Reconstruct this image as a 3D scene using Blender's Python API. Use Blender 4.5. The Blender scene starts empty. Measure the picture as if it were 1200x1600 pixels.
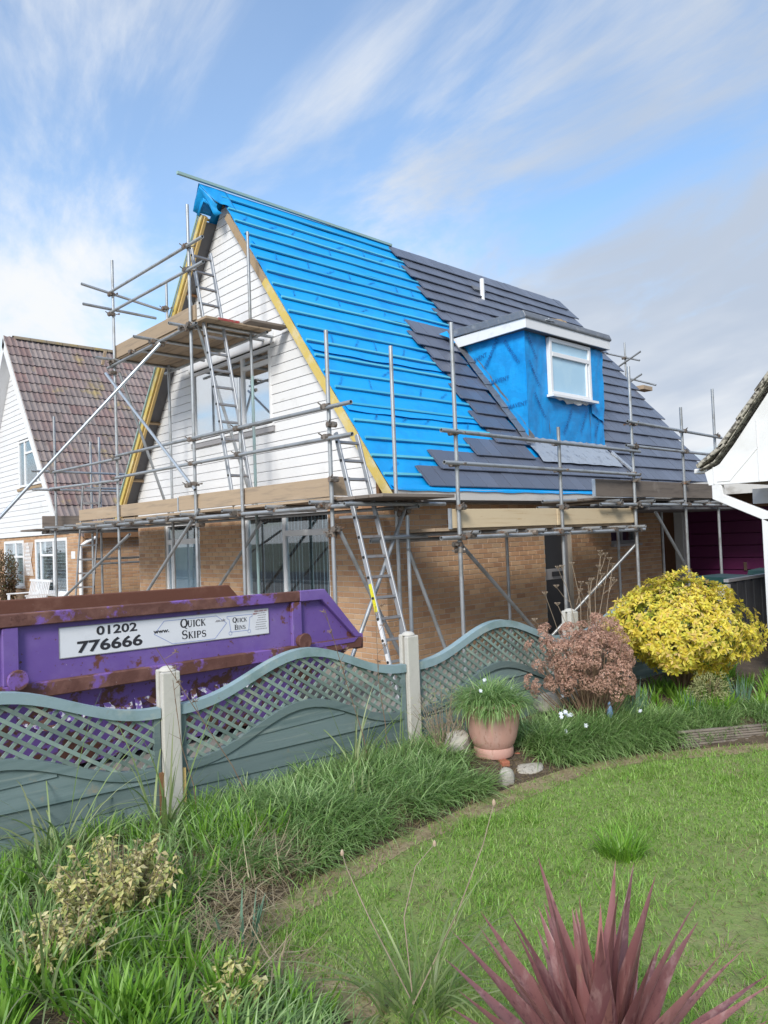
import bpy, math, random
import numpy as np
from mathutils import Vector, Matrix

rnd = random.Random(7)
rng = np.random.default_rng(7)
SC = bpy.context.scene
COL = SC.collection
PI = math.pi

# ------------------------------------------------------------------ camera
CAM = Vector((-6.824, -7.348, 1.75))
F_PX, PITCH, ROLL, YAW = 1172.4, 0.0330, -0.03743, 0.82195
fw = Vector((math.cos(YAW)*math.cos(PITCH), math.sin(YAW)*math.cos(PITCH), math.sin(PITCH)))
r0 = Vector((math.sin(YAW), -math.cos(YAW), 0)); u0 = r0.cross(fw)
cr = r0*math.cos(ROLL) + u0*math.sin(ROLL); cu = -r0*math.sin(ROLL) + u0*math.cos(ROLL)
cam_d = bpy.data.cameras.new('camera'); cam = bpy.data.objects.new('camera', cam_d); COL.objects.link(cam)
cam_d.sensor_fit = 'VERTICAL'; cam_d.sensor_height = 32.0; cam_d.lens = 32.0*F_PX/1600.0
cam_d.clip_start = 0.05; cam_d.clip_end = 2000
mw = Matrix((( cr.x, cu.x, -fw.x, CAM.x), (cr.y, cu.y, -fw.y, CAM.y), (cr.z, cu.z, -fw.z, CAM.z), (0, 0, 0, 1)))
cam.matrix_world = mw
SC.camera = cam

# ------------------------------------------------------------------ light and sky
SUN_DIR = Vector((-0.72, -0.42, 0.60)).normalized()      # from the scene towards the sun
SUN_EL = math.asin(SUN_DIR.z); SUN_AZ = math.atan2(SUN_DIR.x, SUN_DIR.y)
sun_d = bpy.data.lights.new('sun', 'SUN'); sun = bpy.data.objects.new('sun', sun_d); COL.objects.link(sun)
sun_d.energy = 2.0; sun_d.angle = math.radians(16); sun_d.color = (1.0, 0.95, 0.87)
sun.rotation_mode = 'QUATERNION'; sun.rotation_quaternion = SUN_DIR.to_track_quat('Z', 'Y'); sun.location = (-20, -8, 20)

W = bpy.data.worlds.new('World'); SC.world = W; W.use_nodes = True
def build_sky():
    nt = W.node_tree; N = nt.nodes; L = nt.links
    for n in list(N): N.remove(n)
    out = N.new('ShaderNodeOutputWorld'); bg = N.new('ShaderNodeBackground'); bg.inputs[1].default_value = 0.1
    L.new(bg.outputs[0], out.inputs[0])
    sky = N.new('ShaderNodeTexSky'); sky.sky_type = 'NISHITA'; sky.sun_disc = False
    sky.sun_elevation = SUN_EL; sky.sun_rotation = SUN_AZ; sky.air_density = 1.1; sky.dust_density = 1.0; sky.ozone_density = 2.0
    tc = N.new('ShaderNodeTexCoord')
    sep = N.new('ShaderNodeSeparateXYZ'); L.new(tc.outputs['Generated'], sep.inputs[0])
    def math_(op, a, b=None, c=None, clamp=False):
        n = N.new('ShaderNodeMath'); n.operation = op; n.use_clamp = clamp
        for i, v in enumerate((a, b, c)):
            if v is None: continue
            if isinstance(v, (int, float)): n.inputs[i].default_value = v
            else: L.new(v, n.inputs[i])
        return n.outputs[0]
    def sstep(v, lo, hi):
        n = N.new('ShaderNodeMapRange'); n.interpolation_type = 'SMOOTHSTEP'
        n.inputs[1].default_value = lo; n.inputs[2].default_value = hi; L.new(v, n.inputs[0]); return n.outputs[0]
    zc = math_('MAXIMUM', sep.outputs[2], 0.0)
    den = math_('ADD', zc, 0.22)
    # cloud layer: the direction met with a flat deck overhead
    px = math_('DIVIDE', sep.outputs[0], den); py = math_('DIVIDE', sep.outputs[1], den)
    # axes of the deck: along the view (a) and across it (b)
    ca, sa = math.cos(YAW), math.sin(YAW)
    a = math_('ADD', math_('MULTIPLY', px, ca), math_('MULTIPLY', py, sa))
    b = math_('SUBTRACT', math_('MULTIPLY', px, sa), math_('MULTIPLY', py, ca))
    def noise(sa_, sb_, rot, scale, detail, rough, dist=0.0, ofs=(0, 0, 0)):
        c, s = math.cos(rot), math.sin(rot)
        x = math_('MULTIPLY', math_('ADD', math_('MULTIPLY', a, c), math_('MULTIPLY', b, s)), sa_)
        y = math_('MULTIPLY', math_('SUBTRACT', math_('MULTIPLY', b, c), math_('MULTIPLY', a, s)), sb_)
        cm = N.new('ShaderNodeCombineXYZ'); L.new(math_('ADD', x, ofs[0]), cm.inputs[0]); L.new(math_('ADD', y, ofs[1]), cm.inputs[1]); cm.inputs[2].default_value = ofs[2]
        n = N.new('ShaderNodeTexNoise'); n.inputs['Scale'].default_value = scale; n.inputs['Detail'].default_value = detail
        n.inputs['Roughness'].default_value = rough; n.inputs['Distortion'].default_value = dist
        L.new(cm.outputs[0], n.inputs['Vector']); return n.outputs[0]
    big = noise(0.55, 1.0, SK['rot'], 0.9, 3, 0.5, 0.3, SK['o1'])
    wisp = noise(0.8, 1.45, SK['rot'], SK['ws'], 10, SK['wr'], 0.6, SK['o2'])
    soft = noise(0.7, 1.0, SK['rot'], 1.6, 5, 0.5, 0.2, SK['o3'])
    side = sstep(b, -0.25, 0.9)                    # the cloud sheet thickens towards one side of the sky
    dens = math_('ADD', math_('MULTIPLY', big, 0.60), math_('MULTIPLY', wisp, 0.85))
    dens = math_('ADD', dens, math_('MULTIPLY', side, 0.06))
    low = sstep(sep.outputs[2], 0.48, 0.12)        # and closes up towards the horizon
    dens = math_('ADD', dens, math_('MULTIPLY', low, 0.17))
    cover = math_('ADD', math_('MULTIPLY', sstep(dens, SK['c0'], SK['c1']), 1.0-SK['veil']), SK['veil'])   # a thin veil everywhere
    # white where thin and lit, grey-blue where the sheet is thick
    thick = sstep(math_('ADD', math_('ADD', soft, math_('MULTIPLY', side, SK['sg'])), math_('MULTIPLY', low, SK['lowt'])), 0.44, 0.86)
    ccol = N.new('ShaderNodeMix'); ccol.data_type = 'RGBA'
    L.new(thick, ccol.inputs[0]); ccol.inputs[6].default_value = (*SK['white'], 1); ccol.inputs[7].default_value = (*SK['grey'], 1)
    gain = N.new('ShaderNodeMix'); gain.data_type = 'RGBA'; gain.blend_type = 'MULTIPLY'; gain.inputs[0].default_value = 1
    L.new(sky.outputs[0], gain.inputs[6]); gain.inputs[7].default_value = (*SK['tint'], 1)
    mx = N.new('ShaderNodeMix'); mx.data_type = 'RGBA'
    L.new(cover, mx.inputs[0]); L.new(gain.outputs[2], mx.inputs[6]); L.new(ccol.outputs[2], mx.inputs[7])
    L.new(mx.outputs[2], bg.inputs[0])
SK = dict(rot=-0.50, o1=(6.1, 9.4, 0.0), o2=(31.4, 3.9, 1.0), o3=(5.2, 7.2, 2.0), c0=0.655, c1=0.90, veil=0.15, sg=0.40, lowt=-0.19, ws=1.5, wr=0.6,
          white=(5.55, 5.7, 5.85), grey=(3.1, 3.6, 4.4), tint=(1.15, 1.38, 1.50))
build_sky()
SC.view_settings.view_transform = 'Standard'; SC.view_settings.look = 'None'
SC.view_settings.exposure = 0.76; SC.view_settings.gamma = 1.0
SC.view_settings.use_curve_mapping = False

# ------------------------------------------------------------------ helpers
ORG = {}
def org(o): return ORG.get(o.name, Vector((0, 0, 0))) if o is not None else Vector((0, 0, 0))

def tag(o, label=None, cat=None, group=None, kind=None):
    if label: o['label'] = label
    if cat: o['category'] = cat
    if group: o['group'] = group
    if kind: o['kind'] = kind
    return o

def thing(name, label, cat, loc=(0, 0, 0), group=None):
    o = bpy.data.objects.new(name, None); COL.objects.link(o)
    o.empty_display_size = 0.2; o.location = loc; ORG[o.name] = Vector(loc)
    return tag(o, label, cat, group)

def link(name, me, parent=None, loc=None):
    """Link a mesh; its vertices are in world space (loc None) or local to loc."""
    o = bpy.data.objects.new(name, me); COL.objects.link(o)
    if parent is not None: o.parent = parent
    if loc is None: ORG[o.name] = org(parent)
    else:
        o.location = Vector(loc) - org(parent); ORG[o.name] = Vector(loc)
    return o

def inst(name, me, parent, M):
    o = bpy.data.objects.new(name, me); COL.objects.link(o); o.parent = parent
    M = M.copy(); M.translation = M.translation - org(parent)
    o.matrix_basis = M; ORG[o.name] = M.translation + org(parent)
    return o

class MB:
    def __init__(s): s.v = []; s.f = []; s.m = []; s.cm = 0
    def add(s, vs, fs):
        b = len(s.v); s.v += [tuple(x) for x in vs]; s.f += [tuple(i+b for i in f) for f in fs]; s.m += [s.cm]*len(fs); return s
    def box(s, x0, y0, z0, x1, y1, z1):
        x0, x1 = min(x0, x1), max(x0, x1); y0, y1 = min(y0, y1), max(y0, y1); z0, z1 = min(z0, z1), max(z0, z1)
        return s.add([(x0,y0,z0),(x1,y0,z0),(x1,y1,z0),(x0,y1,z0),(x0,y0,z1),(x1,y0,z1),(x1,y1,z1),(x0,y1,z1)],
                     [(0,3,2,1),(4,5,6,7),(0,1,5,4),(1,2,6,5),(2,3,7,6),(3,0,4,7)])
    def obox(s, c, ax, ay, az):
        c, ax, ay, az = Vector(c), Vector(ax), Vector(ay), Vector(az)
        if ax.cross(ay).dot(az) < 0: ax, ay = ay, ax
        vs = [c + ax*i + ay*j + az*k for k in (-1, 1) for i, j in ((-1,-1),(1,-1),(1,1),(-1,1))]
        return s.add(vs, [(0,3,2,1),(4,5,6,7),(0,1,5,4),(1,2,6,5),(2,3,7,6),(3,0,4,7)])
    def bar(s, p, q, w, h, up=(0, 0, 1)):
        p, q = Vector(p), Vector(q); d = q-p; L = d.length; d.normalize(); up = Vector(up)
        y = up.cross(d)
        if y.length < 1e-4: y = Vector((1, 0, 0)).cross(d)
        y.normalize(); z = d.cross(y)
        return s.obox((p+q)/2, d*L/2, y*w/2, z*h/2)
    def tube(s, p, q, r, n=10, hollow=True, r2=None):
        p, q = Vector(p), Vector(q); d = (q-p).normalized(); r2 = r if r2 is None else r2
        x = d.orthogonal().normalized(); y = d.cross(x)
        ring = [x*math.cos(2*PI*i/n)+y*math.sin(2*PI*i/n) for i in range(n)]
        vs = [p+c*r for c in ring]+[q+c*r2 for c in ring]
        fs = [(i, (i+1) % n, n+(i+1) % n, n+i) for i in range(n)]
        if hollow:
            vs += [p+c*r*.8 for c in ring]+[q+c*r2*.8 for c in ring]+[p+d*.08+c*r*.8 for c in ring]+[q-d*.08+c*r2*.8 for c in ring]
            for i in range(n):
                j = (i+1) % n
                fs += [(j, i, 2*n+i, 2*n+j), (n+i, n+j, 3*n+j, 3*n+i), (2*n+j, 2*n+i, 4*n+i, 4*n+j), (3*n+i, 3*n+j, 5*n+j, 5*n+i)]
            fs += [tuple(4*n+i for i in reversed(range(n))), tuple(5*n+i for i in range(n))]
        else:
            fs += [tuple(reversed(range(n))), tuple(n+i for i in range(n))]
        return s.add(vs, fs)
    def polytube(s, pts, rs, n=6, caps=True):
        pts = [Vector(p) for p in pts]
        if isinstance(rs, (int, float)): rs = [rs]*len(pts)
        vs = []; x = None
        for i, p in enumerate(pts):
            d = (pts[min(i+1, len(pts)-1)]-pts[max(i-1, 0)])
            d = d.normalized() if d.length > 1e-9 else Vector((0, 0, 1))
            x = d.orthogonal().normalized() if x is None else (x - d*x.dot(d)).normalized()
            y = d.cross(x)
            vs += [p+(x*math.cos(2*PI*k/n)+y*math.sin(2*PI*k/n))*rs[i] for k in range(n)]
        fs = []
        for i in range(len(pts)-1):
            for k in range(n):
                fs.append((i*n+k, i*n+(k+1) % n, (i+1)*n+(k+1) % n, (i+1)*n+k))
        if caps: fs += [tuple(reversed(range(n))), tuple((len(pts)-1)*n+k for k in range(n))]
        return s.add(vs, fs)
    def prism(s, pts, ext):
        """closed planar outline pts (3D) swept by vector ext"""
        pts = [Vector(p) for p in pts]; ext = Vector(ext); n = len(pts)
        nr = Vector((0, 0, 0))
        for i in range(n): nr += pts[i].cross(pts[(i+1) % n])
        if nr.dot(ext) > 0: pts.reverse()
        vs = pts+[p+ext for p in pts]
        return s.add(vs, [tuple(range(n)), tuple(n+i for i in reversed(range(n)))]+[(i, n+i, n+(i+1) % n, (i+1) % n) for i in range(n)])
    def lathe(s, prof, c, n=28, wob=0):
        c = Vector(c); vs = []
        for r, z in prof:
            for k in range(n): vs.append(c+Vector((r*math.cos(2*PI*k/n), r*math.sin(2*PI*k/n), z)))
        fs = [(i*n+k, i*n+(k+1) % n, (i+1)*n+(k+1) % n, (i+1)*n+k) for i in range(len(prof)-1) for k in range(n)]
        return s.add(vs, fs)
    def mesh(s, name, mats, off=Vector((0, 0, 0)), smooth=False):
        me = bpy.data.meshes.new(name)
        me.from_pydata([(v[0]-off[0], v[1]-off[1], v[2]-off[2]) for v in s.v], [], s.f)
        if not isinstance(mats, (list, tuple)): mats = [mats]
        for m in mats: me.materials.append(m)
        if any(s.m): me.polygons.foreach_set('material_index', s.m)
        if smooth:
            me.polygons.foreach_set('use_smooth', [True]*len(me.polygons))
            if smooth != 'all': me.set_sharp_from_angle(angle=math.radians(40))
        me.update(); return me
    def build(s, name, mats, parent=None, smooth=False, kind=None, label=None):
        o = link(name, s.mesh(name, mats, org(parent), smooth), parent)
        return tag(o, label, None, None, kind)

def bevel(o, w=0.006, seg=1):
    m = o.modifiers.new('bevel', 'BEVEL'); m.width = w; m.segments = seg; m.limit_method = 'ANGLE'; return o

def np_mesh(name, verts, loops, starts, totals, mats, parent=None, smooth=True, mat_idx=None):
    me = bpy.data.meshes.new(name)
    me.vertices.add(len(verts)); me.vertices.foreach_set('co', (verts-np.array(org(parent))).astype(np.float32).ravel())
    me.loops.add(len(loops)); me.loops.foreach_set('vertex_index', loops.astype(np.int32))
    me.polygons.add(len(starts)); me.polygons.foreach_set('loop_start', starts.astype(np.int32)); me.polygons.foreach_set('loop_total', totals.astype(np.int32))
    if not isinstance(mats, (list, tuple)): mats = [mats]
    for m in mats: me.materials.append(m)
    if mat_idx is not None: me.polygons.foreach_set('material_index', mat_idx.astype(np.int32))
    me.update(calc_edges=True)
    if smooth: me.polygons.foreach_set('use_smooth', np.ones(len(starts), bool))
    return link(name, me, parent)

def blades(name, base, ang, tilt, curl, length, width, mat, parent=None, seg=3, fold=0.0, tipw=0.08, shape='grass'):
    """base Nx3; ang heading; tilt start lean from vertical; curl added lean over the length"""
    n = len(base); hd = np.stack([np.cos(ang), np.sin(ang), np.zeros(n)], 1); sd = np.stack([-np.sin(ang), np.cos(ang), np.zeros(n)], 1)
    # turn each strip a little about its axis so they do not all face one way
    tw = rng.uniform(-0.9, 0.9, n)[:, None]
    sdv = sd*np.cos(tw)+hd*np.sin(tw)
    P = base.copy(); rows = []
    for i in range(seg+1):
        t = i/seg
        if shape == 'grass': w = width*(1-t**2.2*(1-tipw))
        else: w = width*(0.35+0.65*np.sin(PI*min(1, 0.12+0.95*t)**0.9))*(1 if t < .99 else 0.06)
        rows.append(np.stack([P-sdv*(w/2)[:, None], P+sdv*(w/2)[:, None]], 1))
        th = tilt+curl*(i+.5)/seg
        P = P+(hd*np.sin(th)[:, None]+np.array([0, 0, 1])*np.cos(th)[:, None])*(length/seg)[:, None]
    V = np.stack(rows, 1).reshape(-1, 3)          # n,(seg+1),2
    k = (seg+1)*2
    q = np.array([[2*i, 2*i+1, 2*i+3, 2*i+2] for i in range(seg)])
    F = (np.arange(n)[:, None, None]*k+q[None]).reshape(-1)
    m = n*seg
    return np_mesh(name, V, F, np.arange(m)*4, np.full(m, 4), mat, parent)

def leaves(name, pos, d, nrm, length, width, mat, parent=None, fold=0.25):
    """pos Nx3 leaf foot, d unit growing direction, nrm rough face normal"""
    s = np.cross(d, nrm); s /= np.linalg.norm(s, axis=1)[:, None]+1e-9; u = np.cross(s, d)
    L = length[:, None]; w = width[:, None]
    a = pos; b = pos+d*L*.45+s*w*.5+u*w*fold; c = pos+d*L-u*L*.12; e = pos+d*L*.45-s*w*.5+u*w*fold; mid = pos+d*L*.5
    V = np.stack([a, b, c, e, mid], 1).reshape(-1, 3); n = len(pos)
    q = np.array([0, 4, 3, 0, 1, 4, 4, 1, 2, 4, 2, 3])
    F = (np.arange(n)[:, None]*5+q[None]).reshape(-1); m = n*4
    return np_mesh(name, V, F, np.arange(m)*3, np.full(m, 3), mat, parent)

# ------------------------------------------------------------------ materials
def mat(name, base, rough=0.6, metal=0.0, pal=None, var=0.0, layers=(), bump=(), spec=None, coat=0.0, transl=0.0, coords='pos', back=None, extra=None):
    m = bpy.data.materials.new(name); m.use_nodes = True; nt = m.node_tree; N = nt.nodes; L = nt.links
    bs = N['Principled BSDF']; bs.inputs['Roughness'].default_value = rough; bs.inputs['Metallic'].default_value = metal
    if spec is not None: bs.inputs['Specular IOR Level'].default_value = spec
    if coat: bs.inputs['Coat Weight'].default_value = coat
    geo = N.new('ShaderNodeNewGeometry'); oi = N.new('ShaderNodeObjectInfo')
    tc = N.new('ShaderNodeTexCoord')
    P = geo.outputs['Position'] if coords == 'pos' else tc.outputs['Object']
    add = N.new('ShaderNodeMath'); add.operation = 'ADD'; L.new(geo.outputs['Random Per Island'], add.inputs[0]); L.new(oi.outputs['Random'], add.inputs[1])
    fr = N.new('ShaderNodeMath'); fr.operation = 'FRACT'; L.new(add.outputs[0], fr.inputs[0]); R = fr.outputs[0]
    rgb = N.new('ShaderNodeRGB'); rgb.outputs[0].default_value = (*base, 1); c = rgb.outputs[0]
    if pal:
        cr_ = N.new('ShaderNodeValToRGB'); el = cr_.color_ramp.elements
        el[0].position = 0; el[0].color = (*pal[0], 1); el[1].position = 1; el[1].color = (*pal[-1], 1)
        for i in range(1, len(pal)-1):
            e = el.new(i/(len(pal)-1)); e.color = (*pal[i], 1)
        L.new(R, cr_.inputs[0]); c = cr_.outputs[0]
    def tex(scale, stretch=None, detail=4, rough_=0.55, w=0.0):
        n = N.new('ShaderNodeTexNoise'); n.inputs['Scale'].default_value = scale; n.inputs['Detail'].default_value = detail; n.inputs['Roughness'].default_value = rough_
        mp = N.new('ShaderNodeMapping'); mp.inputs['Scale'].default_value = stretch or (1, 1, 1); mp.inputs['Location'].default_value = (w, w*1.7, w*.6)
        L.new(P, mp.inputs[0]); L.new(mp.outputs[0], n.inputs['Vector']); return n.outputs[0]
    for k, ly in enumerate(layers):
        col, scale, lo, hi = ly[:4]; st = ly[4] if len(ly) > 4 else None
        mr = N.new('ShaderNodeMapRange'); mr.interpolation_type = 'SMOOTHSTEP'; mr.inputs[1].default_value = lo; mr.inputs[2].default_value = hi
        L.new(tex(scale, st, 6, 0.62, 3.1*k+1), mr.inputs[0])
        mx = N.new('ShaderNodeMix'); mx.data_type = 'RGBA'; L.new(mr.outputs[0], mx.inputs[0]); L.new(c, mx.inputs[6]); mx.inputs[7].default_value = (*col, 1); c = mx.outputs[2]
    if var:
        mr = N.new('ShaderNodeMapRange'); mr.inputs[3].default_value = 1-var; mr.inputs[4].default_value = 1+var
        r2 = N.new('ShaderNodeMath'); r2.operation = 'MULTIPLY'; r2.inputs[1].default_value = 7.31; L.new(R, r2.inputs[0])
        r3 = N.new('ShaderNodeMath'); r3.operation = 'FRACT'; L.new(r2.outputs[0], r3.inputs[0]); L.new(r3.outputs[0], mr.inputs[0])
        vm = N.new('ShaderNodeVectorMath'); vm.operation = 'SCALE'; L.new(c, vm.inputs[0]); L.new(mr.outputs[0], vm.inputs['Scale']); c = vm.outputs[0]
    if extra: c = extra(nt, c, P, R, bs)
    L.new(c, bs.inputs['Base Color'])
    prev = None
    for b in bump:
        bn = N.new('ShaderNodeBump'); bn.inputs['Strength'].default_value = b[1]; bn.inputs['Distance'].default_value = b[2] if len(b) > 2 else 0.01
        L.new(tex(b[0], b[3] if len(b) > 3 else None, 5), bn.inputs['Height'])
        if prev: L.new(prev, bn.inputs['Normal'])
        prev = bn.outputs[0]
    if prev: L.new(prev, bs.inputs['Normal'])
    if transl:
        tr = N.new('ShaderNodeBsdfTranslucent'); L.new(c, tr.inputs[0]); mx = N.new('ShaderNodeMixShader'); mx.inputs[0].default_value = transl
        L.new(bs.outputs[0], mx.inputs[1]); L.new(tr.outputs[0], mx.inputs[2]); L.new(mx.outputs[0], N['Material Output'].inputs[0])
    return m

def glass_mat(name, tint, refl_min=0.25, rough=0.02):
    m = bpy.data.materials.new(name); m.use_nodes = True; nt = m.node_tree; N = nt.nodes; L = nt.links
    for n in list(N): N.remove(n)
    out = N.new('ShaderNodeOutputMaterial'); tr = N.new('ShaderNodeBsdfTransparent'); tr.inputs[0].default_value = (*tint, 1)
    gl = N.new('ShaderNodeBsdfGlossy'); gl.inputs['Roughness'].default_value = rough; gl.inputs[0].default_value = (0.95, 0.97, 1, 1)
    lw = N.new('ShaderNodeLayerWeight'); pw = N.new('ShaderNodeMath'); pw.operation = 'POWER'; pw.inputs[1].default_value = 4.0; L.new(lw.outputs['Facing'], pw.inputs[0])
    mr = N.new('ShaderNodeMapRange'); mr.inputs[3].default_value = refl_min; mr.inputs[4].default_value = 1.0; L.new(pw.outputs[0], mr.inputs[0])
    mx = N.new('ShaderNodeMixShader'); L.new(mr.outputs[0], mx.inputs[0]); L.new(tr.outputs[0], mx.inputs[1]); L.new(gl.outputs[0], mx.inputs[2]); L.new(mx.outputs[0], out.inputs[0])
    return m

MT = {}
MT['white_board'] = mat('white_board', (0.78, 0.78, 0.79), 0.45, layers=[((0.66, 0.66, 0.65), 1.3, .5, .8), ((0.6, 0.6, 0.58), 9, .62, .85, (1, .3, 1))], bump=[(40, .08, .003)])
MT['white_paint'] = mat('white_paint', (0.76, 0.76, 0.77), 0.4, layers=[((0.55, 0.54, 0.51), 5, .55, .85)])
MT['upvc'] = mat('upvc', (0.8, 0.8, 0.81), 0.3, layers=[((0.68, 0.68, 0.67), 4, .55, .9)])
MT['fascia'] = mat('fascia', (0.62, 0.61, 0.59), 0.6, layers=[((0.42, 0.40, 0.37), 3, .5, .75, (.4, 1, 2)), ((0.25, 0.24, 0.22), 22, .66, .8)])
MT['brick'] = mat('brick', (0.4, 0.25, 0.15), 0.85, pal=[(0.40, 0.22, 0.125), (0.47, 0.275, 0.155), (0.50, 0.31, 0.18), (0.53, 0.345, 0.205), (0.44, 0.25, 0.14), (0.51, 0.32, 0.185)], var=.09,
                  layers=[((0.30, 0.185, 0.12), 30, .55, .85), ((0.5, 0.37, 0.25), 2.2, .6, .85)], bump=[(120, .35, .004), (30, .25, .004)])
MT['mortar'] = mat('mortar', (0.50, 0.44, 0.37), 0.9, layers=[((0.36, 0.31, 0.26), 6, .45, .75)], bump=[(160, .3, .003)])
MT['brick_red'] = mat('brick_red', (0.3, 0.16, 0.11), 0.85, pal=[(0.27, 0.14, 0.09), (0.33, 0.185, 0.12), (0.30, 0.16, 0.105)], var=.12, layers=[((0.22, 0.13, 0.09), 12, .5, .8)])
_mg = lambda nt, c, P, R, bs: c
MT['membrane'] = mat('membrane', (0.002, 0.345, 0.80), 0.5, layers=[((0.002, 0.29, 0.70), 2.5, .45, .7), ((0.012, 0.39, 0.83), 7, .6, .8)], bump=[(3.0, .5, .03, (1, 1, .4)), (9, .35, .012), (60, .12, .003)])
def grid_lines(nt, c, P, R, bs):
    N = nt.nodes; L = nt.links; w = None
    for ax in range(3):
        sp = N.new('ShaderNodeSeparateXYZ'); L.new(P, sp.inputs[0])
        mm = N.new('ShaderNodeMath'); mm.operation = 'MULTIPLY'; mm.inputs[1].default_value = 14.0; L.new(sp.outputs[ax], mm.inputs[0])
        ff = N.new('ShaderNodeMath'); ff.operation = 'FRACT'; L.new(mm.outputs[0], ff.inputs[0])
        lt = N.new('ShaderNodeMath'); lt.operation = 'LESS_THAN'; lt.inputs[1].default_value = 0.07; L.new(ff.outputs[0], lt.inputs[0])
        if w is None: w = lt.outputs[0]
        else:
            mx_ = N.new('ShaderNodeMath'); mx_.operation = 'MAXIMUM'; L.new(w, mx_.inputs[0]); L.new(lt.outputs[0], mx_.inputs[1]); w = mx_.outputs[0]
    s = N.new('ShaderNodeMath'); s.operation = 'MULTIPLY'; s.inputs[1].default_value = 0.28; L.new(w, s.inputs[0])
    mx = N.new('ShaderNodeMix'); mx.data_type = 'RGBA'; L.new(s.outputs[0], mx.inputs[0]); L.new(c, mx.inputs[6]); mx.inputs[7].default_value = (0.003, 0.17, 0.48, 1); return mx.outputs[2]
MT['membrane_grid'] = mat('membrane_grid', (0.004, 0.31, 0.74), 0.5, layers=[((0.003, 0.25, 0.62), 2.5, .45, .7), ((0.012, 0.36, 0.78), 6, .6, .8)], bump=[(2.6, .6, .05), (8, .4, .015)], extra=grid_lines)
MT['print'] = mat('print', (0.004, 0.13, 0.38), 0.6, layers=[((0.004, 0.31, 0.73), 18, .46, .58)])
MT['print_dark'] = mat('print_dark', (0.004, 0.12, 0.36), 0.6)
MT['batten'] = mat('batten', (0.06, 0.34, 0.50), 0.7, pal=[(0.03, 0.33, 0.55), (0.07, 0.42, 0.60), (0.11, 0.46, 0.57)], layers=[((0.12, 0.36, 0.40), 3, .5, .8, (.5, 3, 3)), ((0.25, 0.30, 0.24), 5, .68, .8)], bump=[(40, .2, .003)])
MT['batten_pale'] = mat('batten_pale', (0.30, 0.45, 0.43), 0.7, layers=[((0.40, 0.40, 0.30), 2, .5, .8)])
MT['roof_tile'] = mat('roof_tile', (0.108, 0.124, 0.17), 0.33, var=.11, layers=[((0.13, 0.142, 0.19), 3, .5, .8), ((0.075, 0.084, 0.12), 14, .6, .85)], bump=[(150, .15, .002)], spec=.55)
MT['lead'] = mat('lead', (0.22, 0.23, 0.25), 0.5, .55, layers=[((0.36, 0.35, 0.34), 6, .5, .75), ((0.10, 0.10, 0.11), 9, .6, .8)], bump=[(14, .6, .02)])
MT['lead_new'] = mat('lead_new', (0.55, 0.58, 0.62), 0.42, .6, layers=[((0.3, 0.32, 0.36), 7, .5, .7)], bump=[(16, .8, .02)])
MT['new_timber'] = mat('new_timber', (0.60, 0.42, 0.16), 0.7, layers=[((0.66, 0.52, 0.28), 4, .45, .7, (1, 1, .25)), ((0.42, 0.28, 0.10), 30, .6, .8, (1, 1, .12))], bump=[(60, .2, .003)])
MT['verge_yellow'] = mat('verge_yellow', (0.62, 0.47, 0.13), 0.6, layers=[((0.66, 0.56, 0.32), 3.2, .46, .66), ((0.48, 0.30, 0.10), 8, .6, .8)])
MT['old_timber'] = mat('old_timber', (0.36, 0.26, 0.16), 0.8, layers=[((0.24, 0.16, 0.09), 6, .5, .75), ((0.45, 0.33, 0.2), 3, .6, .8)], bump=[(40, .3, .004)])
MT['brown_timber'] = mat('brown_timber', (0.22, 0.11, 0.05), 0.8, layers=[((0.12, 0.06, 0.03), 8, .5, .75)])
MT['soffit'] = mat('soffit', (0.115, 0.115, 0.125), 0.8, layers=[((0.17, 0.165, 0.165), 3, .5, .8), ((0.07, 0.07, 0.08), 6, .6, .8)], bump=[(30, .2, .004)])
MT['dark_void'] = mat('dark_void', (0.02, 0.018, 0.018), 0.9)
MT['galv'] = mat('galv', (0.42, 0.44, 0.46), 0.42, .55, var=.16, layers=[((0.30, 0.305, 0.30), 5, .45, .7), ((0.24, 0.215, 0.19), 11, .58, .8), ((0.36, 0.33, 0.29), 3, .6, .8)], bump=[(70, .15, .003)])
MT['galv_new'] = mat('galv_new', (0.52, 0.57, 0.62), 0.35, .6, layers=[((0.42, 0.47, 0.53), 8, .45, .7)])
MT['galv_green'] = mat('galv_green', (0.30, 0.42, 0.42), 0.45, .4, layers=[((0.32, 0.34, 0.33), 4, .45, .7)])
MT['coupler'] = mat('coupler', (0.22, 0.19, 0.165), 0.55, .5, var=.3, layers=[((0.24, 0.11, 0.05), 20, .52, .7), ((0.40, 0.39, 0.37), 9, .6, .8)])
MT['scaf_board'] = mat('scaf_board', (0.40, 0.30, 0.205), 0.85, var=.12, layers=[((0.27, 0.21, 0.155), 4, .48, .72, (2, .35, 4)), ((0.48, 0.38, 0.28), 2.2, .55, .8, (.5, .3, 3)), ((0.16, 0.12, 0.09), 18, .66, .8, (1, .3, 1.5))], bump=[(24, .4, .006, (1, .15, 4))])
MT['scaf_board_grey'] = mat('scaf_board_grey', (0.20, 0.165, 0.14), 0.85, var=.15, layers=[((0.13, 0.105, 0.09), 4, .48, .72, (.35, 2, 4)), ((0.28, 0.24, 0.21), 3, .58, .8)], bump=[(24, .4, .006)])
MT['pine_new'] = mat('pine_new', (0.66, 0.53, 0.35), 0.75, layers=[((0.56, 0.42, 0.25), 3.5, .5, .7, (.25, 3, 5)), ((0.50, 0.34, 0.17), 14, .62, .78, (.3, 1, 2))], bump=[(30, .15, .003, (.2, 1, 4))])
MT['alu'] = mat('alu', (0.40, 0.415, 0.44), 0.5, .5, layers=[((0.38, 0.39, 0.41), 7, .5, .75)])
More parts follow.
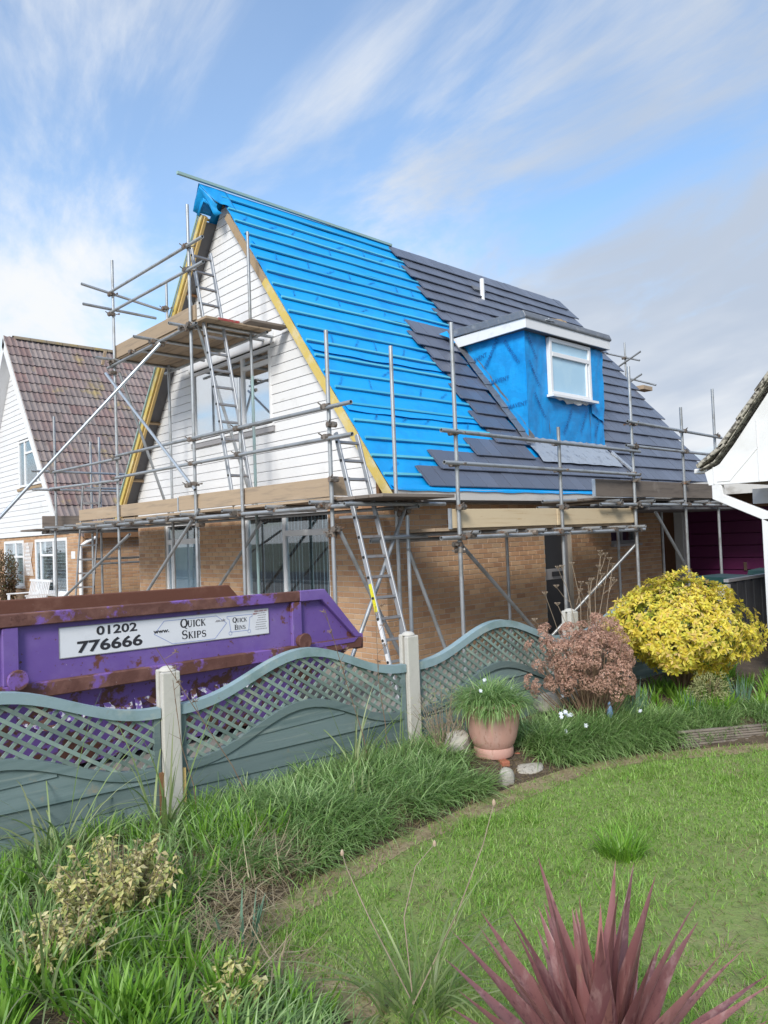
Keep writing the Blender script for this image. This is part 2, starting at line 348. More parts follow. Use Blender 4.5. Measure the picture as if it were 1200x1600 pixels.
MT['rung'] = mat('rung', (0.30, 0.30, 0.31), 0.5, .5, layers=[((0.26, 0.2, 0.17), 9, .5, .75)])
def rusty(nt, c, P, R, bs): return c
MT['skip_purple'] = mat('skip_purple', (0.155, 0.09, 0.325), 0.45, layers=[((0.20, 0.13, 0.37), 2, .42, .7), ((0.27, 0.23, 0.38), 11, .6, .78, (1, 1, .3)), ((0.15, 0.06, 0.045), 6, .60, .655), ((0.11, 0.045, 0.03), 30, .64, .69), ((0.5, 0.46, 0.5), 45, .70, .74)], bump=[(6, .2, .01), (60, .12, .003)])
MT['skip_rust'] = mat('skip_rust', (0.12, 0.05, 0.038), 0.7, layers=[((0.20, 0.095, 0.075), 4, .45, .7), ((0.19, 0.10, 0.36), 2.2, .53, .58), ((0.10, 0.04, 0.03), 12, .58, .66), ((0.42, 0.34, 0.32), 26, .66, .76)], bump=[(30, .5, .006)])
MT['skip_lower'] = mat('skip_lower', (0.15, 0.085, 0.325), 0.5, layers=[((0.10, 0.04, 0.028), 3.4, .50, .56), ((0.08, 0.03, 0.02), 14, .58, .64), ((0.13, 0.09, 0.30), 20, .66, .75)], bump=[(8, .3, .01), (40, .3, .004)])
MT['skip_inside'] = mat('skip_inside', (0.14, 0.055, 0.035), 0.8, layers=[((0.21, 0.10, 0.07), 4, .5, .75), ((0.30, 0.22, 0.19), 11, .66, .76)], bump=[(25, .4, .006)])
MT['sticker'] = mat('sticker', (0.74, 0.76, 0.79), 0.4, layers=[((0.62, 0.64, 0.67), 5, .5, .8)])
MT['ink'] = mat('ink', (0.03, 0.03, 0.035), 0.5)
MT['ink_red'] = mat('ink_red', (0.30, 0.09, 0.08), 0.5)
MT['ink_grey'] = mat('ink_grey', (0.28, 0.27, 0.28), 0.5)
MT['ink_blue'] = mat('ink_blue', (0.30, 0.36, 0.60), 0.5)
MT['fence_rail'] = mat('fence_rail', (0.25, 0.345, 0.375), 0.6, layers=[((0.18, 0.265, 0.27), 4, .45, .68), ((0.36, 0.41, 0.37), 7, .52, .75), ((0.22, 0.22, 0.165), 17, .62, .76)], bump=[(50, .2, .003, (.2, 1, 1))])
MT['fence_paint'] = mat('fence_paint', (0.145, 0.20, 0.20), 0.65, var=.16, layers=[((0.095, 0.145, 0.145), 3, .44, .70, (.25, 1, 4)), ((0.25, 0.29, 0.26), 6, .55, .78, (.3, 1, 5)), ((0.21, 0.20, 0.15), 13, .62, .78), ((0.10, 0.115, 0.095), 2.0, .60, .8, (1, 1, .5))], bump=[(40, .3, .004, (.12, 1, 3))])
MT['lattice'] = mat('lattice', (0.17, 0.235, 0.21), 0.7, var=.28, layers=[((0.28, 0.32, 0.255), 9, .48, .72), ((0.085, 0.135, 0.125), 6, .6, .8)])
MT['concrete'] = mat('concrete', (0.52, 0.50, 0.455), 0.9, layers=[((0.40, 0.385, 0.345), 6, .48, .75), ((0.62, 0.59, 0.53), 22, .6, .8), ((0.28, 0.28, 0.22), 9, .68, .82)], bump=[(90, .5, .004), (14, .3, .006)])
MT['pot'] = mat('pot', (0.50, 0.285, 0.235), 0.7, layers=[((0.52, 0.34, 0.29), 5, .48, .75, (3, 3, .5)), ((0.36, 0.19, 0.145), 40, .55, .7, (1, 1, .25)), ((0.56, 0.43, 0.39), 60, .64, .75)], bump=[(80, .25, .003, (1, 1, .3))])
MT['clay'] = mat('clay', (0.34, 0.12, 0.07), 0.8, bump=[(60, .3, .003)])
MT['stone'] = mat('stone', (0.42, 0.39, 0.34), 0.9, layers=[((0.30, 0.28, 0.24), 7, .48, .7), ((0.50, 0.48, 0.43), 18, .6, .8), ((0.16, 0.18, 0.10), 9, .68, .8)], bump=[(20, .7, .02), (80, .4, .004)])
MT['stone_yellow'] = mat('stone_yellow', (0.40, 0.31, 0.13), 0.9, layers=[((0.28, 0.2, 0.1), 12, .5, .7)], bump=[(40, .7, .01)])
MT['soil'] = mat('soil', (0.085, 0.062, 0.042), 0.95, layers=[((0.14, 0.105, 0.07), 9, .5, .7), ((0.045, 0.034, 0.024), 22, .55, .75)], bump=[(14, .8, .03), (70, .6, .01)])
MT['lawn_base'] = mat('lawn_base', (0.19, 0.25, 0.07), 0.95, layers=[((0.28, 0.24, 0.13), 2.4, .56, .76), ((0.11, 0.15, 0.045), 9, .5, .75)], bump=[(60, .8, .01)])
MT['paving'] = mat('paving', (0.26, 0.24, 0.215), 0.9, layers=[((0.19, 0.175, 0.155), 1.2, .45, .7), ((0.33, 0.31, 0.28), 25, .55, .8)], bump=[(60, .3, .004)])
MT['ground'] = mat('ground', (0.16, 0.16, 0.12), 0.95, layers=[((0.10, 0.12, 0.06), .3, .45, .6)])
MT['road'] = mat('road', (0.055, 0.055, 0.058), 0.9, layers=[((0.08, 0.08, 0.08), 3, .5, .7)], bump=[(90, .4, .004)])
MT['glass'] = glass_mat('window_glass', (0.86, 0.92, 0.95), 0.11)
MT['glass_sky'] = glass_mat('window_glass_bright', (0.84, 0.91, 0.96), 0.60)
MT['blind'] = mat('blind', (0.52, 0.60, 0.63), 0.7, var=.12)
MT['blind_pale'] = mat('blind_pale', (0.78, 0.82, 0.84), 0.7, var=.06)
MT['room'] = mat('room', (0.05, 0.055, 0.06), 0.9)
MT['frosted'] = mat('frosted', (0.42, 0.50, 0.55), 0.25, layers=[((0.34, 0.42, 0.47), 2, .4, .7)])
MT['pale_blue_pane'] = mat('pale_blue_pane', (0.40, 0.62, 0.78), 0.16, layers=[((0.48, 0.68, 0.80), 2.0, .4, .7), ((0.36, 0.58, 0.74), 9, .6, .8)], spec=.6)  # opaque pane, faintly mottled pale blue
MT['cream_blind'] = mat('cream_blind', (0.66, 0.62, 0.50), 0.6)
MT['old_tile'] = mat('old_tile', (0.2, 0.15, 0.14), 0.85, pal=[(0.21, 0.165, 0.155), (0.25, 0.20, 0.19), (0.23, 0.15, 0.14), (0.27, 0.22, 0.205), (0.22, 0.185, 0.175), (0.25, 0.17, 0.155)], var=.10,
    layers=[((0.155, 0.125, 0.115), 5, .5, .75, (1, 1, .5)), ((0.31, 0.27, 0.24), 16, .58, .8), ((0.34, 0.26, 0.12), 1.3, .56, .70)], bump=[(60, .5, .005)])
MT['speckled_tile'] = mat('speckled_tile', (0.42, 0.39, 0.33), 0.9, layers=[((0.10, 0.09, 0.075), 26, .46, .56), ((0.5, 0.48, 0.42), 50, .6, .7)], bump=[(40, .6, .006)])
MT['shade_white'] = MT['white_paint']
MT['magenta'] = mat('magenta', (0.11, 0.012, 0.075), 0.5, layers=[((0.09, 0.010, 0.06), 3, .5, .8)])
MT['dark_door'] = mat('dark_door', (0.022, 0.022, 0.026), 0.35)
MT['grey_frame'] = mat('grey_frame', (0.33, 0.32, 0.33), 0.5)
MT['dark_fence'] = mat('dark_fence', (0.05, 0.052, 0.06), 0.75, var=.15, layers=[((0.075, 0.078, 0.085), 5, .5, .75, (3, 3, .3))])
MT['bin_green'] = mat('bin_green', (0.03, 0.10, 0.075), 0.45)
MT['amber'] = mat('amber', (0.75, 0.28, 0.01), 0.2)
MT['chrome'] = mat('chrome', (0.75, 0.75, 0.76), 0.12, 1.0)
MT['lens'] = mat('lens', (0.72, 0.75, 0.78), 0.08)
MT['car_paint'] = mat('car_paint', (0.30, 0.32, 0.36), 0.25, .3, coat=.5)
MT['rubber'] = mat('rubber', (0.02, 0.02, 0.02), 0.8)
MT['red_mark'] = mat('red_mark', (0.42, 0.05, 0.05), 0.6, layers=[((0.3, 0.2, 0.15), 20, .5, .7)])
MT['yellow_label'] = mat('yellow_label', (0.72, 0.66, 0.03), 0.5, layers=[((0.1, 0.1, 0.02), 60, .6, .66)])
# plants
G = lambda n, pal, var=.22, rough=.42, tl=.38: mat(n, pal[0], rough, pal=pal, var=var, transl=tl)
MT['lawn'] = G('lawn', [(0.18, 0.36, 0.05), (0.22, 0.42, 0.06), (0.29, 0.46, 0.09), (0.34, 0.43, 0.14), (0.20, 0.38, 0.05), (0.25, 0.43, 0.07)], .25)
MT['thatch'] = G('thatch', [(0.338, 0.260, 0.137), (0.247, 0.189, 0.098), (0.429, 0.351, 0.208), (0.195, 0.143, 0.078)], .25)
MT['starleaf'] = G('starleaf', [(0.20, 0.37, 0.10), (0.27, 0.43, 0.14), (0.38, 0.52, 0.22), (0.15, 0.28, 0.075), (0.28, 0.43, 0.16), (0.42, 0.52, 0.26)], .28)
MT['brightleaf'] = G('brightleaf', [(0.14, 0.32, 0.03), (0.19, 0.38, 0.04), (0.24, 0.42, 0.06), (0.11, 0.26, 0.025)], .2)
MT['longleaf'] = G('longleaf', [(0.20, 0.29, 0.09), (0.26, 0.34, 0.13), (0.15, 0.24, 0.07), (0.38, 0.41, 0.22), (0.22, 0.32, 0.09)], .22)
MT['straw'] = G('straw', [(0.468, 0.377, 0.234), (0.351, 0.273, 0.169), (0.572, 0.481, 0.325), (0.286, 0.208, 0.130)], .2)
MT['bluegreen'] = G('bluegreen', [(0.128, 0.238, 0.170), (0.170, 0.289, 0.204), (0.102, 0.204, 0.128)], .2)
MT['yellowleaf'] = G('yellowleaf', [(0.80, 0.66, 0.06), (0.84, 0.72, 0.10), (0.80, 0.60, 0.10), (0.74, 0.68, 0.08), (0.84, 0.72, 0.15), (0.74, 0.50, 0.20), (0.66, 0.68, 0.10), (0.84, 0.70, 0.08)], .16, .45, .4)
MT['innerleaf'] = G('innerleaf', [(0.238, 0.306, 0.038), (0.374, 0.425, 0.045), (0.136, 0.187, 0.030), (0.510, 0.493, 0.060)], .2)
MT['hydrangea'] = G('hydrangea', [(0.405, 0.227, 0.163), (0.513, 0.312, 0.234), (0.297, 0.156, 0.111), (0.608, 0.403, 0.312), (0.446, 0.254, 0.195)], .25, .8, .2)
MT['stem'] = mat('stem', (0.20, 0.13, 0.085), 0.8, layers=[((0.28, 0.21, 0.14), 12, .5, .7)])
MT['drystem'] = mat('drystem', (0.30, 0.235, 0.17), 0.8, layers=[((0.20, 0.15, 0.11), 14, .5, .7)])
MT['variegated'] = G('variegated', [(0.210, 0.255, 0.090), (0.510, 0.510, 0.270), (0.300, 0.345, 0.135), (0.420, 0.390, 0.195)], .2)
MT['wilted'] = G('wilted', [(0.48, 0.47, 0.15), (0.60, 0.54, 0.25), (0.42, 0.46, 0.13), (0.52, 0.42, 0.21), (0.68, 0.63, 0.36), (0.44, 0.49, 0.15)], .22, .7, .25)
MT['cordyline'] = mat('cordyline', (0.22, 0.09, 0.09), 0.36, pal=[(0.17, 0.070, 0.072), (0.25, 0.108, 0.104), (0.33, 0.155, 0.142), (0.20, 0.082, 0.09), (0.29, 0.13, 0.122)], var=.18, transl=.12,
    layers=[((0.36, 0.21, 0.20), 26, .50, .72, (1, 1, .06)), ((0.12, 0.042, 0.05), 60, .52, .75, (1, 1, .05)), ((0.30, 0.20, 0.13), 6, .66, .76)], bump=[(60, .2, .003, (1, 1, .08))])
MT['shrub_red'] = G('shrub_red', [(0.10, 0.09, 0.04), (0.16, 0.075, 0.045), (0.07, 0.085, 0.03), (0.20, 0.13, 0.08)], .25)
MT['petal'] = mat('petal', (0.72, 0.76, 0.85), 0.5, transl=.2)
MT['seed'] = mat('seed', (0.42, 0.31, 0.22), 0.8, layers=[((0.55, 0.48, 0.40), 60, .5, .7)])
MT['blue_thing'] = mat('blue_thing', (0.16, 0.26, 0.40), 0.5)

# ================================================================== SETTING
Z0 = 0.0
def sheet(name, pts, z, m):
    o = MB().add([(x, y, z) for x, y in pts], [tuple(range(len(pts)))]).build(name, m); tag(o, kind='structure'); return o
sheet('ground', [(-400, -400), (400, -400), (400, 400), (-400, 400)], -0.03, MT['ground'])
sheet('driveway', [(-9.5, -3.2), (10.6, -3.9), (10.6, 26), (-9.5, 26)], -0.012, MT['paving'])
sheet('road', [(-18, -60), (-11.5, -60), (-11.5, 60), (-18, 60)], -0.022, MT['road'])
pv = MB().box(-11.5, -60, -0.03, -11.38, 60, 0.10).build('kerb', MT['concrete']); tag(pv, kind='structure')
sheet('pavement', [(-11.38, -60), (-9.5, -60), (-9.5, 60), (-11.38, 60)], -0.016, MT['paving'])

# ------------------------------------------------------------------ brick walls: real bricks in recessed mortar
BRICK_ME = {}
def brick_mesh(m, w=.215, h=.065, d=.006):
    k = (m.name, round(w, 3))
    if k not in BRICK_ME:
        b = MB(); e = .003
        b.add([(-w/2, 0, -h/2), (w/2, 0, -h/2), (w/2, 0, h/2), (-w/2, 0, h/2),
               (-w/2+e, -d, -h/2+e), (w/2-e, -d, -h/2+e), (w/2-e, -d, h/2-e), (-w/2+e, -d, h/2-e)],
              [(4, 5, 6, 7), (0, 1, 5, 4), (1, 2, 6, 5), (2, 3, 7, 6), (3, 0, 4, 7)])
        BRICK_ME[k] = b.mesh('brick', m)
    return BRICK_ME[k]
def brick_spots(origin, u, length, z0, z1, holes, nrm):
    """bricks of a wall face: list of (centre, width); holes are (a0, a1, z0, z1) along u"""
    out = []; u = Vector(u); o = Vector(origin); k = 0; z = z0
    while z + .065 <= z1+1e-6:
        a = -.1125 if k % 2 else 0.0
        while a < length:
            segs = [(max(a, 0), min(a+.215, length))]
            for h0, h1, hz0, hz1 in holes:
                if z+.065 > hz0 and z < hz1:
                    ns = []
                    for s0, s1 in segs:
                        if s1 <= h0 or s0 >= h1: ns.append((s0, s1)); continue
                        if s0 < h0: ns.append((s0, h0))
                        if s1 > h1: ns.append((h1, s1))
                    segs = ns
            for s0, s1 in segs:
                if s1-s0 > .03: out.append((o+u*((s0+s1)/2)+Vector((0, 0, z+.0325)), s1-s0))
            a += .225
        z += .075; k += 1
    return out
def basis(u, n):
    u, n = Vector(u), Vector(n); M = Matrix.Identity(4)
    for i, c in enumerate((u, -n, Vector((0, 0, 1)))):
        for j in range(3): M[j][i] = c[j]
    return M
def lay_bricks(parent, faces, m, singles):
    """faces: (spots, u, n). The nearest full bricks are objects, the rest one mesh."""
    allb = [(p, w, Vector(u), Vector(n)) for sp, u, n in faces for p, w in sp]
    def key(b): return (b[0]-CAM).length/max(.25, abs((b[0]-CAM).normalized().dot(b[3])))
    allb.sort(key=key); one = 0; mb = MB(); e = .003
    for p, w, u, n in allb:
        if one < singles and abs(w-.215) < .004:
            M = basis(u, n); M.translation = p; inst('brick', brick_mesh(m), parent, M); one += 1
        else:
            h = .065; d = .006+rnd.uniform(-.0015, .002); z = Vector((0, 0, 1)); q = []
            for dx, dz, dn in ((-w/2, -h/2, 0), (w/2, -h/2, 0), (w/2, h/2, 0), (-w/2, h/2, 0), (-w/2+e, -h/2+e, d), (w/2-e, -h/2+e, d), (w/2-e, h/2-e, d), (-w/2+e, h/2-e, d)):
                q.append(p+u*dx+z*dz+n*dn)
            f = [(4, 5, 6, 7), (0, 1, 5, 4), (1, 2, 6, 5), (2, 3, 7, 6), (3, 0, 4, 7)]
            if u.cross(z).dot(n) < 0: f = [tuple(reversed(x)) for x in f]
            mb.add(q, f)
    if mb.v: mb.build('brickwork', m, parent, kind='stuff')

# ================================================================== THE BUNGALOW BEING RE-ROOFED
HW, HL = 7.45, 10.0                      # width (y) and length (x)
YR, ZR, YE, ZE = 3.73, 7.75, -0.30, 2.38  # ridge and eave of the roof plane
SL = math.hypot(YR-YE, ZR-ZE); sy, sz = (YR-YE)/SL, (ZR-ZE)/SL
RN = Vector((0, -sz, sy))                # outward normal of the slope facing the camera
def RP(x, s, off=0.0, side=1):
    """point on the roof: x along, s down the slope from the ridge, off outwards"""
    y = YR-sy*s-sz*off; z = ZR-sz*s+sy*off
    return Vector((x, y if side > 0 else 2*YR-y, z))
house = thing('bungalow', 'white boarded chalet bungalow with bright blue underlay on its half tiled roof', 'house', (0, 0, 0))

def wall_panel(mb, x, y0, y1, z0, z1, holes, t=.22):
    """wall slab in the plane x facing -x, with rectangular openings (y0,y1,z0,z1)"""
    ys = sorted({y0, y1, *[h[0] for h in holes], *[h[1] for h in holes]})
    for a, b in zip(ys, ys[1:]):
        zs = [(z0, z1)]
        for h in holes:
            if a >= h[0]-1e-6 and b <= h[1]+1e-6:
                ns = []
                for p, q in zs:
                    if h[2] > p: ns.append((p, min(q, h[2])))
                    if h[3] < q: ns.append((max(p, h[3]), q))
                zs = [i for i in ns if i[1]-i[0] > 1e-4]
        for p, q in zs: mb.box(x, a, p, x+t, b, q)

GW = [(1.19, 3.46, .82, 2.20), (4.93, 6.31, 0.15, 2.16)]         # openings in the brick gable front
wb = MB(); wall_panel(wb, 0, 0, HW, -.05, 2.26, GW)
SIDE_H = [(3.62, 4.42, 0, 2.12), (5.72, 6.75, 1.45, 2.02)]
xs = [0.22, 3.62, 4.42, 5.72, 6.75, 7.62]
wb.box(.22, 0, -.05, 3.62, .22, 2.26); wb.box(3.62, 0, 2.12, 4.42, .22, 2.26); wb.box(4.42, 0, -.05, 5.72, .22, 2.26)
wb.box(5.72, 0, -.05, 6.75, .22, 1.45); wb.box(5.72, 0, 2.02, 6.75, .22, 2.26); wb.box(6.75, 0, -.05, 7.62, .22, 2.26)
wb.box(.22, HW-.22, -.05, HL, HW, 2.26); wb.box(HL-.2, 2.2, -.05, HL, HW-.22, 2.26)
wall = wb.build('wall', MT['mortar'], house)
f_front = brick_spots((0, 0, 0), (0, 1, 0), HW, .02, 2.24, [(h[0], h[1], h[2], h[3]) for h in GW], None)
f_side = brick_spots((0, 0, 0), (1, 0, 0), 7.62, .02, 2.24, SIDE_H, None)
lay_bricks(wall, [(f_front, (0, 1, 0), (-1, 0, 0)), (f_side, (1, 0, 0), (0, -1, 0))], MT['brick'], 300)

# ---- white shiplap boards of the gable, one by one
UW = (2.48, 4.99, 3.64, 4.86)            # upper window opening
CB = 0.05; pitch = .15; z = 2.27
back = MB().prism([(.0, .02, 2.26), (.0, HW-.02, 2.26), (.0, YR, 7.50)], (.15, 0, 0))
bk = MB(); bk.add([(.012, .1, 2.26), (.012, HW-.06, 2.26), (.012, YR+.02, 7.38)], [(0, 2, 1)])
bk.build('sheathing', MT['dark_void'], house)
def gable_lim(z): # half width of the boarded gable under the soffit at height z
    return (YR-YE)*(ZR-.13-z)/(ZR-ZE)
row = 0
while z < 7.50:
    z1 = min(z+pitch, 7.56)
    if gable_lim(z)-.02 < .05: break
    def ends(zz):
        h = gable_lim(zz); return max(YR-h, .10), min(YR+h, HW-.05)
    (a0, b0), (a1, b1) = ends(z), ends(z1)
    spans = [((a0, a1), (b0, b1))]
    if z1 > UW[2]+.02 and z < UW[3]-.02: spans = [((a0, a1), (UW[0], UW[0])), ((UW[1], UW[1]), (b0, b1))]
    out = []
    for s, e in spans:
        if rnd.random() < .45 and e[0]-s[0] > 1.6:
            j = s[0]+rnd.uniform(.35, .65)*(e[0]-s[0]); out += [(s, (j-.002, j-.002)), ((j+.002, j+.002), e)]
        else: out.append((s, e))
    for s, e in out:
        g = .006
        prof = [(-.003, z), (-.026, z), (-.026, z1-g-.012), (-.008, z1-g), (-.003, z1)]
        mb = MB(); L0 = [(x, s[0]+(s[1]-s[0])*(zz-z)/pitch, zz) for x, zz in prof]; R0 = [(x, e[0]+(e[1]-e[0])*(zz-z)/pitch, zz) for x, zz in prof]
        n = len(prof)
        mb.add(L0+R0, [tuple(range(n)), tuple(n+i for i in reversed(range(n)))]+[(i, n+i, n+(i+1) % n, (i+1) % n) for i in range(n)])
        o = mb.build('cladding_board', MT['white_board'], house)
    z += pitch; row += 1
MB().box(-.045, .1, 2.225, .02, HW-.04, 2.268).build('drip_board', MT['white_paint'], house)
MB().bar((-.0, .055, 2.27), (-.0, .055, 2.75), .06, .09, (1, 0, 0)).build('corner_post', MT['brown_timber'], house)

# ---- upper window
def window(parent, name, x, y0, y1, z0, z1, bars_y=(), bars_z=(), fw_=.055, depth=.07, frame=None, pane=None, face=-1):
    """window in the plane x (facing -x): frame with bars; each light gets its pane"""
    fr = MB(); fo = frame or MT['upvc']
    fr.box(x, y0, z0, x+depth, y0+fw_, z1); fr.box(x, y1-fw_, z0, x+depth, y1, z1)
    fr.box(x+.001, y0+fw_, z0, x+depth-.001, y1-fw_, z0+fw_); fr.box(x+.001, y0+fw_, z1-fw_, x+depth-.001, y1-fw_, z1)
    for b, w, za, zb in bars_y: fr.box(x+.002, b-w/2, max(za, z0+fw_), x+depth-.002, b+w/2, min(zb, z1-fw_))
    for b, w, ya, yb in bars_z: fr.box(x+.004, max(ya, y0+fw_), b-w/2, x+depth-.004, min(yb, y1-fw_), b+w/2)
    f = fr.build(name, fo, parent); bevel(f, .004)
    MB().box(x+.028, y0+fw_*.6, z0+fw_*.6, x+.036, y1-fw_*.6, z1-fw_*.6).build('pane', pane or MT['glass'], f)
    return f
uw = window(house, 'window', -.035, UW[0], UW[1], UW[2], UW[3], [(3.32, .07, UW[2], UW[3])], [(4.62, .075, UW[0], 3.32)], .06, .08, None, MT['glass_sky'])
MB().box(.25, UW[0], UW[2], .30, UW[1], UW[3]).build('room_behind', MT['room'], uw)
def blinds(parent, x, y0, y1, z0, z1, step, m, gap=.85):
    mb = MB(); y = y0
    while y < y1:
        a = rnd.uniform(-.012, .012); mb.add([(x-.02+a, y, z0), (x+.02, y+step*gap, z0), (x+.02, y+step*gap, z1), (x-.02+a, y, z1)], [(0, 1, 2, 3)]); y += step
    return mb.build('vertical_blind', m, parent)
blinds(uw, .14, UW[0]+.05, UW[1]-.05, UW[2]+.06, 4.52, .085, MT['blind_pale'])
blinds(uw, .15, UW[0]+.05, UW[1]-.05, 4.53, UW[3]-.05, .085, MT['blind'])
MB().prism([(-.05, UW[0]-.12, 4.885), (-.05, UW[1]+.10, 4.885), (-.05, UW[1]+.10, 5.07), (-.05, UW[0]-.12, 5.07)], (.03, 0, 0)).build('head_board', MT['white_paint'], house)
MB().box(-.075, UW[0]-.08, UW[2]-.075, -.027, UW[1]+.06, UW[2]-.035).build('sill', MT['upvc'], uw)
MB().box(-.062, UW[0]-.07, UW[2]-.16, -.03, UW[1]+.05, UW[2]-.078).build('apron', MT['grey_frame'], uw)

# ---- ground floor windows
gw = window(house, 'window', .03, *GW[0], [(2.36, .075, 0, 9)], [(1.86, .09, 0, 2.36)], .06, .08)
MB().box(.30, GW[0][0], GW[0][2], .35, GW[0][1], GW[0][3]).build('room_behind', MT['room'], gw)
blinds(gw, .16, GW[0][0]+.05, GW[0][1]-.05, GW[0][2]+.06, GW[0][3]-.05, .088, MT['blind'], .72)
MB().box(-.05, GW[0][0]-.05, GW[0][2]-.05, .11, GW[0][1]+.05, GW[0][2]).build('sill', MT['upvc'], gw)
dw = window(house, 'front_door', .03, GW[1][0], GW[1][1], GW[1][2], GW[1][3], [(6.10, .05, 0, 1.76), (5.08, .06, 0, 1.76)], [(1.80, .10, 0, 9)], .06, .08, None, MT['glass'])
MB().box(.10, GW[1][0], GW[1][2], .13, GW[1][1], 1.80).build('door_panel', MT['frosted'], dw)
MB().box(.30, GW[1][0], 1.8, .34, GW[1][1], GW[1][3]).build('room_behind', MT['room'], dw)

# ---- side door and small window on the shaded long wall (recessed)
sd = MB(); sd.box(3.62, .08, 0, 3.72, .16, 2.12); sd.box(4.32, .08, 0, 4.42, .16, 2.12); sd.box(3.72, .081, 2.02, 4.32, .159, 2.12); sd.box(3.72, .085, .92, 4.32, .155, 1.10)
sdo = sd.build('side_door', MT['grey_frame'], house); bevel(sdo, .004)
MB().box(3.72, .10, .02, 4.32, .14, .92).box(3.72, .10, 1.10, 4.32, .14, 2.02).build('door_panel', MT['dark_door'], sdo)
MB().box(3.92, .06, .97, 4.22, .085, 1.05).build('letter_box', MT['dark_door'], sdo)
sw = MB(); sw.box(5.72, .06, 1.45, 5.78, .14, 2.02); sw.box(6.69, .06, 1.45, 6.75, .14, 2.02); sw.box(5.78, .061, 1.45, 6.69, .139, 1.51); sw.box(5.78, .061, 1.96, 6.69, .139, 2.02); sw.box(6.2, .062, 1.51, 6.25, .138, 1.96)
swo = sw.build('window', MT['grey_frame'], house); MB().box(5.75, .09, 1.48, 6.72, .10, 1.99).build('pane', MT['glass'], swo)
MB().box(5.70, -.06, 1.40, 6.77, .05, 1.447).build('sill', MT['grey_frame'], swo)
MB().box(5.7, .30, 1.4, 6.8, .34, 2.05).build('room_behind', MT['room'], swo)

# ---- roof: membrane, battens, verge timbers, soffit ladder
XV0, XV1 = -.30, 10.06
rm = MB()
def roof_slab(mb, x0, x1, s0, s1, o0, o1, side=1):
    P = [RP(x, s, o, side) for o in (o0, o1) for x, s in ((x0, s0), (x1, s0), (x1, s1), (x0, s1))]
    f = [(0, 1, 2, 3), (7, 6, 5, 4), (0, 4, 5, 1), (1, 5, 6, 2), (2, 6, 7, 3), (3, 7, 4, 0)]
    if side < 0: f = [tuple(reversed(q)) for q in f]
    mb.add(P, f)
def roof_sheet(name, side, m, x0, x1, s0, s1, parent, wave=.012, off=0.0):
    nx, ns = 90, 84; V = []; F = []
    for i in range(ns+1):
        s = s0+(s1-s0)*i/ns
        for j in range(nx+1):
            x = x0+(x1-x0)*j/nx
            sag = -wave*(math.sin(PI*((s/.332-.02) % 1.0))**2)*(.6+.4*math.sin(3.1*x+i*.7))+.004*math.sin(5*x+s*3)*math.sin(2.1*s)
            V.append(RP(x, s, off+sag, side))
    for i in range(ns):
        for j in range(nx):
            a = i*(nx+1)+j; q = (a, a+1, a+nx+2, a+nx+1); F.append(tuple(reversed(q)) if side > 0 else q)
    me = MB().add(V, F); return me.build(name, m, parent, smooth='all')
roof = MB(); roof_slab(roof, 0.0, XV1-.05, .05, SL, -.13, -.03, 1); roof_slab(roof, 0.0, XV1-.05, .05, SL, -.13, -.03, -1)
roof = roof.build('roof', MT['old_timber'], house)
mem = roof_sheet('underlay', 1, MT['membrane'], -.14, XV1, .0, SL+.02, roof)
# lapped sheet edges of the underlay: long creases across the slope
lap = MB()
for s_, xa in ((1.47, .0), (2.80, -.1), (4.05, -.1), (5.30, -.1)):
    n = 60; V = []
    for j in range(n+1):
        x = xa+(XV1-xa)*j/n; w_ = .006+.009*abs(math.sin(2.3*x+s_))
        V += [RP(x, s_+.012*math.sin(1.7*x)+.01*math.sin(7*x), .014+w_), RP(x, s_-.16, .006)]
    lap.add(V, [(2*j, 2*j+2, 2*j+3, 2*j+1) for j in range(n)])
lap.build('underlay_lap', MT['membrane'], roof)
roof_sheet('underlay', -1, MT['membrane'], -.14, XV1, .0, SL, roof)
NB = 21
for k in range(NB):
    s = .155+.333*k
    if s > SL-.05: break
    xr = 3.98 if k < 8 else (2.95 if k < 16 else (2.4 if k == 17 else (1.3 if k == 18 else (.85 if k == 19 else 3.1))))
    x0 = -.30 if k < 1 else rnd.uniform(-.17, -.08)
    mb = MB(); q = x0
    nseg = 5
    for j in range(nseg):       # slightly sprung laths
        pass
    mb.bar(RP(x0, s, .014+.004), RP(xr+.55, s+rnd.uniform(-.006, .006), .018), .042, .026, RN)
    mb.build('batten', MT['batten'], roof)
for k in range(NB-1):                    # battens of the far slope end in view at the left verge
    s = .155+.333*k
    mb = MB(); mb.bar(RP(-.30, s, .018, -1), RP(1.2, s, .018, -1), .042, .026, Vector((0, sz, sy))); mb.build('batten', MT['verge_yellow'], roof)
MB().bar((-.90, YR-.02, ZR+.105), (3.95, YR-.02, ZR+.055), .05, .045).build('ridge_batten', MT['batten_pale'], roof)
MB().bar((-.20, YR, ZR-.10), (4.0, YR, ZR-.10), .05, .13).build('ridge_board', MT['new_timber'], roof)
rc = MB()
for sg in (1, -1):
    V = []; n = 40
    for j in range(n+1):
        x = -.42+4.40*j/n; V += [(x, YR, ZR+.045), RP(x, .16+.01*math.sin(3*x), .020, sg)]
    rc.add(V, [(2*j, 2*j+2, 2*j+3, 2*j+1) for j in range(n)])
rc.build('ridge_underlay', MT['membrane'], roof)
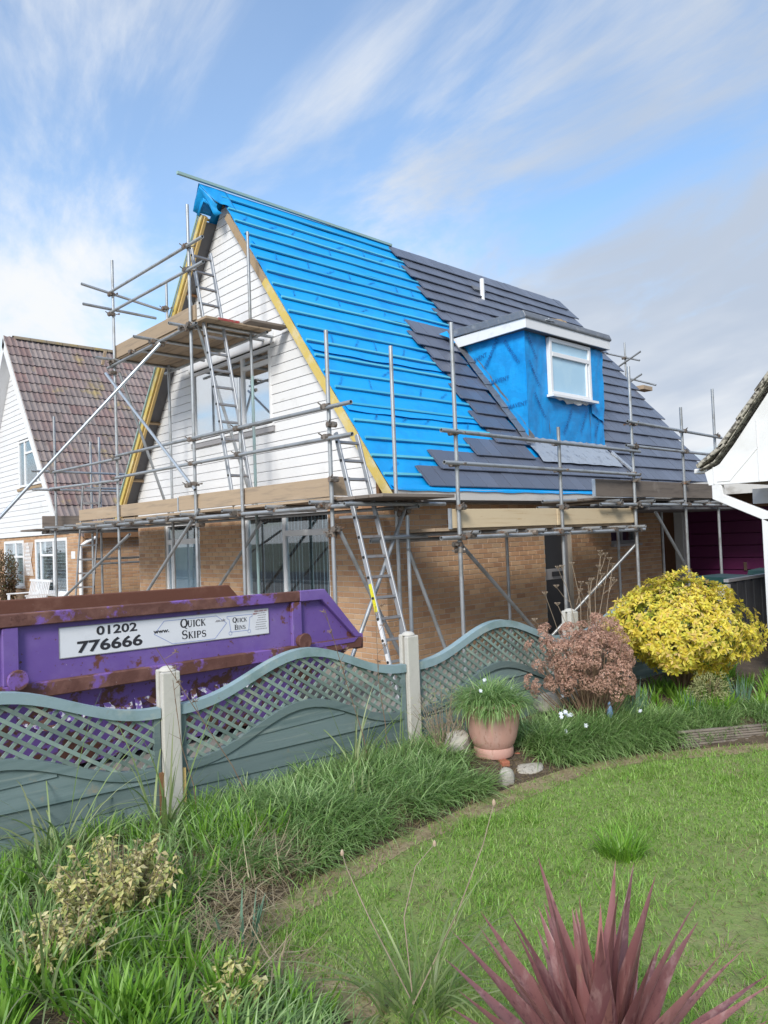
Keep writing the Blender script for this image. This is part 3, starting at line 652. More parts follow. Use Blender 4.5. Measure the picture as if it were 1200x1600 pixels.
# underlay folded over the ridge and hanging in two flaps at the gable
fl = MB()
n1, n2 = 10, 12; V = []
for j in range(n1+1):                      # saddle over the ridge end
    x = -.50+.52*j/n1
    for k in range(n2+1):
        t = -1+2*k/n2; L2 = .42 if t < 0 else .50; s_ = abs(t)*L2*(1-.20*(1-j/n1)*(t > 0))
        p = RP(x+.05*abs(t)*(t < 0)*(1-j/n1)+.16*max(0, t)*(1-j/n1), s_, .028+.016*math.sin(9*t+j)*math.sin(PI*j/n1), 1 if t > 0 else -1)
        if abs(t) < .01: p = Vector((x, YR, ZR+.05))
        V.append(p)
w = n2+1
fl.add(V, [(j*w+k, (j+1)*w+k, (j+1)*w+k+1, j*w+k+1) for j in range(n1) for k in range(n2)])
V = []                                     # curtain folded down over the ridge end, in two tongues
tops = [RP(-.45, .42, .02, -1), RP(-.47, .26, .03, -1), RP(-.49, .10, .03, -1), Vector((-.50, YR, ZR+.05)), RP(-.46, .10, .03), RP(-.42, .24, .03), RP(-.36, .40, .03)]
drop = (.06, .17, .24, .28, .26, .36, .18)
for p, d in zip(tops, drop):
    for q in range(5):
        f = q/4; V.append((p.x+.10*f+.02*math.sin(q*2+p.y*9), p.y+.03*math.sin(q*1.7+p.x*8)*f, p.z-d*f))
fl.add(V, [(5*i+q, 5*i+q+1, 5*i+6+q, 5*i+5+q) for i in range(6) for q in range(4)])
fo = fl.build('underlay_flap', MT['membrane'], roof, smooth=True); sm_ = fo.modifiers.new('thick', 'SOLIDIFY'); sm_.thickness = .004
# verge timbers
def verge(x, s0, s1, w, h, off, side, m, name):
    MB().bar(RP(x, s0, off, side), RP(x, s1, off, side), w, h, Vector((0, -sz*side, sy))).build(name, m, roof)
verge(-.165, .62, 2.35, .045, .105, -.065, 1, MT['old_timber'], 'barge_board')
verge(-.166, 2.352, SL+.28, .045, .11, -.067, 1, MT['verge_yellow'], 'barge_board')
verge(-.335, .42, SL+.1, .03, .11, -.045, -1, MT['verge_yellow'], 'barge_board')
verge(-.285, .42, SL+.1, .05, .10, -.095, -1, MT['new_timber'], 'verge_rafter')
verge(-.375, .42, SL+.05, .02, .03, .005, -1, MT['batten_pale'], 'verge_batten')
# soffit ladder of the left verge: grey boards with cross noggins, in view from below
s = .5; k = 0
while s < SL-.1:
    L_ = 1.32; e = min(s+L_, SL)
    mb = MB(); roof_slab(mb, -.26, .0, s+.012, e-.03, -.075, -.06, -1); mb.build('soffit_board', MT['soffit'], roof)
    mb = MB(); roof_slab(mb, -.26, .0, e-.026, e+.008, -.14, -.06, -1); mb.build('noggin', MT['old_timber'] if k else MT['brown_timber'], roof); s = e; k += 1
for s in (.6, 1.9, 3.3, 4.8, 6.2):
    mb = MB(); roof_slab(mb, -.14, .0, s, s+.05, -.14, -.03, 1); mb.build('noggin', MT['old_timber'], roof)
# eaves
MB().box(-.10, -.375, 2.225, 9.98, -.345, 2.372).build('fascia', MT['fascia'], roof)
MB().box(-.02, -.344, 2.20, 9.98, .0, 2.225).build('soffit_board', MT['soffit'], roof)
eu = MB(); n = 70; V = []
for j in range(n+1):
    x = -.12+10.1*j/n
    V += [RP(x, SL-.06, .012), (x, YE-.085, ZE-.015+.006*math.sin(3*x)), (x, YE-.092, ZE-.030-.010*abs(math.sin(2.2*x))-.006*math.sin(9*x))]
eu.add(V, [(3*j+i, 3*j+i+1, 3*j+4+i, 3*j+3+i) for j in range(n) for i in (0, 1)])
eu.build('eaves_underlay', MT['membrane'], roof)

# ---- printed words on the blue underlay (flat print laid on the sheet)
def text_mesh(txt, size, bold=0.0, ext=0.0, spacing=1.0):
    cu_ = bpy.data.curves.new('lettering', 'FONT'); cu_.body = txt; cu_.size = size; cu_.align_x = 'CENTER'; cu_.align_y = 'CENTER'
    cu_.offset = bold; cu_.extrude = ext; cu_.resolution_u = 3; cu_.space_character = spacing
    t = bpy.data.objects.new('lettering', cu_); COL.objects.link(t)
    dg = bpy.context.evaluated_depsgraph_get(); me = bpy.data.meshes.new_from_object(t.evaluated_get(dg))
    bpy.data.objects.remove(t); bpy.data.curves.remove(cu_); return me
PW = text_mesh('PERMAVENT', .105, .001, 0, 1.05); PW.materials.clear(); PW.materials.append(MT['print'])
def frame3(o, u, v, off=.0):
    u, v = Vector(u).normalized(), Vector(v).normalized(); n = u.cross(v); M = Matrix.Identity(4)
    for j in range(3): M[j][0] = u[j]; M[j][1] = v[j]; M[j][2] = n[j]; M[j][3] = o[j]+n[j]*off
    return M
def place_print(parent, o, u, v, ang, sc, off=.004):
    R_ = Matrix.Rotation(ang, 4, 'Z') @ Matrix.Diagonal((sc, sc, sc, 1)); inst('printed_word', PD if parent.name == 'dormer' else PW, parent, frame3(o, u, v, off) @ R_)
PD = PW.copy(); PD.materials.clear(); PD.materials.append(MT['print_dark'])
ux, uv = Vector((1, 0, 0)), Vector((0, sy, sz))
for i in range(7):
    for j in range(20):
        x = .15+j*.52+(.26 if i % 2 else 0)+rnd.uniform(-.1, .1); s = .62+i*.93+rnd.uniform(-.06, .06)
        if x > 3.9: continue
        if x > 2.6 and s > 2.5: continue
        s = .155+.333*round((s-.155)/.333)+.175
        ang = rnd.choice((.55, 1.25, .9))
        place_print(roof, RP(x, s, .010), ux, uv, ang, .47)

# ---- roof tiles, laid course by course in broken bond
TW, TG, TLEN = .295, .333, .415
def tile_mesh(m, wdt=TW-.004):
    mb = MB(); w = wdt/2
    # local: x across, y up the slope, z out.  slab with a dropped nose and a side lip
    mb.add([(-w, 0, 0), (w, 0, 0), (w, TLEN, 0), (-w, TLEN, 0), (-w+.003, .006, .022), (w-.003, .006, .022), (w-.003, TLEN, .020), (-w+.003, TLEN, .020),
            (-w, 0, .018), (w, 0, .018)],
           [(3, 2, 1, 0), (4, 5, 6, 7), (0, 1, 9, 8), (8, 9, 5, 4), (1, 2, 6, 5, 9), (2, 3, 7, 6), (3, 0, 8, 4, 7)])
    mb.box(-w-.030, .012, .001, -w-.0005, TLEN, .010)
    return mb.mesh('roof_tile', m)
TILE = tile_mesh(MT['roof_tile'])
starts = [3.95, 4.10, 3.95, 4.10, 3.95, 4.10, 3.95, 4.10, 2.78, 2.63, 2.78, 2.78, 2.92, 2.78, 2.92, 2.78, 2.92, 2.18, 1.14, .68]
DX0, DX1, DY = 3.80, 6.27, .37          # dormer cheeks and front
def dormer_top(s): return False
spots = []
for k, xs_ in enumerate(starts):
    sb = .388+.333*k
    off0 = (k % 2)*TW/2
    x = xs_-.09
    y_here = YR-sy*sb
    while x < XV1-.10:
        w = TW
        xc = x+TW/2
        cut = False
        # tiles give way to the dormer and its lead
        y_mid = YR-sy*(sb-.16)
        if DX0-.10 < xc < DX1+.05 and DY-.30 < y_mid < 1.98: cut = True
        if not cut: spots.append((xc, sb))
        x += TW
up = uv
def tile_M(xc, sb):
    tilt = .105+rnd.uniform(-.012, .012)
    o = RP(xc, sb, .050+rnd.uniform(-.002, .002)); u = ux; v = (uv*math.cos(tilt)-RN*math.sin(tilt))
    u = (u+v*rnd.uniform(-.004, .004)).normalized()
    return frame3(o, u, v)
spots.sort(key=lambda q: (RP(q[0], q[1])-CAM).length)
tb = MB()
for i, (xc, sb) in enumerate(spots):
    M = tile_M(xc, sb)
    if i < 300: inst('roof_tile', TILE, roof, M)
    else:
        tb.add([M @ v.co for v in TILE.vertices], [tuple(p.vertices) for p in TILE.polygons])
if tb.v: tb.build('tile_courses', MT['roof_tile'], roof, kind='stuff')
# dry ridge strip over the tiled part and verge units of the right end
rd = MB()
for sgn in (1, -1):
    P = [RP(x, s, o, sgn) for x in (3.97, 9.80) for s, o in ((0, .075), (.16, .085), (.16, .078), (0, .068))]
    rd.add(P, [(0, 1, 5, 4), (1, 2, 6, 5), (2, 3, 7, 6), (3, 0, 4, 7), (0, 3, 2, 1), (4, 5, 6, 7)])
MB().prism([RP(XV1-.05, -.0, .0), RP(XV1-.05, SL, .0), RP(XV1-.05, SL, -.10), RP(XV1-.05, .0, -.12)], (.02, 0, 0)).build('barge_board', MT['fascia'], roof)
# loose scraps of batten left on the tiles by the far verge
lb = thing('timber_offcuts', 'pale wooden offcuts lying on the dark tiles above the dormer', 'offcuts', RP(8.8, 1.23, .09))
for i, (dx, ds, a) in enumerate(((0, 0, .1), (.25, .05, -.15), (-.2, .06, .25))):
    c = RP(8.78+dx, 1.22+ds, .10+.012*i); d = (ux*math.cos(a)+uv*math.sin(a))*.33
    MB().bar(c-d, c+d, .09, .045, RN).build('offcut', MT['old_timber'], lb)

# ---- soil vent stub through the tiles
vp = thing('vent_pipe', 'short pale grey vent pipe standing through the tiled roof', 'vent pipe', (6.07, 3.07, 6.87))
MB().tube((6.07, 3.07, 6.84), (6.07, 3.07, 7.36), .05, 14).build('pipe', MT['upvc'], vp, smooth=True)
vs_ = MB(); vs_.bar(RP(5.88, .80, .095), RP(6.28, .80, .095), .14, .02, RN); vs_.build('slate_collar', MT['lead'], vp)

# ---- dormer
dm = MB()
def dz_at(y): return ZR-(YR-y)*sz/sy
ZT = 5.22                                # underside of the fascia
yb = YR-(ZR-ZT)*sy/sz
ck = [(DX0, DY, dz_at(DY)-.02), (DX0, DY, ZT+.1), (DX0, yb+.07, ZT+.1), (DX0, yb-.02, ZT-.04)]
dorm = MB().prism([(DX0+.03, p[1], p[2]) for p in ck], (DX1-DX0-.06, 0, 0)).build('dormer', MT['old_timber'], house)
def wavy_quad(P00, P10, P11, P01, nrm, nu, nv, amp, f):
    V = []; F = []
    P00, P10, P11, P01, nrm = map(Vector, (P00, P10, P11, P01, nrm))
    for i in range(nv+1):
        for j in range(nu+1):
            u, v = j/nu, i/nv; p = (P00*(1-u)+P10*u)*(1-v)+(P01*(1-u)+P11*u)*v
            V.append(p+nrm*(amp*(math.sin(f*u*7+v*3)*math.sin(f*v*5+u*2)+.5*math.sin(f*(u-v)*13))+amp*1.6))
    for i in range(nv):
        for j in range(nu): a = i*(nu+1)+j; F.append((a, a+1, a+nu+2, a+nu+1))
    return V, F
zb = dz_at(DY)
V, F = wavy_quad((DX0, yb-.03, ZT-.05), (DX0, DY-.03, zb-.02), (DX0, DY-.03, ZT+.03), (DX0, yb+.05, ZT+.03), (-1, 0, 0), 30, 26, .008, 1.0)
cm = MB().add(V, F).build('cheek_underlay', MT['membrane_grid'], dorm, smooth='all')
WX0, WX1, WZ0, WZ1 = 4.44, 5.78, 4.17, 5.20
fr_ = MB()
for q in (((DX0-.012, zb-.06), (WX0, ZT+.03)), ((WX0, zb-.06), (WX1, WZ0)), ((WX1, zb-.06), (DX1, ZT+.03))):
    (xa, za), (xb, zb_) = q
    V, F = wavy_quad((xa, DY, za), (xb, DY, za), (xb, DY, zb_), (xa, DY, zb_), (0, -1, 0), 16, 24, .007, 1.1); fr_.add(V, F)
frm = fr_.build('front_underlay', MT['membrane_grid'], dorm, smooth='all')
wv = MB(); V, F = wavy_quad((WX1+.02, DY-.03, 3.95), (DX1-.02, DY-.02, 3.80), (DX1, DY-.03, 5.18), (WX1+.02, DY-.03, 5.18), (0, -1, 0), 8, 20, .012, 1.4); wv.add(V, F)
wv.build('loose_underlay', MT['membrane_grid'], dorm, smooth='all')
# torn pale flap under the sill
tf = MB(); n = 12; V = []
for j in range(n+1):
    x = WX0+.12+1.15*j/n; V += [(x, DY-.10, WZ0-.02), (x, DY-.085-.03*math.sin(j), WZ0-.06-.06*math.sin(PI*j/n)-.02*math.sin(j*1.9))]
tf.add(V, [(2*j, 2*j+2, 2*j+3, 2*j+1) for j in range(n)]); tf.build('torn_flap', MT['fascia'], dorm)
# window of the dormer
dwf = MB()
dwf.box(WX0, DY-.09, WZ0, WX0+.07, DY-.01, WZ1); dwf.box(WX1-.07, DY-.09, WZ0, WX1, DY-.01, WZ1)
dwf.box(WX0+.07, DY-.089, WZ0, WX1-.07, DY-.011, WZ0+.07); dwf.box(WX0+.07, DY-.089, WZ1-.07, WX1-.07, DY-.011, WZ1); dwf.box(WX0+.07, DY-.095, 4.865, WX1-.07, DY-.011, 4.945)
dwf.box(WX1-.16, DY-.088, WZ0+.07, WX1-.125, DY-.012, 4.865)
dwo = dwf.build('window', MT['upvc'], dorm); bevel(dwo, .005)
MB().box(WX0+.05, DY-.055, WZ0+.05, WX1-.05, DY-.045, 4.88).box(WX0+.05, DY-.055, 4.93, WX1-.05, DY-.045, WZ1-.05).build('pane', MT['pale_blue_pane'], dwo)
MB().box(WX0-.05, DY-.16, WZ0-.045, WX1+.10, DY-.02, WZ0-.002).build('sill', MT['upvc'], dwo)
# flat roof with white fascias and a lead roll
ft = MB(); XO0, XO1, YO = DX0-.16, DX1+.09, DY-.17
ft.box(XO0, YO, ZT, XO1, YO+.025, ZT+.19)                       # front fascia
ft.prism([(XO0, YO+.026, ZT), (XO0, YO+.026, ZT+.19), (XO0, yb+.16, ZT+.16), (XO0, yb+.0, ZT-.03)], (.025, 0, 0))
ft.box(XO1-.025, YO+.026, ZT, XO1, yb+.1, ZT+.19)
bevel(ft.build('fascia', MT['white_paint'], dorm), .004)
MB().box(XO0+.026, YO+.026, ZT+.005, XO1-.026, yb+.3, ZT+.15).build('flat_roof', MT['soffit'], dorm)
lr = MB()
lr.prism([(XO0-.03, YO-.02, ZT+.165), (XO0-.03, YO-.03, ZT+.20), (XO0-.03, YO+.02, ZT+.30), (XO0-.03, yb+.75, ZT+.335), (XO0-.03, yb+.75, ZT+.19)], (XO1-XO0+.06, 0, 0))
bevel(lr.build('roof_felt', MT['lead'], dorm), .012, 2)
MB().bar((XO0+.55, YO-.035, ZT+.215), (XO0+.82, YO-.02, ZT+.235), .03, .02).bar((XO0+.62, YO-.045, ZT+.245), (XO0+.76, YO-.01, ZT+.195), .02, .02).build('clip', MT['alu'], dorm)
# stepped lead soakers up the cheek, lead apron under the front
for i in range(9):
    s0 = 3.05+i*.29
    if s0+.3 > 5.75: break
    mb = MB(); o = .072+.004*(i % 2)
    P = [RP(DX0-.19, s0, o), RP(DX0+.01, s0, o+.015), RP(DX0+.01, s0+.33, o+.03), RP(DX0-.19, s0+.33, o+.008)]
    P2 = [Vector((DX0-.014-.002*(i % 2), p.y, p.z+.13)) for p in (P[1], P[2])]
    mb.add(P+P2, [(0, 3, 2, 1), (1, 2, 5, 4)]); so = mb.build('lead_soaker', MT['lead'], dorm); so.modifiers.new('t', 'SOLIDIFY').thickness = .004
ap = MB(); n = 26; V = []
for j in range(n+1):
    x = DX0-.10+(DX1-DX0+.12)*j/n; w_ = .010*math.sin(j*1.9)
    V += [(x, DY-.030, zb+.10+.012*math.sin(j*2.7)), (x, DY-.045, zb+.0), RP(x, 5.93, .085+w_), RP(x, 6.10+.006*math.sin(j*1.3), .078)]
ap.add(V, [(4*j+k, 4*j+k+1, 4*j+k+5, 4*j+k+4) for j in range(n) for k in range(3)])
ap.build('lead_apron', MT['lead_new'], dorm, smooth=True)
MB().bar(RP(DX1+.02, 5.72, .08), RP(DX1+.30, 6.26, .085), .10, .03, RN).build('lead_soaker', MT['lead_new'], dorm)
# small scrap of underlay poking out of the tiles left of the dormer
sc_ = MB(); sc_.add([RP(3.28, 2.98, .09), RP(3.56, 2.86, .12), RP(3.60, 3.16, .10), RP(3.46, 3.22, .12), RP(3.42, 3.10, .14)], [(0, 4, 3, 2, 1)])
sc_.build('underlay_scrap', MT['membrane'], roof)
for (yy, zz, a, sc) in ((1.45, 4.92, .18, .95), (1.06, 4.97, 1.0, .95), (.98, 4.45, .05, .95), (.62, 3.95, .05, .95), (.62, 4.9, -1.0, .9)):
    place_print(dorm, (DX0-.03, yy, zz), (0, -1, 0), (0, 0, 1), a, sc, .004)
for (xx, zz, a, sc) in ((3.98, 4.98, -1.05, .85), (4.02, 4.50, -1.0, .85), (4.15, 3.95, -.95, .85), (5.0, 3.72, 1.0, .9), (5.55, 3.8, 1.05, .9), (6.02, 3.75, 1.1, .85), (6.02, 4.75, 1.4, .7)):
    place_print(dorm, (xx, DY-.032, zz), (1, 0, 0), (0, 0, 1), a, sc, .004)

# ================================================================== SCAFFOLDING
SCAF_D = 0.0242
scaf = thing('scaffolding', 'grey tube scaffolding with timber decks wrapped round the bungalow being re-roofed', 'scaffolding', (-1.4, -.64, 0))
def tube(kind, p, q, m='galv', r=SCAF_D):
    return MB().tube(p, q, r, 12).build(kind, MT[m], scaf, smooth=True)
def coupler_mesh():
    mb = MB()
    mb.tube((0, 0, -.026), (0, 0, .026), .036, 10, False); mb.box(.02, -.018, -.03, .085, .018, .03); mb.tube((.05, -.06, .0), (.05, .06, .0), .034, 8, False)
    mb.tube((-.03, .03, 0), (-.055, .085, .0), .008, 6, False); mb.tube((.075, -.05, .02), (.115, -.06, .045), .008, 6, False); mb.box(-.065, .075, -.012, -.045, .1, .012)
    return mb.mesh('coupler', MT['coupler'])
CPL = coupler_mesh()
def coupler(x, y, z, a=None):
    a = rnd.choice((0, PI/2, PI, -PI/2)) if a is None else a
    inst('coupler', CPL, scaf, Matrix.Translation((x, y, z)) @ Matrix.Rotation(a+rnd.uniform(-.2, .2), 4, 'Z'))
def board(p, q, w=.225, t=.038, m='scaf_board', up=(0, 0, 1), name='scaffold_board', band=True):
    o = MB().bar(p, q, w, t, up).build(name, MT[m], scaf); bevel(o, .004)
    return o
XO, XI = -1.40, -.45
# standards
for x, y, zt in ((XO, 5.18, 6.72), (XO, 2.50, 6.75), (XO, 1.25, 3.95), (XO, -.64, 4.16), (XI, 5.07, 6.50)):
    tube('standard', (x, y, 0), (x, y, zt))
tube('standard', (XO, 8.15, 2.22), (XO, 8.15, 4.42)); tube('standard', (XO, 8.22, 0), (XO, 8.22, 2.15))
tube('standard', (XI, 2.37, 0), (XI, 2.37, 4.3), 'galv_green'); tube('standard', (XI-.002, 2.37, 4.3), (XI-.002, 2.37, 6.54), 'galv')
tube('standard', (XI, -.72, 0), (XI, -.72, 4.10)); tube('standard', (XI+.10, -.80, 0), (XI+.10, -.80, 2.0), 'galv_new')
SYO, SYI = -1.55, -.50
for x, zt in ((-.25, 4.23), (1.85, 3.15), (3.82, 4.23), (5.50, 3.75), (6.78, 4.20)): tube('standard', (x, SYO, 0), (x, SYO, zt))
for x, zt in ((1.97, 1.78), (5.10, 1.75), (6.72, 2.02)): tube('standard', (x, SYI, 0), (x, SYI, zt))
# left run beside the far eave
for x, y, zt in ((-.50, 8.6, 4.02), (-.25, 8.75, 4.15), (1.2, 8.6, 4.1)): tube('standard', (x, y, 0), (x, y, zt))
# gable deck: ledgers, transoms, boards, toe boards
LX = XO-.05
tube('ledger', (LX, -.98, 2.115), (LX, 3.2, 2.125), 'galv'); tube('ledger', (LX, 3.22, 2.125), (LX, 8.5, 2.14))
tube('ledger', (XI+.05, -1.05, 2.10), (XI+.05, 4.3, 2.115)); tube('ledger', (XI+.05, 4.32, 2.115), (XI+.05, 8.8, 2.13))
for y in (-.55, .42, 1.32, 2.42, 3.3, 3.75, 4.45, 5.1, 6.0, 6.9, 7.9):
    tube('transom', (-1.62+rnd.uniform(-.1, .06), y, 2.172), (-.12, y+rnd.uniform(-.03, .03), 2.172))
    coupler(LX, y, 2.14)
for i in range(5):
    x = -1.24+i*.232
    for a, b in ((-.62, 1.55), (1.57, 4.6), (4.62, 7.25)):
        board((x, a+rnd.uniform(-.04, .04), 2.216+rnd.uniform(0, .004)), (x, b, 2.216))
TX = -1.352
board((TX, -.55, 2.350), (TX, 1.24, 2.358), .032, .222, name='toe_board'); board((TX, 1.26, 2.360), (TX, 3.08, 2.368), .032, .218, name='toe_board'); board((TX+.004, 3.13, 2.355), (TX+.004, 7.05, 2.370), .032, .205, name='toe_board')
board((TX+.02, -.585, 2.36), (-1.08, -.585, 2.36), .032, .222, name='toe_board')
# board ends: the steel hoop irons
for y in (3.105,): MB().box(TX-.02, y-.018, 2.25, TX+.02, y+.012, 2.46).build('board_end_band', MT['galv_new'], scaf)
# corner deck
for i in range(4):
    y = -1.28+i*.232; board((-1.3, y, 2.205), (-.12+rnd.uniform(-.08, .05), y, 2.205), m='scaf_board_grey')
tube('transom', (-1.5, -.98, 2.13), (.1, -1.02, 2.13)); tube('ledger', (-1.35, -.70, 2.145), (.1, -.62, 2.145))
MB().box(-1.02, -.62, 1.99, -.30, -.30, 2.02).build('scaffold_board', MT['upvc'], scaf)
for k in range(7): coupler(-.42+.05*k*(k % 2), -.72-.03*(k % 3), 2.02+.035*k)
# guard rails of the gable
tube('guard_rail', (LX, -1.10, 3.25), (LX, 5.1, 3.30)); tube('guard_rail', (LX-.005, 4.9, 3.245), (LX-.005, 8.25, 3.29))
tube('guard_rail', (LX, -1.10, 2.895), (LX, 5.15, 2.93)); tube('guard_rail', (LX-.005, 4.95, 2.875), (LX-.005, 8.3, 2.97))
for x, y in ((XO, 5.18), (XO, 2.50), (XO, 1.25), (XO, -.64)):
    for z in (3.27, 2.92, 2.12): coupler(x, y, z, PI)
coupler(XO, -.64, 3.06); coupler(XO, -.64, 2.43); coupler(XO, -.64, 1.83); coupler(XO, -.64, 1.80, 1.2)
# left run rails
for z in (3.32, 2.95): tube('guard_rail', (-1.8, 8.3, z), (2.6, 8.35, z-.02))
tube('guard_rail', (-.6, 8.62, 3.02), (1.6, 8.62, 3.02))
tube('ledger', (-1.5, 8.4, 2.10), (3.2, 8.4, 2.10)); tube('ledger', (-1.3, 9.3, 2.10), (3.2, 9.3, 2.10)); tube('ledger', (-.6, 8.8, 1.50), (2.2, 8.8, 1.50)); tube('ledger', (-.5, 8.6, 1.40), (2.2, 8.6, 1.40))
board((-1.62, 8.30, 2.30), (-.62, 8.30, 2.30), .034, .24, 'scaf_board_grey', name='toe_board')
for i in range(4): board((-1.75, 8.42+i*.232, 2.150), (3.0, 8.42+i*.232, 2.150), m='scaf_board_grey')
for x in (-1.5, -.55, .6, 1.8): coupler(x, 8.4, 2.10)
for z in (3.3, 2.95): coupler(XO, 8.15, z)
# tower deck
tube('ledger', (LX, 2.25, 4.92), (LX, 5.35, 4.86)); tube('ledger', (XI+.05, 2.0, 4.90), (XI+.05, 5.3, 4.88))
for y, x0, x1 in ((5.12, -1.75, -.2), (3.55, -1.80, -.15), (2.60, -1.70, -.05), (2.36, -1.2, .0), (4.3, -1.3, -.15)): tube('transom', (x0, y, 4.962), (x1, y+.02, 4.962)); coupler(LX, y, 4.93)
for i in range(5):
    board((-1.235+i*.232, 2.15+rnd.uniform(-.03, .03), 5.008), (-1.235+i*.232, 5.32, 5.008), m='scaf_board')
board((TX, 2.42, 5.14), (TX, 5.22, 5.12), .034, .225, name='toe_board')
rb_ = MB().box(-1.16, 2.118, 4.992, -.80, 2.135, 5.024).build('red_band', MT['red_mark'], scaf)
board((-.75, 2.02, 5.012), (-.08, 2.00, 5.012), .20, .038, 'scaf_board_grey')
tube('guard_rail', (LX, 2.0, 6.10), (LX, 5.25, 6.15)); tube('guard_rail', (LX, 2.0, 5.74), (LX, 5.28, 5.80))
tube('guard_rail', (-1.92, 5.24, 6.22), (-.40, 5.24, 6.02)); tube('guard_rail', (-1.90, 5.24, 5.88), (-.58, 5.24, 5.86))
for z in (6.12, 5.77, 4.9): coupler(XO, 5.18, z, PI); coupler(XO, 2.5, z, PI)
coupler(XI, 5.07, 6.02); coupler(XO, 5.18, 4.75); coupler(XO, 2.5, 2.62)
board((-1.55, 5.34, 4.90), (-1.49, 5.34, 5.15), .03, .05, name='board_clip')
# braces and rakers
tube('brace', (-1.46, 3.35, 4.86), (-5.15, 5.62, .02), 'galv_new'); coupler(-1.46, 3.4, 4.86)
tube('brace', (LX-.01, 5.42, 4.78), (LX-.01, 2.40, 2.53), 'galv_new'); coupler(LX, 2.52, 2.6)
tube('brace', (XO+.05, 5.10, 4.75), (XI-.05, 5.10, 2.3)); tube('brace', (XO+.02, 2.58, 5.42), (XI-.02, 2.44, 2.36))
tube('brace', (-1.46, 2.30, 2.24), (-1.46, 5.45, .02)); coupler(-1.42, 2.42, 2.02)
tube('brace', (XI, 2.22, 2.06), (XI, 4.85, .02)); tube('brace', (-1.46, 4.62, 1.95), (-1.46, 9.0, .30))
tube('brace', (-1.36, -.70, 1.86), (-.38, -.80, .02)); coupler(XO, -.66, 1.86)
tube('brace', (-.36, -.78, 2.10), (-1.72, -1.05, .10)); coupler(-.4, -.76, 2.05)
tube('brace', (-.36, -.80, 1.60), (.22, -.95, .02))
tube('brace', (-.22, SYO+.05, 1.66), (2.30, -1.0, .02)); coupler(-.25, SYO, 1.63); coupler(-.25, SYO, 1.56, 1.0)
tube('brace', (4.55, -1.5, 1.98), (6.70, -1.45, .02)); tube('brace', (3.9, -1.5, 1.5), (2.6, -.6, .02))
# long side: low deck
tube('ledger', (-.62, SYO-.05, 1.71), (3.98, SYO-.05, 1.715), 'galv'); tube('ledger', (-.75, SYI-.05, 1.70), (3.9, SYI-.05, 1.71)); tube('ledger', (-1.05, -.9, 1.74), (-.1, -.88, 1.74))
for x in (-.15, .55, 1.15, 1.75, 2.45, 3.15, 3.70): tube('transom', (x, SYO-.22, 1.762), (x+.02, SYI+.12, 1.762)); coupler(x, SYO-.05, 1.735)
for i in range(4):
    y = SYO+.19+i*.232
    for a, b in ((-.34, 1.78), (1.80, 3.85)): board((a, y, 1.807), (b, y, 1.807), m='scaf_board')
TY = SYO+.055
board((-.33, TY, 1.93), (1.78, TY, 1.935), .034, .225, 'pine_new', name='toe_board'); board((1.80, TY, 1.932), (3.84, TY, 1.935), .034, .222, 'pine_new', name='toe_board')
MB().box(-.352, TY-.022, 1.81, -.333, TY+.022, 2.05).build('board_end_band', MT['galv_new'], scaf)
for x, a, b in ((-.55, 2.94, 2.57),):
    tube('guard_rail', (-.55, SYO-.05, 2.935), (3.95, SYO-.05, 2.915)); tube('guard_rail', (-.52, SYO-.05, 2.57), (3.92, SYO-.05, 2.555))
for x in (-.25, 1.85, 3.82):
    for z in (2.93, 2.565, 1.71, 2.06): coupler(x, SYO, z)
# long side: high deck on the right
tube('ledger', (2.75, SYO-.05, 2.10), (7.0, SYO-.05, 2.09)); tube('ledger', (2.7, SYI-.05, 2.10), (8.2, SYI-.05, 2.10)); tube('ledger', (3.0, -1.2, 2.19), (5.05, -1.22, 2.215)); tube('ledger', (2.2, -1.0, 2.17), (4.5, -1.35, 2.22))
for x in (3.2, 4.2, 5.2, 6.1, 6.75): tube('transom', (x-.15, SYO-.2, 2.147), (x+.25, SYI+.1, 2.147)); coupler(x, SYO-.05, 2.12)
for i in range(4): board((2.9, SYO+.2+i*.232, 2.19), (7.05, SYO+.2+i*.232, 2.19), m='scaf_board_grey')
board((2.78, TY, 2.345), (7.1, TY, 2.345), .036, .255, 'scaf_board_grey', name='toe_board')
MB().box(2.757, TY-.024, 2.22, 2.777, TY+.024, 2.47).build('board_end_band', MT['galv_new'], scaf)
tube('guard_rail', (3.62, SYO-.05, 3.36), (6.95, SYO-.05, 3.315)); tube('guard_rail', (3.55, SYO-.05, 2.99), (6.9, SYO-.05, 2.985))
for x in (3.82, 5.5, 6.78):
    for z in (3.34, 2.99, 2.10, 2.47): coupler(x, SYO, z)
# lift at the far end of the roof, rising behind the slope
for x, y, z0, z1 in ((10.9, 2.95, 0, 6.82), (10.95, 2.41, 0, 6.53)): tube('standard', (x, y, z0), (x, y, z1))
tube('guard_rail', (10.92, 3.05, 6.40), (10.92, 2.0, 5.98)) ; tube('guard_rail', (10.9, 2.75, 5.86), (10.9, 1.95, 6.20)); tube('guard_rail', (10.92, 2.85, 5.80), (10.92, 1.6, 5.28)); tube('guard_rail', (10.9, 2.6, 5.35), (10.9, 1.95, 5.62))
coupler(10.95, 2.41, 6.12); coupler(10.95, 2.41, 5.5)
board((10.3, 1.72, 5.17), (10.75, 1.72, 5.17), .225, .10)

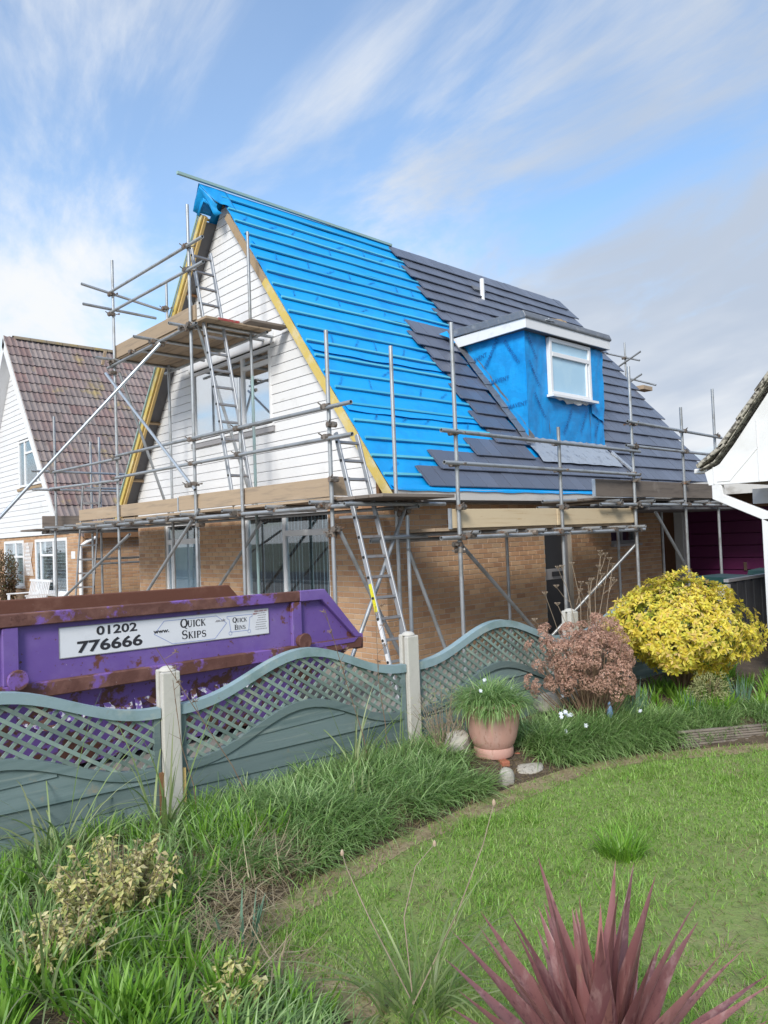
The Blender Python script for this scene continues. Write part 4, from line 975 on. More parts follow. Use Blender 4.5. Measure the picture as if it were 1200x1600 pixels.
# ================================================================== LADDERS
def ladder(label, b, t, w, wdir, rungs, group='ladders on the scaffolding', sticker=False, name='ladder'):
    b, t, wdir = Vector(b), Vector(t), Vector(wdir).normalized(); d = (t-b).normalized(); L_ = (t-b).length
    la = thing(name, label, 'ladder', b, group); nrm = d.cross(wdir).normalized()
    for k, sgn in enumerate((-1, 1)):
        o = MB().bar(b+wdir*w/2*sgn, t+wdir*w/2*sgn, .028, .062, nrm).build('stile', MT['alu'], la); bevel(o, .004)
        pl = MB()
        for i in range(rungs):
            c = b+d*(.18+i*(L_-.3)/(rungs-1))+wdir*(w/2+.0145)*sgn; pl.tube(c, c+wdir*.008*sgn, .017, 8, False)
        pl.build('rung_plug', MT['rubber'], o)
        if sticker and sgn < 0:
            c = b+d*L_*.36+wdir*(-(w/2+.0155)); MB().bar(c-d*.16, c+d*.16, .003, .045, nrm).build('warning_label', MT['yellow_label'], o)
            c = b+d*L_*.24+wdir*(-(w/2+.0155)); MB().bar(c-d*.13, c+d*.13, .003, .04, nrm).build('warning_label', MT['upvc'], o)
            c = b+d*L_*.13+wdir*(-(w/2+.0155)); MB().bar(c-d*.1, c+d*.1, .003, .04, nrm).build('warning_label', MT['upvc'], o)
    for i in range(rungs):
        c = b+d*(.18+i*(L_-.3)/(rungs-1)); MB().bar(c-wdir*w/2, c+wdir*w/2, .03, .03, nrm).build('rung', MT['rung'], la)
ladder('aluminium ladder with a yellow sticker leaning against the corner of the scaffolding', (-1.14, -1.52, 0), (-1.03, -.50, 3.0), .335, (1, .02, 0), 13, sticker=True)
ladder('aluminium ladder rising from the lower deck past the small high platform', (-1.14, 1.62, 2.25), (-1.07, 2.72, 6.2), .33, (1, .04, 0), 15)
ladder('grey ladder standing between the two houses at the left end of the deck', (-1.18, 7.55, 0), (-1.10, 7.05, 3.0), .32, (.85, -.55, 0), 11)

# ================================================================== SKIP
skip = thing('skip', 'rusty purple builders skip with a white sign on its side parked behind the fence', 'skip', (-3.7, -.6, 0))
SKY, SKF, SKR = -1.50, .22, .012       # near side, far side, tilt (rise to the left)
def sk(x, z): return z+SKR*(-2.3-x)
RX0, RX1, MX0, MX1 = -5.75, -2.27, -6.2, -1.83      # rim and mid-rail ends
ZR_, ZM = 1.25, .735
def side_plate(y, m, nrm):
    mb = MB(); mb.prism([(MX0, y, sk(MX0, ZM)), (MX1, y, sk(MX1, ZM)), (RX1, y, sk(RX1, ZR_)), (RX0, y, sk(RX0, ZR_))], (0, .008*nrm, 0)); return mb
near = side_plate(SKY, None, 1).build('side_panel', MT['skip_purple'], skip)
far = side_plate(SKF, None, -1).build('side_panel', MT['skip_inside'], skip)
def rim(y, n_, m, name, w=.085, out=.055):
    mb = MB(); c = [(RX0, sk(RX0, ZR_)), (RX1, sk(RX1, ZR_))]
    mb.prism([(RX0-.02, y, sk(RX0, ZR_)-w), (RX1+.0, y, sk(RX1, ZR_)-w), (RX1-.005, y, sk(RX1, ZR_)+.012), (RX0, y, sk(RX0, ZR_)+.012)], (0, -out*n_, 0)); return mb.build(name, m, skip)
bevel(rim(SKY, 1, MT['skip_rust'], 'top_rim'), .008); bevel(rim(SKF, -1, MT['skip_inside'], 'top_rim'), .008)
# purple end of the rim and sloping edge bars
def slope_bar(y, n_, m):
    mb = MB(); mb.prism([(RX1+.001, y-.002*n_, sk(RX1, ZR_)+.014), (RX1-.30, y-.002*n_, sk(RX1-.3, ZR_)+.014), (RX1-.30, y-.002*n_, sk(RX1-.3, ZR_)-.088), (RX1-.035, y-.002*n_, sk(RX1, ZR_)-.088), (MX1-.06, y-.002*n_, sk(MX1, ZM)+.02), (MX1+.02, y-.002*n_, sk(MX1, ZM)+.02)], (0, -.058*n_, 0)); return mb.build('edge_bar', m, skip)
bevel(slope_bar(SKY, 1, MT['skip_purple']), .006); bevel(slope_bar(SKF, -1, MT['skip_inside']), .006)
for y, n_, m in ((SKY, 1, MT['skip_rust']), (SKF, -1, MT['skip_inside'])):
    mb = MB(); mb.prism([(MX0, y, sk(MX0, ZM)-.105), (MX1, y, sk(MX1, ZM)-.085), (MX1+.03, y, sk(MX1, ZM)+.02), (MX0, y, sk(MX0, ZM)+.01)], (0, -.065*n_, 0)); bevel(mb.build('mid_rail', m, skip), .008)
mb = MB(); mb.prism([(MX1-.75, SKY-.067, sk(MX1-.75, ZM)-.03), (MX1-.1, SKY-.067, sk(MX1, ZM)-.02), (MX1-.04, SKY-.067, sk(MX1, ZM)+.022), (MX1-.75, SKY-.067, sk(MX1-.75, ZM)+.012)], (0, -.004, 0)); mb.build('rail_cap', MT['skip_purple'], skip)
for x in (-5.13, -2.60):
    bevel(MB().box(x-.055, SKY-.045, sk(x, ZM)+.012, x+.055, SKY-.001, sk(x, ZR_)-.088).build('rib', MT['skip_purple'], skip), .006)
    lg = MB(); lg.tube((x+.02, SKY-.046, sk(x, ZM)+.06), (x+.02, SKY-.11, sk(x, ZM)+.06), .055, 16, False); lg.tube((x+.02, SKY-.11, sk(x, ZM)+.06), (x+.02, SKY-.14, sk(x, ZM)+.06), .075, 16, False); bevel(lg.build('lifting_lug', MT['skip_rust'], skip), .006)
bevel(MB().box(MX1-.06, SKY-.05, sk(MX1, ZM)-.10, MX1+.045, SKY+.02, sk(MX1, ZM)+.05).build('corner_block', MT['skip_rust'], skip), .01)
# tapered lower body
bz = .05
lo = MB(); tp = [(MX0+.02, SKY, sk(MX0, ZM)-.05), (MX1-.05, SKY, sk(MX1, ZM)-.05), (MX1-.05, SKF, sk(MX1, ZM)-.05), (MX0+.02, SKF, sk(MX0, ZM)-.05)]
bt = [(MX0+.75, SKY+.22, bz), (MX1-.85, SKY+.22, bz), (MX1-.85, SKF-.22, bz), (MX0+.75, SKF-.22, bz)]
lo.add(tp+bt, [(0, 4, 5, 1), (1, 5, 6, 2), (2, 6, 7, 3), (3, 7, 4, 0), (4, 7, 6, 5)]); lo.build('lower_body', MT['skip_lower'], skip)
li = MB(); e = .012; q = [(p[0]+(e if i in (0, 3) else -e), p[1]+(e if i < 2 else -e), p[2]) for i, p in enumerate(tp)]; q2 = [(p[0], p[1], p[2]+e) for p in bt]
li.add(q+q2, [(0, 1, 5, 4), (1, 2, 6, 5), (2, 3, 7, 6), (3, 0, 4, 7), (4, 5, 6, 7)]); li.build('inner_lining', MT['skip_inside'], skip)
# the sign
SX0, SX1, SZ0, SZ1 = -4.78, -2.90, .895, 1.125
sg = MB(); sg.prism([(SX0, SKY-.003, sk(SX0, SZ0)), (SX1, SKY-.003, sk(SX1, SZ0)+.0), (SX1, SKY-.003, sk(SX1, SZ1)), (SX0, SKY-.003, sk(SX0, SZ1))], (0, -.003, 0))
sign = sg.build('sign', MT['sticker'], skip)
bd = MB()
for (xa, za, xb, zb_) in ((SX0, SZ0, SX1, SZ0), (SX0, SZ1, SX1, SZ1)): bd.bar((xa, SKY-.007, sk(xa, za)), (xb, SKY-.007, sk(xb, zb_)), .002, .006)
for x in (SX0, SX1): bd.bar((x, SKY-.007, sk(x, SZ0)), (x, SKY-.007, sk(x, SZ1)), .006, .002, (1, 0, 0))
bd.build('sign_border', MT['ink_grey'], sign)
def put_text(parent, txt, x, z, size, bold, m, sx=1.0, y=SKY-.0075, name='lettering', ang=0.0):
    me = text_mesh(txt, size, bold, .0006); me.materials.clear(); me.materials.append(m)
    M = frame3((x, y, sk(x, z)), (1, 0, -SKR), (0, 0, 1)) @ Matrix.Rotation(ang, 4, 'Z') @ Matrix.Diagonal((sx, 1, 1, 1)); return inst(name, me, parent, M)
put_text(sign, '01202', -4.33, 1.074, .094, .0022, MT['ink'], 1.42)
put_text(sign, '776666', -4.385, .962, .118, .0034, MT['ink'], 1.5)
# slab-serif capitals drawn as strokes
def glyph(ch):
    """strokes in a unit cell: (points, widths)"""
    th, tn = .215, .10
    def arc(cx, cy, rx, ry, a0, a1, n=14): return [(cx+rx*math.cos(a0+(a1-a0)*i/n), cy+ry*math.sin(a0+(a1-a0)*i/n)) for i in range(n+1)]
    def wv(pts): return [tn+(th-tn)*abs(math.sin(math.atan2((pts[min(i+1, len(pts)-1)][1]-pts[max(i-1, 0)][1]), (pts[min(i+1, len(pts)-1)][0]-pts[max(i-1, 0)][0])))) for i in range(len(pts))]
    S = []; ser = lambda x, y, w=.34: S.append(([(x-w/2, y), (x+w/2, y)], [.06, .06]))
    if ch == 'Q': p = arc(.5, .5, .42, .46, 0, 2*PI, 26); S.append((p, wv(p))); S.append(([(.48, .18), (.72, -.06), (.98, -.14)], [.1, .13, .05]))
    if ch == 'U': p = [(.22, .95), (.22, .38)]+arc(.5, .34, .28, .30, PI, 2*PI, 12)+[(.78, .95)]; w = [th]*2+[.13]*13+[.08]; S.append((p, w)); ser(.22, .97); ser(.78, .97)
    if ch == 'I': S.append(([(.5, .03), (.5, .97)], [th, th])); ser(.5, .03); ser(.5, .97)
    if ch == 'C': p = arc(.54, .5, .42, .46, .75, 2*PI-.75, 20); S.append((p, wv(p))); S.append(([(.86, .97), (.86, .68)], [.06, .06]))
    if ch == 'K': S.append(([(.24, .03), (.24, .97)], [th, th])); ser(.24, .03); ser(.24, .97); S.append(([(.30, .42), (.80, .95)], [.07, .07])); S.append(([(.44, .56), (.84, .03)], [.16, .16])); ser(.82, .97, .28); ser(.86, .03, .30)
    if ch == 'S': p = arc(.5, .72, .30, .24, .5, PI*1.45, 12)+arc(.5, .27, .33, .25, PI*.40, -PI*.86, 14); S.append((p, [.08]*5+[.17]*16+[.09]*(len(p)-21))); S.append(([(.80, .97), (.80, .72)], [.05, .05])); S.append(([(.17, .30), (.17, .02)], [.05, .05]))
    if ch == 'P': S.append(([(.26, .03), (.26, .97)], [th, th])); ser(.26, .03); S.append(([(.1, .97), (.5, .97)], [.06, .06])); p = [(.3, .94)]+arc(.54, .70, .30, .24, PI/2, -PI/2, 12)+[(.3, .46)]; S.append((p, [.07, .09]+[.15]*11+[.09, .07]))
    if ch == 'B': S.append(([(.26, .03), (.26, .97)], [th, th])); ser(.2, .03, .3); ser(.2, .97, .3); p = [(.3, .95)]+arc(.52, .74, .26, .21, PI/2, -PI/2, 10)+[(.3, .53)]; S.append((p, [.06, .08]+[.14]*9+[.08, .06])); p = [(.3, .51)]+arc(.54, .28, .32, .25, PI/2, -PI/2, 10)+[(.3, .03)]; S.append((p, [.06, .08]+[.16]*9+[.08, .06]))
    if ch == 'N': S.append(([(.2, .03), (.2, .97)], [.07, .07])); S.append(([(.2, .95), (.8, .05)], [.17, .17])); S.append(([(.8, .03), (.8, .97)], [.07, .07])); ser(.2, .03, .28); ser(.14, .97, .26); ser(.8, .97, .28)
    return S
def serif_word(parent, txt, x, z, hcap, m, gap=.92, y=SKY-.0072):
    """first letter tall, the rest small capitals; centred at x"""
    hs = [hcap if i == 0 else hcap*.78 for i in range(len(txt))]; ws = [h*(.86 if c != 'I' else .50) for h, c in zip(hs, txt)]
    cx = x-sum(ws)*gap/2
    for c, h, w in zip(txt, hs, ws):
        mb = MB()
        for pts, wd in glyph(c):
            P = [Vector((p[0]*h*.86-(h*.18 if c == 'I' else 0), p[1]*h)) for p in pts]; L_ = []; R_ = []
            for i, p in enumerate(P):
                d = (P[min(i+1, len(P)-1)]-P[max(i-1, 0)]); d = d.normalized() if d.length else Vector((1, 0)); nn = Vector((-d.y, d.x))*wd[i]*h/2
                L_.append(p+nn); R_.append(p-nn)
            V = [(cx+q.x, y, sk(cx, z)+q.y) for q in L_]+[(cx+q.x, y, sk(cx, z)+q.y) for q in R_]; n = len(P)
            mb.add(V, [(i, n+i, n+i+1, i+1) for i in range(n-1)])
        mb.build('lettering', m, parent); cx += w*gap
serif_word(sign, 'QUICK', -3.665, 1.028, .074, MT['ink'], .98); serif_word(sign, 'SKIPS', -3.66, .932, .074, MT['ink'], .98)
serif_word(sign, 'QUICK', -3.205, 1.025, .046, MT['ink'], .98); serif_word(sign, 'BINS', -3.205, .960, .046, MT['ink'], .98)
put_text(sign, 'www.', -3.955, 1.020, .045, .0012, MT['ink'], 1.3); put_text(sign, '.co.uk', -3.405, 1.058, .032, .001, MT['ink_grey'], 1.3)
em = MB()
def loop_line(pts, w=.005, y=SKY-.0068):
    for p, q in zip(pts, pts[1:]): em.bar((p[0], y, sk(p[0], p[1])), (q[0], y, sk(q[0], q[1])), .0008, w, (0, 0, 1)) if abs(p[0]-q[0]) > 1e-4 else em.bar((p[0], y, sk(p[0], p[1])), (q[0], y, sk(q[0], q[1])), w, .0008, (0, 1, 0))
loop_line([(-4.02, 1.0), (-3.93, 1.10), (-3.44, 1.10), (-3.34, 1.03), (-3.46, .905), (-3.86, .905), (-4.02, 1.0)])
loop_line([(-3.335, 1.085), (-3.075, 1.085), (-3.075, 1.065), (-3.10, 1.06), (-3.115, .945), (-3.30, .945), (-3.315, 1.06), (-3.335, 1.065), (-3.335, 1.085)])
for cx in (-3.305, -3.11):
    loop_line([(cx+.016*math.cos(a*PI/5), .935+.016*math.sin(a*PI/5)) for a in range(11)], .004)
em.build('emblem', MT['ink_blue'], sign)
put_text(sign, 'LEVEL LOADS ONLY', -2.985+.005, 1.108, .018, .0004, MT['ink_red'], .88); put_text(sign, 'NOT', -3.045, 1.085, .020, .0006, MT['ink_red'], 1.0)
fine = MB()
for i in range(8):
    xa = -3.02-.02*(i > 3)+rnd.uniform(-.01, .01); xb = -2.925+rnd.uniform(-.01, .008); zc = 1.088-.0205*i; x = xa
    while x < xb:
        l = rnd.uniform(.006, .016); fine.bar((x, SKY-.0068, sk(x, zc)), (min(x+l, xb), SKY-.0068, sk(x, zc)), .0008, .0065); x += l+.004
fine.build('small_print', MT['ink_grey'], sign)
# worn white letters on the lower body
ww = mat('worn_white', (0.62, 0.62, 0.66), 0.6, layers=[((0.15, 0.085, 0.325), 26, .43, .50), ((0.12, 0.05, 0.035), 9, .52, .56)])
put_text(skip, 'QUICK SKIPS', -4.05, .505, .31, .008, ww, 1.15, SKY+.070, 'worn_lettering')
for o in skip.children:
    if o.name.startswith('worn_lettering'): o.matrix_basis = o.matrix_basis @ Matrix.Rotation(-.36, 4, 'X')

# ================================================================== GARDEN FENCE
fence = thing('garden_fence', 'teal painted wavy topped trellis fence panels between pale concrete posts along the garden', 'fence', (-4.73, -3.16, .1))
def FY(x): return -3.15-.0695*(x+4.74)
FD = Vector((1, -.0695, 0)).normalized(); FN = Vector((-.0695, -1, 0)).normalized()      # along, towards the garden
def FP(x, z, off=0.0): return Vector((x, FY(x), z))+FN*off
POSTX = (-6.67, -4.73, -2.84, -.89, 1.06)
for i, px_ in enumerate(POSTX):
    mb = MB(); b, t = FP(px_, -.2), FP(px_, 1.0+.012*(i % 2))
    # H section: two faces and a web, the front face a little lower than the cap
    mb.obox((FP(px_, .40, .030)), FD*.056, FN*.022, Vector((0, 0, .60)))
    mb.obox((FP(px_, .405, -.035)), FD*.056, FN*.020, Vector((0, 0, .605)))
    mb.obox((FP(px_, .405, -.0035)), FD*.030, FN*.0115, Vector((0, 0, .608)))
    o = mb.build('concrete_post', MT['concrete'], fence); bevel(o, .008, 2)
    cp = MB(); cp.lathe([(.052, 0), (.047, .012), (.028, .024), (.0, .028)], FP(px_, 1.003, -.005), 12); cp.build('cap', MT['concrete'], o, smooth=True)
for a in (-.064, .064):
    MB().bar(FP(-4.73+a, .02, .03), FP(-4.73+a, .42, .03), .02, .03, FD).build('wooden_wedge', MT['new_timber'] if a > 0 else MT['brown_timber'], fence)
def wave(u): return .795+.225*(.5-.5*math.cos(2*PI*min(max(u, 0), 1)))**1.15
def curved_rail(x0, x1, dz, h, off0, off1, m, name, parent, n=26):
    mb = MB(); V = []
    for j in range(n+1):
        u = j/n; x = x0+(x1-x0)*u; z = wave(u)+dz
        V += [FP(x, z, off0), FP(x, z, off1), FP(x, z-h, off1), FP(x, z-h, off0)]
    F = []
    for j in range(n):
        a = 4*j
        for k in range(4): F.append((a+k, a+4+k, a+4+(k+1) % 4, a+(k+1) % 4))
    F += [(3, 2, 1, 0), (4*n, 4*n+1, 4*n+2, 4*n+3)]
    mb.add(V, F); o = mb.build(name, m, parent); return o
DZM = -.345
for i in range(4):
    x0, x1 = POSTX[i]+.062, POSTX[i+1]-.062; Lp = x1-x0
    fr = MB()
    for xx in (x0+.018, x1-.018): fr.bar(FP(xx, .06, 0), FP(xx, .79, 0), .036, .036, FD)
    fr.bar(FP(x0+.018, .075, 0), FP(x1-.018, .075, 0), .034, .05)
    pn = fr.build('fence_panel', MT['fence_paint'], fence)
    curved_rail(x0, x1, 0, .058, -.030, .034, MT['fence_rail'], 'top_rail', pn)
    curved_rail(x0+.036, x1-.036, DZM, .052, -.024, .026, MT['fence_paint'], 'mid_rail', pn)
    # diagonal trellis laths in two layers, each clipped between the rails
    for lay, sgn in ((.010, -1), (-.004, 1)):
        c = -1.0
        while c < Lp+1.0:
            pts = []
            for q in range(121):
                x = x0+.03+(Lp-.06)*q/120; u = (x-x0)/Lp; z = .62+sgn*(x-x0-c)*(.68 if sgn < 0 else 1.0)
                if wave(u)+DZM-.03 < z < wave(u)-.04: pts.append((x, z))
            # longest continuous run
            if len(pts) > 3:
                mb = MB(); mb.bar(FP(*pts[0], lay), FP(*pts[-1], lay), .018 if sgn > 0 else .021, .009, FN)
                mb.build('trellis_lath', MT['lattice'], pn)
            c += .080 if sgn > 0 else .102
    # overlapping boards below, the upper ones cut to the curve
    z = .02; k = 0
    while z < .66:
        zt = z+.132; n = 16; run = []
        def flush(run):
            if len(run) < 2: return
            mb = MB(); V = []
            for x, zb_, zt_ in run: V += [FP(x, zb_, .016+.004*(k % 2)), FP(x, zt_, .004), FP(x, zt_, -.006), FP(x, zb_, .004)]
            F = []
            for j in range(len(run)-1):
                a = 4*j
                for q in range(4): F.append((a+q, a+4+q, a+4+(q+1) % 4, a+(q+1) % 4))
            e = 4*(len(run)-1); F += [(3, 2, 1, 0), (e, e+1, e+2, e+3)]
            mb.add(V, F); mb.build('fence_board', MT['fence_paint'], pn)
        slope = .05*math.sin(k*1.7+i)
        for j in range(n+1):
            u = j/n; x = x0+.03+(Lp-.06)*u; lim = wave((x-x0)/Lp)+DZM-.03; zb2 = z+slope*(u-.5); zt2 = min(zt+.025+slope*(u-.5), lim)
            if zt2-zb2 > .012: run.append((x, zb2, zt2))
            else: flush(run); run = []
        flush(run); z += .125; k += 1
    MB().bar(FP(x0+Lp*.34, .05, -.016), FP(x0+Lp*.34, wave(.34)+DZM-.05, -.016), .03, .02, FD).bar(FP(x0+Lp*.72, .05, -.016), FP(x0+Lp*.72, wave(.72)+DZM-.05, -.016), .03, .02, FD).build('batten', MT['fence_paint'], pn)

# boundary fence carrying on beside the drive: dark close boarding
bf = thing('boundary_fence', 'dark close boarded fence with a capping rail behind the yellow bush', 'fence', (1.2, -3.6, 0))
x = 1.9
MB().obox(FP(1.98, .5, .0), FD*.05, FN*.05, Vector((0, 0, .55))).build('concrete_post', MT['concrete'], bf)
x = 2.06
while x < 7.5:
    w = .098; o = MB().obox(FP(x+w/2, .55, .012*(round(x*10) % 2)), FD*w/2, FN*.009, Vector((0, 0, .52))).build('board', MT['dark_fence'], bf); x += w+.004
MB().bar(FP(2.03, 1.09, 0), FP(7.5, 1.13, 0), .06, .035).build('capping_rail', MT['grey_frame'], bf)

# ================================================================== GARAGE WITH MAGENTA DOOR
gar = thing('garage', 'garage at the end of the drive with a dark magenta panelled door', 'garage', (9.2, -.8, 0))
GX = 9.2
wl = MB(); wl.box(GX, .42, 0, GX+.2, 2.2, 2.5); wl.box(GX, -2.75, 0, GX+.2, -2.35, 2.5); wl.box(GX, -2.35, 2.08, GX+.2, .22, 2.5)
wl.build('wall', MT['brick_red'], gar)
bevel(MB().box(GX-.12, .22, 0, GX+.1, .42, 2.2).build('white_post', MT['upvc'], gar), .006)
dr = MB().box(GX+.04, -2.35, 0, GX+.08, .22, 2.08).build('garage_door', MT['magenta'], gar)
for k in range(8):
    bevel(MB().box(GX-.004, -2.33, .03+.256*k, GX+.038, .20, .03+.256*k+.240).build('door_panel', MT['magenta'], dr), .010, 2)
MB().box(GX-.045, -1.06, .78, GX-.006, -1.0, .95).build('handle', MT['chrome'], dr)
MB().box(4.5, -1.42, 2.03, 9.0, -.01, 2.07).build('carport_roof', MT['soffit'], gar)
cr_ = MB().box(7.4, -2.75, 2.42, GX+.4, .2, 2.52).build('carport_roof', MT['soffit'], gar)
MB().box(7.36, -2.75, 2.30, 7.40, .2, 2.56).build('fascia', MT['fascia'], gar)
MB().box(GX+.2, -2.75, 0, GX+5, 2.2, 2.42).build('side_wall', MT['brick_red'], gar)
# wheelie bins between the garage and the fence
def wheelie(label, x, y, a):
    b = thing('wheelie_bin', label, 'wheelie bin', (x, y, 0), 'green lidded bins behind the boundary fence'); M = Matrix.Translation((x, y, 0)) @ Matrix.Rotation(a, 4, 'Z')
    def put(mb, name, m, bv=.015):
        mb.v = [tuple(M @ Vector(v)) for v in mb.v]; o = mb.build(name, m, b); bevel(o, bv, 2); return o
    mb = MB(); mb.add([(-.22, -.28, .06), (.22, -.28, .06), (.22, .24, .06), (-.22, .24, .06), (-.27, -.33, 1.0), (.27, -.33, 1.0), (.27, .33, 1.0), (-.27, .33, 1.0)], [(0, 3, 2, 1), (4, 5, 6, 7), (0, 1, 5, 4), (1, 2, 6, 5), (2, 3, 7, 6), (3, 0, 4, 7)]); put(mb, 'bin_body', MT['bin_green'])
    mb = MB(); mb.prism([(-.29, -.36, 1.005), (-.29, -.36, 1.05), (-.29, -.1, 1.09), (-.29, .34, 1.08), (-.29, .38, 1.02), (-.29, .38, 1.005)], (.58, 0, 0)); put(mb, 'lid', MT['bin_green'])
    mb = MB(); mb.bar((-.25, .42, 1.02), (.25, .42, 1.02), .035, .035); put(mb, 'handle', MT['bin_green'], .008)
    for sx in (-.2, .2):
        mb = MB(); mb.tube((sx-.03, .27, .10), (sx+.03, .27, .10), .10, 16, False); put(mb, 'wheel', MT['rubber'], .006)
wheelie('green lidded bin nearest the pole with its lid just above the dark fence', 3.1, -3.25, 1.2)
wheelie('green lidded bin further along, beside the white porch post', 4.6, -3.28, 1.6)

# ================================================================== NEIGHBOUR ON THE RIGHT: open fronted gable porch
nr = thing('neighbour_porch', 'white boarded gable with speckled roof tiles jutting in at the right edge', 'house', (1.2, -6, 0))
EX = 1.2; vz = [(-3.76, 2.395), (-3.92, 2.47), (-4.08, 2.66), (-4.30, 2.955), (-4.55, 3.29), (-5.2, 4.16), (-6.3, 5.62)]
full = vz+[(-12.6-y, z) for y, z in reversed(vz[:-1])]
gb = MB(); gb.prism([(EX, -3.84, 2.17)]+[(EX, y-.045, z-.085) for y, z in vz[:-1]]+[(EX, -6.3, 5.53)]+[(EX, -12.6-y+.045, z-.085) for y, z in reversed(vz[:-1])]+[(EX, -8.76, 2.17)], (.05, 0, 0))
gb.build('gable_board', MT['white_board'], nr)
# cover strips of the gable boards
cs = MB(); cs.bar((EX-.004, -3.90, 2.18), (EX-.004, -3.90, 2.36), .012, .006, (1, 0, 0)).bar((EX-.004, -4.36, 2.18), (EX-.004, -4.36, 2.80), .006, .006, (1, 0, 0)).bar((EX-.004, -4.36, 2.52), (EX-.004, -4.07, 2.21), .008, .006, (1, 0, 0)).bar((EX-.004, -4.07, 2.205), (EX-.004, -3.93, 2.205), .008, .006, (1, 0, 0))
cs.build('cover_strip', MT['white_paint'], nr)
nrr = MB()
for a, b in zip(full, full[1:]):
    nrr.add([(EX-.04, a[0], a[1]-.05), (EX-.04, b[0], b[1]-.05), (EX+6, b[0], b[1]-.05), (EX+6, a[0], a[1]-.05), (EX-.04, a[0], a[1]-.065), (EX-.04, b[0], b[1]-.065), (EX+6, b[0], b[1]-.065), (EX+6, a[0], a[1]-.065)], [(0, 1, 2, 3), (7, 6, 5, 4), (0, 4, 5, 1), (1, 5, 6, 2), (2, 6, 7, 3), (3, 7, 4, 0)])
nrr = nrr.build('roof', MT['speckled_tile'], nr)
# courses of thick tiles stepping up the curved verge
def along(pl, s):
    for a, b in zip(pl, pl[1:]):
        L_ = math.hypot(b[0]-a[0], b[1]-a[1])
        if s <= L_: return (a[0]+(b[0]-a[0])*s/L_, a[1]+(b[1]-a[1])*s/L_), ((b[0]-a[0])/L_, (b[1]-a[1])/L_)
        s -= L_
    return pl[-1], ((pl[-1][0]-pl[-2][0])/L_, (pl[-1][1]-pl[-2][1])/L_)
s = 0.0
while s < 4.0:
    (y0, z0), d0 = along(vz, s); (y1, z1), d1 = along(vz, min(s+.38, 4.0)); n0 = (d0[1], -d0[0]) if d0[1]*0-d0[0] > 0 else (d0[1], -d0[0])
    nx_, nz_ = d0[1], -d0[0]
    mb = MB(); P = [(EX-.07, y0+nx_*.012, z0+nz_*.012-.05), (EX-.07, y0+nx_*.055, z0+nz_*.055-.05), (EX-.07, y1+nx_*.035, z1+nz_*.035-.05), (EX-.07, y1-nx_*.005, z1-nz_*.005-.05)]
    mb.prism(P, (2.4, 0, 0)); o = mb.build('tile_course', MT['speckled_tile'], nrr); bevel(o, .006); s += .33
# little white gutter end, soffit, beam, bracket and post
bevel(MB().bar((1.30, -3.80, 2.335), (1.30, -3.66, 2.335), .10, .055).build('gutter_end', MT['white_paint'], nr), .01)
MB().box(EX+.051, -8.7, 2.20, EX+4.5, -3.9, 2.24).build('soffit', MT['old_timber'], nr)
MB().box(2.6, -8.5, 1.98, 2.68, -3.75, 2.16).build('beam', MT['white_paint'], nr)
bevel(MB().prism([(EX+.0, -3.87, 2.168), (EX+.0, -3.97, 2.168), (EX+.0, -3.99, 2.06), (EX+.0, -4.43, 1.855), (EX+.0, -4.43, 1.75), (EX+.0, -3.87, 2.02)], (.07, 0, 0)).build('bracket', MT['white_paint'], nr), .005)
bevel(MB().box(EX+.0, -4.43, 0, EX+.075, -4.36, 1.79).build('porch_post', MT['white_paint'], nr), .005)
MB().box(4.6, -8.6, 0, 4.8, -4.0, 2.2).build('wall', MT['brick_red'], nr)

# ================================================================== VEHICLE AT THE RIGHT EDGE (only its front corner is in view)
car = thing('parked_van', 'grey van just entering at the right edge showing an amber indicator above a round headlamp', 'van', (1.8, -5.35, 0))
CX0 = .66; cy0, cy1 = -6.15, -4.66
bd_ = MB(); bd_.prism([(CX0+.05, cy1, .32), (CX0, cy1, .62), (CX0+.02, cy1, 1.02), (CX0+.25, cy1, 1.12), (CX0+.62, cy1, 1.78), (CX0+.9, cy1, 1.88), (CX0+3.2, cy1, 1.88), (CX0+3.35, cy1, 1.0), (CX0+3.3, cy1, .32)], (0, cy0-cy1, 0))
cb = bd_.build('body', MT['car_paint'], car); bevel(cb, .06, 3)
MB().prism([(CX0+.245, cy1-.12, 1.16), (CX0+.575, cy1-.12, 1.74), (CX0+.575, cy0+.12, 1.74), (CX0+.245, cy0+.12, 1.16)], (-.03, 0, .02)).build('windscreen', MT['dark_door'], car)
for yy in (cy1-.16, cy0+.16):
    hl = MB(); hl.tube((CX0+.03, yy, .80), (CX0-.03, yy, .80), .095, 20, False); h_ = hl.build('headlight', MT['chrome'], car, smooth=True)
    MB().tube((CX0-.031, yy, .80), (CX0-.045, yy, .80), .078, 20, False, .05).build('lens', MT['lens'], h_, smooth=True)
    ih = MB().box(CX0-.02, yy-.085, .945, CX0+.04, yy+.085, 1.035).build('indicator_surround', MT['chrome'], car); bevel(ih, .01, 2)
    bevel(MB().box(CX0-.035, yy-.065, .955, CX0-.021, yy+.065, 1.025).build('indicator', MT['amber'], ih), .006, 2)
for xx in (CX0+.6, CX0+2.7):
    for yy in (cy1-.06, cy0+.06):
        wv_ = MB().tube((xx, yy-.09, .31), (xx, yy+.09, .31), .31, 22, False).build('wheel', MT['rubber'], car, smooth=True); MB().tube((xx, yy-.094, .31), (xx, yy+.094, .31), .18, 18, False).build('rim', MT['chrome'], wv_)
bevel(MB().box(CX0-.07, cy0, .42, CX0-.005, cy1, .55).build('bumper', MT['chrome'], car), .02, 2)

